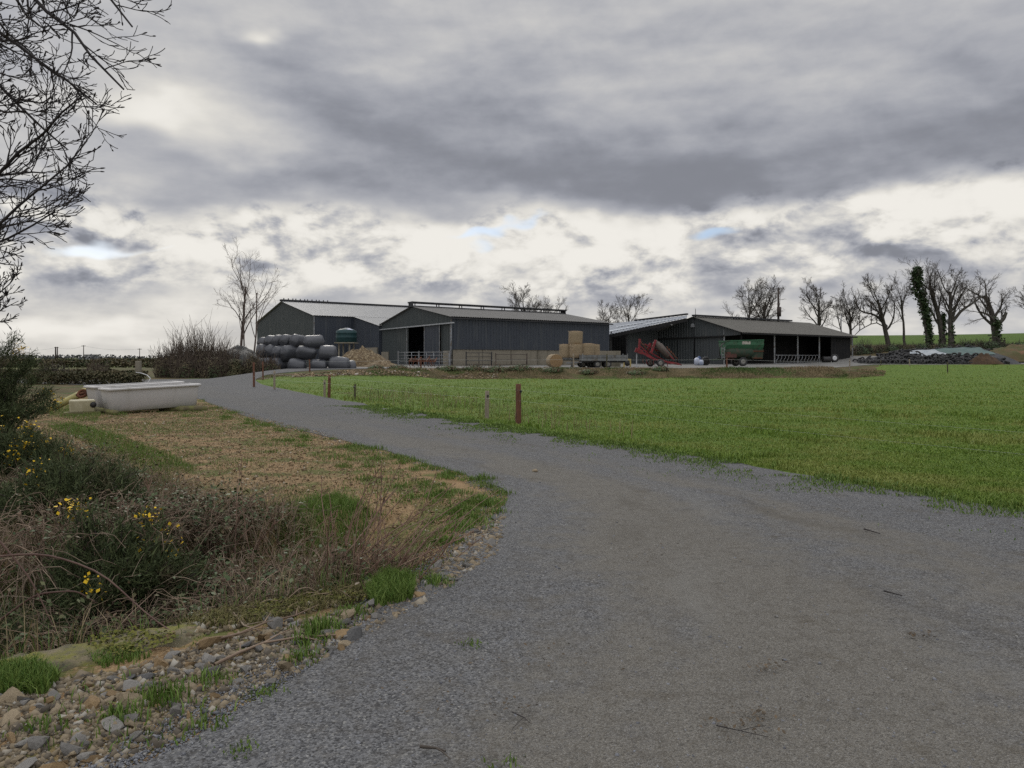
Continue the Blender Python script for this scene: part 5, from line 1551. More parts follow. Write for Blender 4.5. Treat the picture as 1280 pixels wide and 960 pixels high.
# =============================================================== two pale tubs on timbers
m, b = new_mat('aged_fibreglass'); co = n_obj(); x, y, z = n_sep(co)
col = n_mix(n_noise(co, 1.2, 5, .6), (.40, .39, .38), (.49, .475, .46))
col = n_mix(n_ss(.5, .8, n_noise(n_comb(x * 3.2, y * 3.2, z * .35), 1.0, 5, .7)) * .75, col, (.29, .275, .235))
col = n_mix(n_ss(.32, .02, z + n_noise(co, 2.5, 5, .7) * .25) * .8, col, (.13, .135, .075))
setc(b, col); b.inputs['Roughness'].default_value = .6; b.inputs['Specular IOR Level'].default_value = .3
X.nt.links.new(n_bump(n_noise(co, 6, 4, .6), .15, .01), b.inputs['Normal']); M_tub = m
M_tubin = mat('tub_inside', (.20, .20, .19), (.13, .13, .115), 2.5, .7)
M_mosswood = mat('mossy_timber', (.12, .10, .06), (.15, .15, .055), 5, .95, .6, 16, .02)


def tub(label, pA, pB, zA, zB, width, h=.74):
    """tub between the two ends of its near long side"""
    A0 = V3((*pA, zA)); B0 = V3((*pB, zB)); d_ = B0 - A0; L = d_.length
    t = thing('water_trough', label, 'trough', A0)
    ex = d_.normalized(); ey = V3((0, 0, 1)).cross(ex).normalized(); ez_ = ex.cross(ey)
    t.rotation_euler = Matrix((ex, ey, ez_)).transposed().to_euler()
    def ring(inset, z, n=5, rr=.085):
        pts = []
        for cx, cy, a0 in ((L - inset, inset, -90), (L - inset, width - inset, 0), (inset, width - inset, 90), (inset, inset, 180)):
            r_ = rr; sx = -1 if cx > L / 2 else 1; sy = -1 if cy > width / 2 else 1
            for k_ in range(n):
                a = math.radians(a0 + 90 * k_ / (n - 1)); pts.append((cx + sx * r_ + r_ * math.cos(a), cy + sy * r_ + r_ * math.sin(a), z))
        return pts
    def shell(rings, name, mt, parent, close=None):
        mb = MB(); n = len(rings[0]); vs = [p for r_ in rings for p in r_]
        fs = [(i * n + k_, i * n + (k_ + 1) % n, (i + 1) * n + (k_ + 1) % n, (i + 1) * n + k_) for i in range(len(rings) - 1) for k_ in range(n)]
        if close: fs.append(tuple(range((len(rings) - 1) * n, len(rings) * n)))
        mb.add(vs, fs, True); o = mb.build(name, mt, parent); o.data.update()
        return o
    shell([ring(.10, 0), ring(.075, .03), ring(.015, h - .08), ring(.015, h - .06)], 'basin', M_tub, t)
    shell([ring(.0, h - .075), ring(-.035, h - .07), ring(-.045, h - .03), ring(-.03, h), ring(.05, h + .004), ring(.055, h - .02)], 'rim', M_tub, t)
    shell([ring(.056, h - .02), ring(.17, .12), ring(.22, .08)], 'inner_basin', M_tubin, t, True)
    return t


tub('front pale grey trough raised on mossy timbers beside the track', (-11.45, 21.9), (-9.62, 23.75), .085, .165, .92, .68)
tub('rear pale grey trough half hidden behind the front one', (-12.45, 22.95), (-10.6, 24.85), .09, .18, .92, .70)
for (p0, p1, r_, lab) in (((-11.2, 21.75), (-12.7, 23.3), .075, 'mossy timber under the yellow pipe end of the troughs'), ((-9.95, 23.2), (-11.3, 24.9), .08, 'mossy timber bearer under the middle of the troughs'), ((-9.35, 23.55), (-10.7, 23.3), .09, 'mossy log poking out past the front trough end')):
    a_ = V3((*p0, 0)); t = link('timber_bearer', MB().tube([(0, 0, 0), ((p1[0] - p0[0]) / 2, (p1[1] - p0[1]) / 2, .01), (p1[0] - p0[0], p1[1] - p0[1], .02)], [r_, r_ * 1.05, r_ * .95], 10).mesh('timber'), M_mosswood)
    t.location = (p0[0], p0[1], Hs(*p0) + r_ * .8); tag(t, lab, 'timber', 'timbers under the troughs')
M_ypipe = mat('mossy_yellow_pipe', (.30, .25, .085), (.20, .185, .07), 3, .7, .4, 20, .01, c3=(.11, .12, .04), s3=2.5)
a_ = V3((*GP(53, 517), .07)); b_ = PX(109, 489, 24.6)
yp = thing('drain_pipe', 'mossy yellow drain pipe propped against the rear trough', 'pipe', a_)
d_ = b_ - a_
mb = MB(); mb.tube([V3((0, 0, 0)), d_ * .3 + V3((.03, 0, -.02)), d_ * .7, d_], [.105, .11, .11, .115], 14); mb.build('pipe_wall', M_ypipe, yp)
mb = MB(); mb.tube([d_ * .88, d_ * .96], [.15, .15], 14); mb.build('collar', M_ypipe, yp)
mb = MB(); c_ = GP(94, 520); mb2 = None
cb = thing('cream_tank', 'small cream plastic box with a dark round hole beside the troughs', 'box', (c_[0] + .0, c_[1] + .35, .06), .55)
mb.box((0, 0, .2), (.62, .45, .36), None, 1.06); mb.build('box_shell', mat('cream_plastic', (.36, .33, .22), (.26, .235, .14), 3, .6), cb, .04)
mb = MB(); mb.tube([(.27, -.24, .24), (.27, -.20, .24)], [.085, .085], 14); mb.build('painted_hole', M_black, cb)  # solid black disc painted in for the dark of the hole
mb = MB(); mb.box((0, 0, -.0), (.9, .5, .07)); mb.build('plank_base', M_mosswood, cb)
a_ = PX(103, 492, 23.6); t = thing('rusty_valve', 'dark rusty valve wheel lying between yellow pipe and rear trough', 'valve', a_)
mb = MB(); mb.lathe([(.1, -.03), (.15, -.04), (.17, 0), (.15, .04), (.1, .03)], (0, 0, 0), Matrix.Rotation(.9, 3, 'X'), 12, closed=True); mb.build('ring', M_rust, t)
mb = MB(); mb.tube([(-.2, .05, -.05), (.22, -.02, .06)], .05, 8); mb.build('body', M_rust, t)

# gate post, bent white pipe
gp = thing('gate_post', 'grey concrete gate post at the end of the clipped hedge', 'post', (*PX(173, 470, 48).xy, Hs(PX(173, 470, 48).x, 48)))
mb = MB(); mb.box((0, 0, .72), (.30, .3, 1.44), None, .94); mb.build('shaft', M_block, gp, .02)
pts = [PX(170, 465.5, 44), PX(177, 466.5, 43.6), PX(184, 469, 43.2), PX(188, 473, 42.8), PX(186, 477, 42.6), PX(180, 480.5, 42.4)]
o = link('bent_pipe', MB().tube([p - pts[-1] for p in pts], .024, 8).mesh('bent_pipe'), mat('white_pipe', (.42, .42, .42), (.34, .34, .34), 3, .5)); o.location = pts[-1]
tag(o, 'thin white pipe bent into an arch by the gate post', 'pipe')

# =============================================================== fence posts and wires
M_post = mat('red_brown_post', (.10, .042, .026), (.145, .068, .042), 7, .9, .6, 30, .01, c3=(.055, .03, .022), s3=5, stretch=(3, 3, .5))
M_post_grey = mat('silvered_post', (.19, .16, .12), (.26, .22, .17), 7, .9, .6, 30, .01, stretch=(3, 3, .5))
M_wire = mat('pale_wire', (.40, .42, .40), (.34, .36, .33), 2, .5)
POSTS = [  # px, base py or None, top py, Y or None, radius, material, label
    (648.2, 531, 480, None, .068, 0, 'stout red brown fence post at the field edge'),
    (608.6, 524, 488.5, None, .058, 1, 'silvery grey fence post near the stout red brown one'),
    (411.3, 497, 469, None, .062, 0, 'red brown fence post of the close pair beside the track bend'),
    (405.8, 496, 475, None, .05, 1, 'paler shorter fence post of the close pair beside the track bend'),
    (443.5, 500, 480, None, .04, 2, 'thin dark mossy stake in the grass past the close pair'),
    (317.5, 484, 453, None, .062, 0, 'tall red brown fence post nearest the scrub at the track bend'),
    (328.8, None, 452, 50, .05, 0, 'slim red brown post behind the tall one at the scrub'),
    (343, 487, 463.5, None, .055, 1, 'short silvered post between the scrub and the close pair'),
    (387.2, None, 449.5, 56, .055, 0, 'pinkish post standing before the bottom row of bales'),
    (526.2, None, 446, 61.5, .055, 0, 'weathered red post in front of the rusty harrow'),
    (717.2, None, 442, 63, .06, 1, 'grey post before the straw bale trailer'),
    (758.5, None, 442.5, 62.6, .055, 2, 'dark post before the dropside trailer'),
    (908.6, None, 447.5, 62.8, .07, 0, 'red brown post before the green feeder'),
    (1062, None, 449.5, 74, .055, 1, 'grey post at the end of the low barn'),
    (1137, None, 449, 92, .07, 1, 'pale post in front of the tyre covered clamp'),
    (1184.5, None, 452.5, 74, .06, 2, 'brown mossy post out in the grass before the clamp'),
    (1101, None, 450, 92, .06, 2, 'dark post at the thin end of the clamp')]
MP = [M_post, M_post_grey, mat('dark_mossy_post', (.055, .05, .03), (.08, .075, .04), 7, .95)]
ptop = {}
for px, by, ty_, Y, r_, k_, lab in POSTS:
    if Y is None: Y = F * CAMZ / (by - HY)
    x_ = (px - 640) / F * Y; z0 = Hs(x_, Y); zt = CAMZ - (ty_ - HY) / F * Y
    t = thing('fence_post', lab, 'fence post', (x_, Y, z0), random.uniform(0, 3), group='fence posts round the field')
    h_ = zt - z0; mb = MB(); lx, ly = random.uniform(-.02, .02), random.uniform(-.02, .02)
    n_ = 12; vs = []
    for i, (q_, rr) in enumerate(((-.15, 1.05), (h_ * .3, 1.0), (h_ * .7, .97), (h_ - .015, .95), (h_, .82))):
        for j in range(n_):
            a = 2 * PI * j / n_; nz = 1 + .07 * mnoise.noise(Vector((math.cos(a) * 2 + px, math.sin(a) * 2, q_ * 2)))
            vs.append((lx * q_ + r_ * rr * nz * math.cos(a), ly * q_ + r_ * rr * nz * math.sin(a), q_ + (.008 * math.sin(a * 3) if i > 2 else 0)))
    mb.add(vs, [(i * n_ + j, i * n_ + (j + 1) % n_, (i + 1) * n_ + (j + 1) % n_, (i + 1) * n_ + j) for i in range(4) for j in range(n_)], True)
    mb.add(vs[-n_:], [tuple(range(n_))]); mb.build('stake', MP[k_], t)
    mb = MB(); mb.box((-r_ * 1.1, -r_ * .2, h_ * .82), (.05, .04, .06)); mb.tube([(-r_ * 1.1, -r_ * .25, h_ * .82), (-r_ * 1.6, -r_ * .4, h_ * .82)], .012, 5); mb.build('insulator', M_black, t)
    ptop[lab] = (V3((x_, Y, z0)), h_)


def wire(name, label, pts, r_=.0022, sag=.03):
    out_ = []
    for a_, b_ in zip(pts[:-1], pts[1:]):
        for i in range(10):
            f = i / 10; q_ = V3(a_).lerp(V3(b_), f); q_.z -= sag * 4 * f * (1 - f); out_.append(q_)
    out_.append(V3(pts[-1])); c_ = out_[0].copy()
    o = link(name, MB().tube([q_ - c_ for q_ in out_], [r_ * max(.9, q_.y / 14) for q_ in out_], 4).mesh(name), M_wire); o.location = c_
    return tag(o, label, 'wire', 'electric fence wires')


pk = [ptop[POSTS[i][6]][0] for i in (5, 2, 0)]
end = V3((7.6, 6.6, 0))
for zz_, lab in ((.86, 'upper pale electric wire strung along the track side of the field'), (.6, 'lower pale electric wire strung along the track side of the field')):
    wire('fence_wire', lab, [p + V3((-.03, -.08, zz_)) for p in pk] + [end + V3((0, 0, zz_ - .08))], .0009, .05)
pk = [ptop[POSTS[i][6]][0] for i in (8, 9, 10, 12)] + [ptop[POSTS[15][6]][0]]
wire('fence_wire', 'thin wire strung along the top of the bank before the yard', [p + V3((0, -.08, .75)) for p in pk], .0012, .05)

# =============================================================== poles
M_pole = mat('dark_tarred_pole', (.035, .028, .025), (.055, .042, .036), 4, .9)
Y = 122; q_ = PX(973, 447, Y); z0 = Hs(q_.x, Y)
up_ = thing('transformer_pole', 'dark utility pole with crossarm and transformer behind the low barn', 'utility pole', (q_.x, Y, z0))
ht = CAMZ + (HY - 359.5) / F * Y - z0; s = Y / F
mb = MB(); mb.tube([(0, 0, -.2), (0, 0, ht)], [.2, .15], 10); mb.build('pole', M_pole, up_)
mb = MB(); mb.bar((-.85, 0, ht - .25), (.85, 0, ht - .2), .12); mb.build('crossarm', M_pole, up_)
for x_ in (-.75, 0, .75):
    mb = MB(); mb.lathe([(.05, 0), (.07, .06), (.04, .12), (.06, .2), (0, .24)], (x_, 0, ht - .14), n=8); mb.build('insulator', M_ridge, up_)
mb = MB(); mb.tube([(.0, -.28, ht - 4.6), (.0, -.28, ht - 3.1)], [.33, .33], 12); mb.bar((0, -.05, ht - 3.3), (0, -.3, ht - 3.3), .1); mb.build('transformer', M_pole, up_)
mb = MB(); mb.tube([(.1, -.2, ht - 3), (.3, -.1, ht - 1.5), (.5, 0, ht - .2)], .025, 5); mb.tube([(-.3, 0, ht - 2.6), (.3, 0, ht - 2.6)], .05, 5); mb.build('jumper_cables', M_pole, up_)
for px, top, Y, lab in ((945, 387, 124, 'short dark pole with crossarm among the two bare trees'), (1051.5, 392, 125, 'thin pale pole past the low barn roof')):
    q_ = PX(px, 447, Y); z0 = Hs(q_.x, Y); t = thing('yard_pole', lab, 'pole', (q_.x, Y, z0)); ht = CAMZ + (HY - top) / F * Y - z0
    mb = MB(); mb.tube([(0, 0, 0), (0, 0, ht)], [.1, .07], 8); mb.build('pole', M_pole if px < 1000 else M_steel, t)
    mb = MB(); mb.bar((-.45, 0, ht - .15), (.45, 0, ht - .15), .09); mb.build('crossarm', M_pole, t)
tops = []
for px, top, Y, r_, lab in ((70.5, 433.5, 300, .30, 'stubby twin pole structure on the flat horizon'), (104.5, 431.5, 300, .16, 'slender pole to the side of the distant house'), (174.5, 435.5, 300, .14, 'slender pole on the horizon over the gate post')):
    q_ = PX(px, 447, Y); z0 = Hs(q_.x, Y); t = thing('telegraph_pole', lab, 'telegraph pole', (q_.x, Y, z0), group='telegraph poles on the horizon'); ht = CAMZ + (HY - top) / F * Y - z0
    mb = MB(); mb.tube([(-.3 if r_ > .2 else 0, 0, 0), (-.3 if r_ > .2 else 0, 0, ht)], [r_, r_ * .8], 6)
    if r_ > .2: mb.tube([(.4, 0, 0), (.4, 0, ht)], [r_ * .7, r_ * .6], 6)
    mb.build('pole', M_pole, t); tops.append(V3((q_.x, Y, z0 + ht - .2)))
    mb = MB(); mb.bar((-.8, 0, ht - .3), (.8, 0, ht - .3), .2); mb.build('crossarm', M_pole, t)
o = wire('overhead_cable', 'faint overhead cable sagging between the horizon poles', [tops[0] + V3((-14, 0, -.3))] + tops, .0014, .9); o['category'] = 'cable'; del o['group']
q_ = PX(115, 447, 560); dhs = thing('distant_house', 'pale flat roofed building far off on the horizon', 'house', (q_.x, 560, 0))
mb = MB(); mb.box((0, 0, 1.6), (8, 6, 3.8)); mb.build('wall', mat('pale_render', (.34, .33, .34), (.30, .29, .30), .5, .9), dhs)
mb = MB(); mb.box((0, 0, 3.7), (8.6, 6.4, .4)); mb.build('roof', M_roof, dhs)
for x_ in (-2.5, 0, 2.5):
    mb = MB(); mb.box((x_, -3.03, 1.9), (1.0, .05, 1.1)); mb.build('window', M_dark, dhs)

# =============================================================== near tree overhanging from the side
NT = thing('overhanging_tree', 'near bare dark tree whose twigs hang into the sky above the track', 'tree', (-9.4, 8.2, 0))
M_near = mat('near_dark_bark', (.020, .018, .019), (.036, .031, .030), 6, .9)
T1 = Tubes(); out = [Tubes() for _ in range(4)]; rnd = random.Random(17)
T1.add([(0, 0, -.2), (.1, 0, 1.5), (.25, 0, 3.2), (.5, -.05, 5.0), (.9, -.1, 7.0)], [.24, .20, .17, .13, .09], 10)
LIMBS = [  # start px,py (outside the frame) -> end px,py, Y start/end, radius
    (-170, -150, 150, 100, 8.0, 7.2, .040), (-190, -60, 120, 128, 8.0, 7.6, .038), (-160, -260, 165, 30, 7.8, 6.9, .036), (-190, -30, 85, 185, 8.3, 8.0, .036), (-200, 330, 105, 120, 8.0, 7.4, .034),
    (-200, 420, 70, 262, 8.2, 7.8, .032), (-200, 200, 60, 215, 8.4, 8.5, .032), (-190, 420, 110, 178, 7.6, 7.0, .028), (-120, -260, 90, 20, 8.6, 8.6, .032), (-170, -120, 60, 90, 9.0, 9.0, .032), (-170, 60, 40, 70, 8.8, 9.2, .03), (-160, 420, 25, 345, 8.4, 8.4, .020), (-150, 330, 30, 300, 8.2, 8.2, .018), (-160, 450, 20, 378, 8.6, 8.6, .016), (-170, 150, 30, 140, 7.4, 7.0, .03), (-120, -140, 60, 40, 7.2, 6.6, .026)]
cfgN = dict(seg=[8, 6, 5], taper=[.4, .5, .6], wob=[.11, .13, .15], trop=[.04, .06, .06], sides=[5, 4, 4], n=[5.2, 3.3], t0=[.2, .25], ang=[38, 40], len=[.66, .62], rr=[.58, .62], rmin=.0036)
NO = V3(NT.location)
for sx, sy, ex_, ey_, Y0, Y1, r_ in LIMBS:
    a_ = PX(sx, sy, Y0) - NO; b_ = PX(ex_, ey_, Y1) - NO; P = []
    d_ = b_ - a_; L = d_.length; wv = V3((rnd.uniform(-.1, .1), rnd.uniform(-.2, .2), 0))
    for i in range(12):
        f = i / 11; q_ = a_ + d_ * f; q_.z += (.09 * L) * (math.sin(f * PI) * .6 - f * f * .1) * (1 if sy < 200 else -.9); q_ += wv * math.sin(f * PI) + V3((rnd.gauss(0, .018), rnd.gauss(0, .02), rnd.gauss(0, .022)))
        P.append(q_)
    rr = [r_ * (1 - .78 * i / 11) for i in range(12)]
    # join the limb to the stem
    root = V3((.3 + .05 * max(0, P[0].z - 3), 0, min(6.6, max(1.5, P[0].z * .75))))
    T1.add([root, root.lerp(P[0], .5) + V3((0, 0, .1)), P[0]], [r_ * 1.7, r_ * 1.3, r_], 6)
    T1.add(P, rr, 7)
    for k_ in range(16):
        f = .22 + .76 * (k_ + rnd.random()) / 16; i = min(10, int(f * 11)); q_ = P[i].lerp(P[i + 1], f * 11 - i); dd = (P[i + 1] - P[i]).normalized()
        ax = rot_about(dd.orthogonal().normalized(), dd, rnd.uniform(0, 6.28)); cd = rot_about(dd, ax, math.radians(rnd.uniform(22, 52)))
        grow(None, q_, cd, L * rnd.uniform(.12, .23) * (1.1 - .4 * f), max(.006, rr[i] * .55), 0, cfgN, rnd, out)
# little bud clusters on the twig ends
knobs = Tubes()
T2 = Tubes()
for o_ in out:
    for key, L in o_.g.items(): T2.g.setdefault(key, []).extend(L)
    for (n_, s_), L in list(o_.g.items()):
        for P, r_ in list(L):
            if rnd.random() < .22:
                e = P[-1]; dd = (P[-1] - P[-2]); dd = dd / (np.linalg.norm(dd) + 1e-9)
                T2.add([e - dd * .005, e + dd * .012, e + dd * .03, e + dd * .045], [.0036, .008, .007, .002], 5)
T1.build('trunk', M_near, NT); T2.build('crown', M_near, NT)
# =============================================================== gorse, brambles and rough growth
def gorse(label, loc, rx, ry, h, N, NF, seed, fl=None):
    t = thing('gorse_bush', label, 'gorse', loc, group='gorse bushes beside the track'); g_ = np.random.default_rng(seed); rnd = random.Random(seed)
    T = Tubes(); S = []
    nb = 70
    ends = []
    for i in range(nb):
        a = rnd.uniform(0, 6.28); q_ = rnd.random() ** .5; e = V3((rx * q_ * math.cos(a), ry * q_ * math.sin(a), h * (1 - .55 * q_ * q_) * rnd.uniform(.6, 1.05)))
        e *= .72 + .5 * float(vnoise(e.x * 1.2 + seed, e.y * 1.2 + e.z, 1.6, seed))
        p0 = V3((e.x * .25, e.y * .25, -.05)); mid = p0.lerp(e, .55) + V3((0, 0, h * .12))
        P = [p0, p0.lerp(mid, .6), mid, mid.lerp(e, .55), e]; T.add(P, [.014, .011, .008, .006, .004], 4); ends.append(P)
    T.build('stems', M_twig, t)
    # spines: short stiff blades bristling from the upper stems
    E = np.array([[tuple(p) for p in P] for P in ends]); n = N
    k_ = g_.integers(0, nb, n); f = g_.random(n) ** .8 * 3.2 + .8; i = np.minimum(f.astype(int), 3); w = (f - i)[:, None]
    c = E[k_, i] * (1 - w) + E[k_, i + 1] * w + g_.normal(0, .05, (n, 3))
    d_ = g_.normal(size=(n, 3)) + np.array([[0, 0, .8]]) + (c / np.array([[rx, ry, h]])) * .8; d_ /= np.linalg.norm(d_, axis=1, keepdims=True)
    L = g_.uniform(.035, .12, n)[:, None]; sd = np.cross(d_, g_.normal(size=(n, 3))); sd /= np.linalg.norm(sd, axis=1, keepdims=True); wd = .0055
    V = np.stack((c - sd * wd, c + sd * wd, c + d_ * L), 1).reshape(-1, 3)
    link('spines', np_mesh('spines', V, np.arange(n * 3).reshape(-1, 3), 3), M_gorse, t)
    if NF:
        cen = E[g_.integers(0, nb, max(3, NF // 22)), 4]; c = cen[g_.integers(0, len(cen), NF)] + g_.normal(0, .05, (NF, 3)) + np.array([[0, 0, .01]])
        leaf_mesh('blossoms', c, .016, M_flower, t, .6, .8, seed=seed)
    return t


def at(px, py, Y): q_ = PX(px, py, Y); return (q_.x, q_.y, Hs(q_.x, q_.y))


gorse('large dark gorse bush rising at the edge below the overhanging tree', (-8.1, 11.2, -.05), 1.35, 1.3, 2.35, 52000, 120, 1)
gorse('gorse bush behind the large dark one at the picture edge', (-11.0, 14.8, 0), 1.2, 1.1, 1.5, 14000, 60, 2)
gorse('low gorse dotted with deep yellow flowers at the foot of the large bush', at(30, 560, 9.0), .8, .7, .92, 15000, 400, 3)
gorse('low dark gorse with yellow flower sprays among the brambles', at(140, 700, 5.95), .62, .5, 1.12, 17000, 210, 4)
gorse('grey green gorse in the middle of the rough growth', at(75, 640, 7.5), .9, .8, .80, 14000, 90, 5)
gorse('small sparse gorse at the kerb end of the brambles', at(20, 760, 5.0), .6, .45, .55, 9000, 12, 6)


def bramble(label, loc, rx, ry, h, N, leaves, seed, upright=.35, m=None):
    t = thing('bramble_bush', label, 'bramble', loc, group='brambles in the ditch'); rnd = random.Random(seed); T = Tubes(); C = []
    for i in range(N):
        a = rnd.uniform(0, 6.28); q_ = math.sqrt(rnd.random()); p = V3((rx * q_ * math.cos(a), ry * q_ * math.sin(a), -.1))
        b_ = rnd.uniform(0, 6.28); reach = rnd.uniform(.25, .95) * (1 - upright) * h * 1.6 + .05; hh = h * rnd.uniform(.45, 1.08)
        pts = []; n_ = 8; droop = rnd.uniform(.0, .85) * (1 - upright)
        for k_ in range(n_):
            f = k_ / (n_ - 1); z = hh * (math.sin(f * PI * (.5 + .42 * droop)))
            pts.append(p + V3((math.cos(b_) * reach * f * f ** .3, math.sin(b_) * reach * f * f ** .3, z)) + V3((rnd.gauss(0, .012), rnd.gauss(0, .012), rnd.gauss(0, .01))))
        r_ = rnd.uniform(.0028, .0058); T.add(pts, [r_ * (1.15 - .75 * k_ / (n_ - 1)) for k_ in range(n_)], 4)
        for s_ in range(rnd.choice((0, 1, 2, 2, 3))):
            k_ = rnd.randrange(2, 7); dd = (pts[k_ + 1] - pts[k_]).normalized() + V3((rnd.gauss(0, .6), rnd.gauss(0, .6), rnd.gauss(.1, .4))); dd.normalize(); L = rnd.uniform(.08, .28) * (h + .3)
            T.add([pts[k_], pts[k_] + dd * L * .5 + V3((0, 0, .01)), pts[k_] + dd * L], [r_ * .6, r_ * .5, r_ * .3], 3)
        if rnd.random() < .8:
            for s_ in range(int(leaves * 1.7)): 
                k_ = rnd.randrange(0, 7); C.append(pts[k_].lerp(pts[k_ + 1], rnd.random()) + V3((rnd.gauss(0, .03), rnd.gauss(0, .03), rnd.gauss(0, .03))))
    T.build('canes', m or M_cane, t)
    if C: leaf_mesh('leaves', np.array([tuple(c) for c in C]), .020, M_bleaf, t, .8, .6, seed=seed)
    return t


BR = [('tangled bramble at the kerb with long arching canes', (30, 770), 4.95, .75, .45, .62, 190, 3, .25), ('brown bramble thicket between the two gorse bushes', (60, 690), 6.1, .9, .7, .75, 210, 3, .3),
      ('bramble mound behind the kerb with dull green leaves', (170, 720), 5.65, .55, .5, .62, 150, 7, .3), ('leafy green bramble beside the pale dead grass', (262, 700), 6.0, .5, .5, .66, 190, 14, .4),
      ('reddish upright bramble canes at the verge end of the ditch', (440, 715), 5.95, .40, .32, .62, 200, 3, .72), ('bare twiggy bramble in front of the green grass patch', (345, 700), 6.2, .5, .45, .68, 260, 5, .5),
      ('low bramble spilling over the end of the kerb', (330, 750), 5.3, .5, .28, .34, 110, 5, .3), ('grey brown bramble further up the slope of the ditch', (190, 655), 7.0, .8, .6, .55, 220, 10, .4),
      ('dark bramble under the flowering gorse', (100, 630), 8.4, .9, .7, .55, 160, 8, .35), ('thin bramble whips by the sandy verge', (290, 640), 7.3, .6, .5, .48, 130, 6, .5), ('bramble against the big gorse below the pipe', (45, 575), 10.5, .9, .8, .6, 110, 8, .4),
      ('last thin bramble at the verge side of the reddish canes', (492, 690), 6.35, .22, .2, .42, 50, 1, .6)]
for i, (lab, (px, py), Y, rx, ry, h, N, lv, upr) in enumerate(BR): bramble(lab, at(px, py, Y), rx, ry, h, int(N * 1.15), lv, 40 + i, upr)
M_arch = mat('dark_arching_cane', (.075, .042, .034), (.12, .075, .058), 4, .8)
# long arching canes that stand out
for i, (lab, pts) in enumerate((('long dark bramble cane arching over the kerb to the rubble', [(-40, 700, 4.6), (40, 690, 4.75), (75, 697, 4.8), (130, 715, 4.8), (165, 752, 4.75), (205, 785, 4.62), (240, 803, 4.5)]),
                                ('bramble cane springing steeply out of the picture edge', [(-40, 640, 4.7), (0, 676, 4.7), (40, 726, 4.7), (70, 790, 4.66)]), ('pale bramble cane looping low above the kerb', [(0, 775, 4.75), (45, 742, 4.7), (95, 738, 4.75), (118, 752, 4.8)]))):
    P = [PX(*p) for p in pts]; c_ = P[-1].copy(); f = np.linspace(0, len(P) - 1, 16); Q = np.stack([np.interp(f, range(len(P)), [p[k_] - c_[k_] for p in P]) for k_ in range(3)], 1)
    for _ in range(2): Q[1:-1] = (Q[:-2] + 2 * Q[1:-1] + Q[2:]) / 4
    T = Tubes(); T.add(Q, np.linspace(.0075, .0035, 16), 6); o = T.build('bramble_cane', M_arch); o.location = c_; tag(o, lab, 'bramble cane', 'single arching bramble canes')

# dead stems and grass of the ditch and slope
g_ = np.random.default_rng(5)
def region(N, poly_px, fn=None):
    """random ground points inside a ground polygon given by flat-ground pixels"""
    P = np.array([GP(*p) for p in poly_px]); lo, hi = P.min(0), P.max(0); out_ = np.zeros((0, 2))
    while len(out_) < N:
        q_ = lo + g_.random((N * 2, 2)) * (hi - lo); out_ = np.concatenate((out_, q_[in_poly(q_, P)]))
    return out_[:N]


def P3(q_, dz=0.0): return np.column_stack((q_, H(q_[:, 0], q_[:, 1]) + dz))


ditch = [(-120, 850), (0, 822), (100, 800), (200, 775), (320, 757), (430, 740), (500, 712), (500, 690), (430, 660), (330, 640), (240, 615), (140, 585), (40, 550), (-150, 520), (-330, 620), (-300, 760)]
q_ = region(46000, ditch); hN = g_.uniform(.10, .42, len(q_)) * (.55 + vnoise(q_[:, 0], q_[:, 1], 1.6, 2))
o = blade_mesh('dead_grass', P3(q_, -.02), hN, .0028, M_dead, None, 1.3, 3); tag(o, kind='stuff')
q_ = region(44000, ditch); ds = vnoise(q_[:, 0], q_[:, 1], 1.3, 6) + .35 * (q_[:, 0] > -2.6); q_ = q_[ds > .45]
o = blade_mesh('rough_green_grass', P3(q_, -.02), g_.uniform(.08, .30, len(q_)), .0035, leafmat('ditch_grass', (.050, .098, .020), (.12, .18, .045), .4, .7), None, .9, 4); tag(o, kind='stuff')  # green of the ditch grass itself
q_ = region(26000, ditch); zz_ = g_.random(len(q_)) ** 1.3 * .45 * (.4 + vnoise(q_[:, 0], q_[:, 1], 1.2, 8))
o = None
# the stand of stout upright red canes at the verge end
for lab, (px, py), Y, sp, hmx, NN_ in (('stand of stout reddish upright canes at the end of the kerb', (440, 715), 5.9, .36, 1.22, 60), ('dark upright thorn shoots standing in the green patch', (330, 690), 6.3, .4, 1.15, 14), ('thin leaning briar shoots before the sandy verge', (250, 670), 6.9, .6, .95, 18)):
    t = thing('briar_shoots', lab, 'briar', at(px, py, Y)); T = Tubes(); T_ = Tubes(); rn = random.Random(NN_)
    for i in range(NN_):
        p = V3((rn.uniform(-sp, sp), rn.uniform(-.25, .25), -.05)); d_ = V3((rn.uniform(-.25, .75), rn.uniform(-.3, .3), 1)).normalized(); hh_ = hmx * rn.uniform(.45, 1.0); P = [p.copy()]
        for k_ in range(7):
            d_ = (d_ + V3((rn.gauss(.05, .09), rn.gauss(0, .09), rn.gauss(-.04, .05)))).normalized(); p = p + d_ * hh_ / 6; P.append(p.copy())
        r_ = rn.uniform(.0042, .0072); T.add(P, np.linspace(r_, r_ * .42, 8), 5)
        for k_ in range(rn.randrange(3, 8)):
            j_ = rn.randrange(2, 7); dd = (P[j_ + 1] - P[j_]).normalized() + V3((rn.gauss(0, .6), rn.gauss(0, .6), rn.gauss(.2, .3))); dd.normalize(); L = rn.uniform(.03, .14); T.add([P[j_], P[j_] + dd * L * .6, P[j_] + dd * L + V3((0, 0, .01))], [r_ * .55, r_ * .4, r_ * .25], 4)
    T.build('canes', mat('red_brown_canes', (.15, .085, .06), (.25, .17, .125), 4, .8, c3=(.08, .045, .038), s3=2.5), t); None
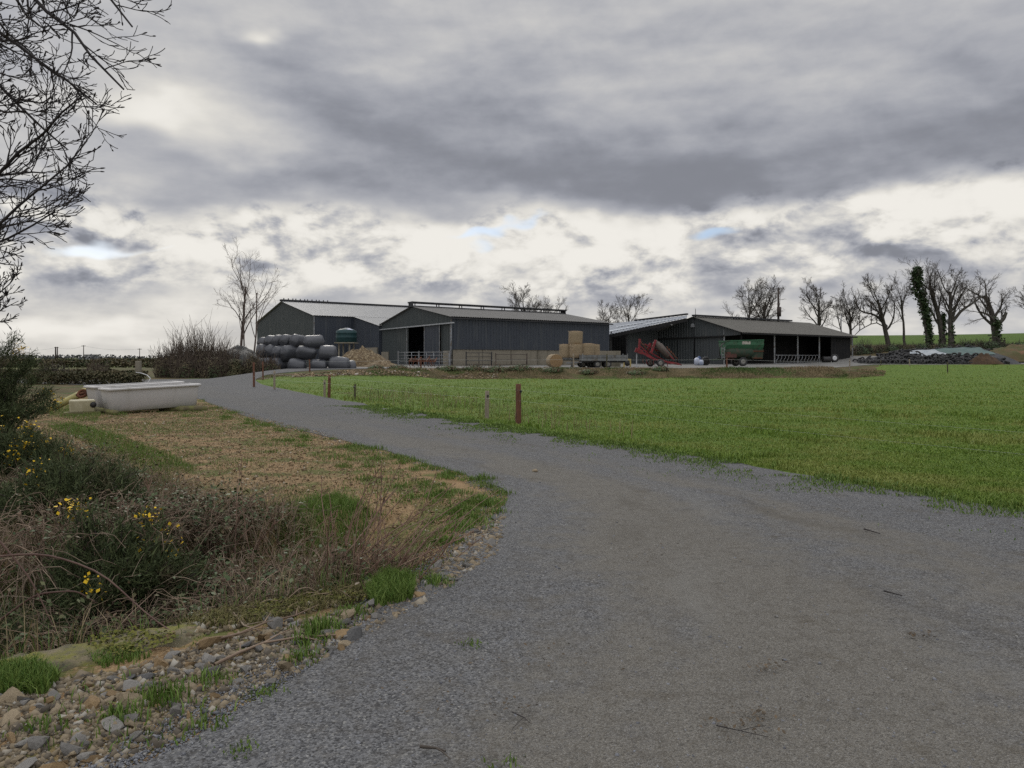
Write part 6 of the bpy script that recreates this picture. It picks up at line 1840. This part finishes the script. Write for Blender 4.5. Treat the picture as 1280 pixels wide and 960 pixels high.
o = leaf_mesh('undergrowth', P3(q_) + np.column_stack((np.zeros((len(q_), 2)), zz_)), .016, leafmat('dull_undergrowth', (.042, .060, .022), (.115, .115, .055), .45, .7, c3=(.13, .095, .06), s3=1.4), None, .6, .5, seed=6); tag(o, kind='stuff')
T = Tubes(); rnd = random.Random(9); q_ = region(2600, ditch)
for x_, y_ in q_:
    p = V3((x_, y_, Hs(x_, y_))); d_ = V3((rnd.gauss(0, .7), rnd.gauss(0, .7), rnd.uniform(.1, 1))).normalized(); L = rnd.uniform(.2, .65)
    T.add([p, p + d_ * L * .5 + V3((0, 0, .05)), p + d_ * L + V3((rnd.gauss(0, .05), rnd.gauss(0, .05), -.03 * rnd.random()))], [.003, .0026, .0014], 3)
o = T.build('dead_twigs', M_cane); tag(o, kind='stuff')

# moss, litter and grit lying on the edging
u_ = g_.uniform(-.5, .85, 5200); of = g_.uniform(-.3, .12, 5200); q_ = KA[None] + (KB - KA)[None] * u_[:, None] + KN[None] * of[:, None]; k_ = vnoise(q_[:, 0], q_[:, 1], 3.5, 71) > .5; Pm = P3(q_[k_], .0); Pm[:, 2] = .018 + .012 * g_.random(k_.sum())
o = leaf_mesh('moss', Pm + np.array([[0, 0, .012]]), .011, leafmat('moss_cushions', (.060, .075, .012), (.145, .135, .03), .3, .9), None, 1.5, .8, seed=22); tag(o, kind='stuff')
# bright green grass patches and tufts
patches = [([(325, 640), (420, 622), (470, 640), (440, 660), (360, 668)], 5200, .06, .16), ([(90, 530), (190, 560), (250, 590), (200, 600), (120, 560), (60, 535)], 6000, .05, .15), ([(-20, 842), (40, 835), (75, 850), (60, 868), (-20, 872)], 2600, .05, .13),
           ([(455, 745), (480, 722), (520, 728), (515, 752), (470, 762)], 3000, .06, .15), ([(100, 822), (160, 810), (190, 822), (130, 836)], 500, .03, .07), ([(215, 800), (330, 775), (400, 770), (330, 800), (240, 815)], 160, .02, .04), ([(70, 505), (130, 512), (120, 530), (60, 520)], 3000, .06, .16)]
Ps, Hh_ = [], []
for poly, N, h0, h1 in patches:
    q_ = region(N, poly); Ps.append(P3(q_, -.01)); Hh_.append(g_.uniform(h0, h1, N))
o = blade_mesh('green_grass', np.concatenate(Ps), np.concatenate(Hh_), .0035, M_tuft, None, .8, 7); tag(o, kind='stuff')
TU = [(205, 876, .08, 200), (265, 853, .05, 120), (150, 900, .05, 140), (400, 792, .09, 240), (388, 806, .06, 120), (375, 826, .05, 120), (440, 770, .06, 120), (545, 730, .06, 220), (575, 640, .08, 300), (610, 632, .08, 260), (590, 650, .06, 200), (545, 662, .06, 160), (605, 600, .07, 200), (560, 595, .07, 180), (520, 588, .06, 150),
      (470, 575, .06, 150), (430, 562, .06, 150), (380, 548, .06, 160), (350, 540, .06, 150), (310, 530, .06, 160), (280, 522, .05, 160), (340, 568, .05, 120), (430, 585, .06, 150), (500, 610, .05, 160), (455, 600, .05, 100), (540, 622, .05, 160), (258, 910, .04, 60), (150, 520, .07, 120), (233, 522, .07, 150), (700, 545, .05, 60), (655, 533, .05, 80), (740, 553, .05, 90), (55, 912, .05, 80), (590, 808, .02, 40), (630, 960, .03, 30), (335, 870, .03, 50), (300, 940, .02, 60)]
for _ in range(110):
    yy_ = 1 / g_.uniform(1 / 26, 1 / 6.8); xx_ = float(xl(yy_)) - abs(g_.normal(0, .35 + yy_ * .025)); TU.append((640 + xx_ / yy_ * F, HY + F * CAMZ / yy_, g_.uniform(.03, .075), int(g_.uniform(40, 130))))
Ps, Hh_ = [], []
for px, py, h, n in TU:
    x_, y_ = GP(px, py); R = (.04 + h * .55) * (1 + y_ / 22); n = int(n * .9); q_ = np.array([[x_, y_]]) + g_.normal(0, R * .6, (n, 2)) * np.array([[1.3, 1]]); Ps.append(P3(q_, .008)); Hh_.append(h * (.35 + 1.15 * g_.random(n) ** 1.3) * np.exp(-((q_[:, 0] - x_) ** 2 + (q_[:, 1] - y_) ** 2) / (R * R * 3.2)) * (1 + y_ / 40) + .008)
# thin grass all along the verge border
yy = g_.uniform(3.2, 30, 9000); xx = xl(yy) - np.abs(g_.normal(0, .5, 9000)) * (1 + yy / 25) + .02; k_ = vnoise(xx, yy, 1.1, 12) > .52
Ps.append(P3(np.column_stack((xx, yy))[k_], 0)); Hh_.append(g_.uniform(.02, .08, k_.sum()) * (1 + yy[k_] / 35))
q_ = region(26000, [(-60, 700), (560, 700), (625, 640), (400, 548), (255, 506), (70, 515)]); k_ = vnoise(q_[:, 0], q_[:, 1], .8, 15) + .3 * vnoise(q_[:, 0], q_[:, 1], 3, 16) > .76; Ps.append(P3(q_[k_])); Hh_.append(g_.uniform(.02, .07, k_.sum()))
o = blade_mesh('grass', np.concatenate(Ps), np.concatenate(Hh_), .0042, M_tuft, None, .9, 8); tag(o, kind='stuff')
q_ = region(27000, [(10, 520), (258, 503), (420, 546), (634, 640), (585, 705), (500, 705), (430, 670), (330, 650), (240, 625), (130, 590), (20, 565)])
o = blade_mesh('dry_litter', P3(q_, .004), g_.uniform(.012, .055, len(q_)), .0045, M_dead, None, 3.4, 9); tag(o, kind='stuff')

# =============================================================== field grass
def field_pts(N, y0, y1):
    u_ = g_.random(N); y_ = 1 / ((1 / y0) * (1 - u_) + (1 / y1) * u_)      # denser close by
    l = xr(y_) + .02; r_ = np.minimum(y_ * .82 + 7, 100); ok = r_ > l; y_, l, r_ = y_[ok], l[ok], r_[ok]
    return np.column_stack((l + (r_ - l) * g_.random(len(y_)), y_))


q_ = field_pts(480000, 4.6, 95)
poly_f = field_poly; q_ = q_[in_poly(q_, np.asarray(poly_f))]
cl = vnoise(q_[:, 0], q_[:, 1], .9, 21) * .6 + vnoise(q_[:, 0], q_[:, 1], 3.3, 22) * .4
clump = sstep(.66, .80, vnoise(q_[:, 0], q_[:, 1], .55, 23) * .55 + vnoise(q_[:, 0], q_[:, 1], 1.9, 24) * .45)
hN = (.026 + .045 * cl ** 1.5 * g_.uniform(.4, 1.5, len(q_)) + .085 * clump * g_.uniform(.3, 1.2, len(q_))) * (1 + q_[:, 1] / 90); edge = q_[:, 0] - xr(q_[:, 1]); hN *= 1 + .7 * (edge < .8) * g_.random(len(q_))
o = blade_mesh('pasture_grass', P3(q_, .0), hN, .0026 + .00042 * q_[:, 1], M_grass, None, .9, 10); tag(o, kind='stuff')
# taller seed stalks near the posts
q_ = region(900, [(430, 500), (640, 530), (840, 560), (700, 520), (520, 490), (445, 490)]); o = blade_mesh('dry_stalks', P3(q_), g_.uniform(.15, .5, len(q_)), .006, M_bankgrass, None, .5, 11); tag(o, kind='stuff')

# rough bank in front of the yard
N = 42000; x_ = g_.uniform(-17, 37, N); yb = np.interp(x_, [-17, -14, -5, 26, 31, 38], [50, 52, 58.0, 58.6, 64, 78]); w_ = np.interp(x_, [-17, -12, -5, 26, 37], [3, 4.5, 4.3, 4.6, 6]); y_ = yb + w_ * g_.random(N)
kk = vnoise(x_, y_, .55, 31); hN = .62 * g_.uniform(.06, .42, N) * (.25 + kk) * (1 + .3 * sstep(18, 26, x_)) * (1 - .5 * sstep(-6, -14, x_))
o = blade_mesh('bank_grass', P3(np.column_stack((x_, y_)), -.02), hN, .018, M_bankgrass, None, .8, 12); tag(o, kind='stuff')
for i, (px, w_, h_) in enumerate(((592, 1.3, .75), (618, 1.1, .8), (500, .9, .5), (648, 1.2, .6), (690, 1.0, .6), (735, .9, .55), (825, .8, .55), (470, .7, .45), (792, 1.0, .5), (560, 1.0, .55))):
    q_ = PX(px, 470, 61); twig_bush('bank_bramble', 'dark green bramble clump on the bank below the yard', (q_.x, 61 - .4 * (i % 3), Hs(q_.x, 61 - .4 * (i % 3))), w_, .6, h_, 40, 500 + i, m=M_cane, rmin=.008, leaves=900, lsize=.07, lm=M_bleaf, group='bramble clumps on the bank', upright=.4, r0=.012)
# rubble stones along the foot of the bank
from mathutils.geometry import tessellate_polygon
import bmesh


def stone_mesh(seed, flat=.62):
    bm = bmesh.new(); bmesh.ops.create_icosphere(bm, subdivisions=2, radius=1.0); rnd = random.Random(seed)
    cuts = [(V3((rnd.gauss(0, 1), rnd.gauss(0, 1), rnd.gauss(0, 1))).normalized(), rnd.uniform(.34, .74)) for _ in range(10)]
    for v in bm.verts:
        for nn, dd in cuts:
            e = v.co.dot(nn) - dd
            if e > 0: v.co -= nn * e
        v.co *= 1 + .04 * mnoise.noise(v.co * 2.2 + V3((seed, 0, 0)))
        v.co *= 1.25; v.co.z *= flat; v.co.y *= .8
    me = bpy.data.meshes.new('stone'); bm.to_mesh(me); bm.free(); return me


def stonemat(name, c1, c2):
    return mat(name, c1, c2, 14, .9, .6, 60, .004, rnd=.28, c3=tuple(v * 1.35 for v in c1), s3=30, t3=(.55, .62))


SM = [stonemat('ochre_stone', (.21, .145, .072), (.13, .085, .045)), stonemat('grey_limestone', (.17, .16, .145), (.105, .10, .09)), stonemat('buff_stone', (.23, .185, .12), (.15, .115, .075)), stonemat('dark_stone', (.085, .083, .080), (.05, .05, .05))]
smesh = []
for s_ in range(10):
    me_ = stone_mesh(s_ + 1, .5 + .05 * (s_ % 4)); me_.materials.append(SM[(0, 1, 2, 1, 2, 0, 1, 3, 2, 1)[s_]]); smesh.append(me_)
rnd = random.Random(31)
rub = [(-90, 900), (0, 868), (60, 850), (150, 838), (250, 806), (350, 782), (430, 765), (500, 745), (560, 700), (590, 660), (630, 645), (625, 690), (560, 735), (470, 790), (400, 830), (300, 872), (220, 925), (120, 965), (0, 1000), (-90, 1040)]
rubP = np.array([GP(*p) for p in rub])
q_ = region(285, rub); sizes = np.sort(g_.gamma(2.6, .0085, 285) + .014)[::-1]
for (x_, y_), sz in zip(q_, sizes):
    sz = min(sz, .062); o = link('rubble_stone', smesh[rnd.randrange(10)]); o.location = (x_, y_, Hs(x_, y_) + sz * .16)
    o.rotation_euler = (rnd.gauss(0, .3), rnd.gauss(0, .3), rnd.uniform(0, 6.28)); s_ = sz; o.scale = (s_ * rnd.uniform(.85, 1.3), s_, s_ * rnd.uniform(.7, 1.1))
    tag(o, 'loose angular stone in the rubble strip between kerb and track', 'stone', 'loose stones of the rubble strip')
for (px, py, sz, kx, lab) in ((265, 806, .075, 0, 'largest ochre stone at the kerb, below the arching cane'), (262, 845, .06, 6, 'pale white crusted stone in the middle of the rubble'), (212, 800, .05, 0, 'squarish ochre stone against the kerb'), (335, 775, .05, 3, 'long grey stone by the fallen twigs'), (430, 770, .055, 2, 'buff stone upright beside the bright tuft'), (668, 590, .06, 2, 'single pale flat stone on the bare sandy patch')):
    x_, y_ = GP(px, py); o = link('rubble_stone', smesh[kx]); o.location = (x_, y_, Hs(x_, y_) + sz * .2); o.scale = (sz * 1.2, sz, sz); o.rotation_euler = (.1, .1, px); tag(o, lab, 'stone', 'loose stones of the rubble strip')


def scatter_stones(name, q_, size, m, seed, dz=.3):
    """many small angular stones as one mesh"""
    gg = np.random.default_rng(seed); N = len(q_)
    V0 = np.array([(1, 0, 0), (-1, 0, 0), (0, 1, 0), (0, -1, 0), (0, 0, 1), (0, 0, -1)], float); Fo = np.array([(0, 2, 4), (2, 1, 4), (1, 3, 4), (3, 0, 4), (2, 0, 5), (1, 2, 5), (3, 1, 5), (0, 3, 5)])
    V = V0[None] * gg.uniform(.55, 1.25, (N, 6, 1)) * np.array([1, .85, .65]) + gg.normal(0, .12, (N, 6, 3))
    a = gg.uniform(0, 6.28, N); c, s_ = np.cos(a), np.sin(a); t_ = gg.normal(0, .4, N); ct, st_ = np.cos(t_), np.sin(t_)
    x1 = V[..., 0] * ct[:, None] - V[..., 2] * st_[:, None]; z1 = V[..., 0] * st_[:, None] + V[..., 2] * ct[:, None]
    V = np.stack((x1 * c[:, None] - V[..., 1] * s_[:, None], x1 * s_[:, None] + V[..., 1] * c[:, None], z1), -1) * size[:, None, None]
    V += np.column_stack((q_, H(q_[:, 0], q_[:, 1]) + size * dz))[:, None, :]
    o = link(name, np_mesh(name, V.reshape(-1, 3), (Fo[None] + (np.arange(N) * 6)[:, None, None]).reshape(-1, 3), 3), m)
    return tag(o, kind='stuff')


def gravelmat(name, c1, c2, c3):
    m, b = new_mat(name); i_ = n_island(); col = n_mix(n_ss(0, .8, i_), c1, c2); col = n_mix(n_ss(.86, .98, i_), col, c3); setc(b, col); b.inputs['Roughness'].default_value = .85; b.inputs['Specular IOR Level'].default_value = .3
    return m


q_ = region(11000, rub); scatter_stones('rubble', q_, g_.gamma(2.0, .0058, len(q_)) + .005, gravelmat('small_rubble', (.065, .055, .042), (.195, .155, .10), (.28, .26, .22)), 3, 0.0)
q_ = region(22000, [(10, 520), (256, 504), (420, 547), (634, 640), (585, 705), (500, 705), (430, 670), (330, 650), (240, 625), (130, 590), (20, 565)]); scatter_stones('verge_rubble', q_, g_.gamma(2, .005, len(q_)) + .004, gravelmat('verge_stones', (.11, .072, .038), (.26, .18, .10), (.34, .30, .23)), 4)
q_ = region(2600, [(215, 803), (330, 778), (430, 757), (500, 738), (500, 712), (430, 728), (330, 752), (215, 786)]); scatter_stones('edging_rubble', q_, g_.gamma(2.0, .0062, len(q_)) + .004, gravelmat('edging_stones', (.07, .058, .036), (.20, .155, .09), (.27, .25, .20)), 13, 0.1)
q_ = region(5200, [(200, 806), (330, 780), (430, 760), (505, 738), (505, 705), (430, 722), (330, 748), (200, 786)]); k_ = vnoise(q_[:, 0], q_[:, 1], 4.0, 81) > .42
o = blade_mesh('thatch', P3(q_[k_], .01), g_.uniform(.015, .08, k_.sum()), .0032, leafmat('mossy_thatch', (.075, .085, .02), (.17, .14, .06), .4, .85, c3=(.06, .045, .025), s3=3), None, 2.4, 33); tag(o, kind='stuff')
# loose stone on the track, thickest along its edges and on the camera's side
N = 190000; u_ = g_.random(N); y_ = 1 / ((1 / 2.6) * (1 - u_) + (1 / 26.0) * u_); l, r_ = xl(y_), xr(y_); s_ = g_.random(N); x_ = l + (r_ - l) * s_; x_ = np.where(g_.random(N) < .10, l - .3 * g_.random(N) + .12 * g_.random(N), x_)
worn_ = .5 * vnoise(x_, y_, .42, 40) + .5 * vnoise(x_, y_, 1.7, 41); keep = (np.abs(x_) < y_ * .80 + 1.6) & (g_.random(N) < np.clip(.22 + 1.2 * (.62 - worn_) + .9 * np.exp(-(x_ - l) / .5) + .8 * np.exp(-(r_ - x_) / .7), .08, 1))
q_ = np.column_stack((x_, y_))[keep]; q_ = q_ + g_.normal(0, .03, q_.shape)
scatter_stones('gravel', q_, g_.gamma(3, .00115, len(q_)) * (1 + .014 * q_[:, 1]) + .0022, gravelmat('track_stones', (.078, .080, .088), (.168, .172, .184), (.25, .245, .23)), 5, .55)

# foot of the bank: pale rubble
x_ = g_.uniform(-15, -1, 2600); yb = np.interp(x_, [-15, -5, -1], [51.5, 58, 58.4]); q_ = np.column_stack((x_, yb + g_.uniform(.2, 3.2, 2600))); q_ = q_[vnoise(q_[:, 0], q_[:, 1], .9, 51) > .45]
scatter_stones('bank_rubble', q_, g_.gamma(2.5, .022, len(q_)) + .02, gravelmat('bank_stones', (.09, .07, .045), (.22, .16, .09), (.36, .33, .29)), 6)

# =============================================================== fallen twigs
def stick(label, pts, r_, m=None, Y=None):
    P = [V3((*GP(px, py), 0)) for px, py in pts]
    for p in P: p.z = Hs(p.x, p.y) + .03
    c_ = P[0].copy(); T = Tubes(); T.add([tuple(p - c_) for p in P], np.linspace(r_, r_ * .5, len(P)), 6); rnd_ = random.Random(len(label))
    for i in range(1, len(P) - 1):
        dd = (P[i + 1] - P[i]).normalized(); q0 = P[i] - c_; L = rnd_.uniform(.08, .22); d2 = rot_about(dd, V3((0, 0, 1)), rnd_.choice((-1, 1)) * rnd_.uniform(.4, .9)); T.add([q0, q0 + d2 * L * .5 + V3((0, 0, .015)), q0 + d2 * L + V3((0, 0, .02))], [r_ * .6, r_ * .45, r_ * .3], 5)
    o = T.build('fallen_branch', m or M_cane); o.location = c_; tag(o, label, 'branch', 'fallen twigs and branches')


stick('long fallen branch lying across the rubble towards the bright tuft', [(268, 838), (300, 822), (330, 810), (372, 803), (420, 800)], .009)
stick('curved reddish branch lying on the stones behind the long one', [(245, 812), (300, 798), (330, 785), (370, 775), (398, 762)], .008)
stick('forked twig resting on the kerb stones', [(292, 772), (305, 788), (325, 795)], .007)
stick('pale stick leaning across the mossy kerb end', [(360, 765), (385, 752), (420, 745), (445, 735)], .007, M_dead)
stick('brown stick on the track near the camera', [(525, 942), (545, 944), (557, 948)], .007, M_twig)
stick('thin dark twig on the track by the damp patch', [(895, 915), (925, 922), (960, 930)], .0025, M_near)
stick('thin dark twig lying on the track below the grass edge', [(1080, 665), (1100, 671)], .007, M_near)
stick('short twig on the loose stone of the track', [(1105, 744), (1128, 750)], .006, M_near)
stick('small twig in the middle of the worn track', [(640, 898), (655, 905), (662, 912)], .003, M_near)
# damp dark litter on the track
pts = []
for cx, cy, sx, n in ((955, 905, 20, 40), (920, 918, 30, 30), (640, 890, 20, 25), (1155, 800, 10, 30), (960, 840, 12, 30), (820, 700, 25, 25), (690, 830, 40, 40), (540, 880, 40, 30)):
    for _ in range(n): pts.append(GP(cx + rnd.gauss(0, sx), cy + rnd.gauss(0, sx * .35)))
q_ = np.array(pts); o = leaf_mesh('leaf_litter', P3(q_, .035), .012, leafmat('damp_leaf_litter', (.050, .042, .032), (.11, .08, .05), .3, .8), None, 2.0, .5, seed=12); tag(o, kind='stuff')
# sparse grass on the grass side of the track
N = 26000; y_ = g_.uniform(5.0, 26, N); x_ = xr(y_) + .15 - np.abs(g_.normal(0, .75, N)); k_ = vnoise(x_, y_, 1.6, 61) + .5 * vnoise(x_, y_, 6, 62) - (xr(y_) - x_) * .10 > .66
o = blade_mesh('track_edge_grass', P3(np.column_stack((x_, y_))[k_], .015), g_.uniform(.015, .07, k_.sum()) * (.6 + .8 * np.exp(-(xr(y_) - x_)[k_] / .25)), .0035 + .00035 * y_[k_], M_tuft, None, 1.0, 14); tag(o, kind='stuff')
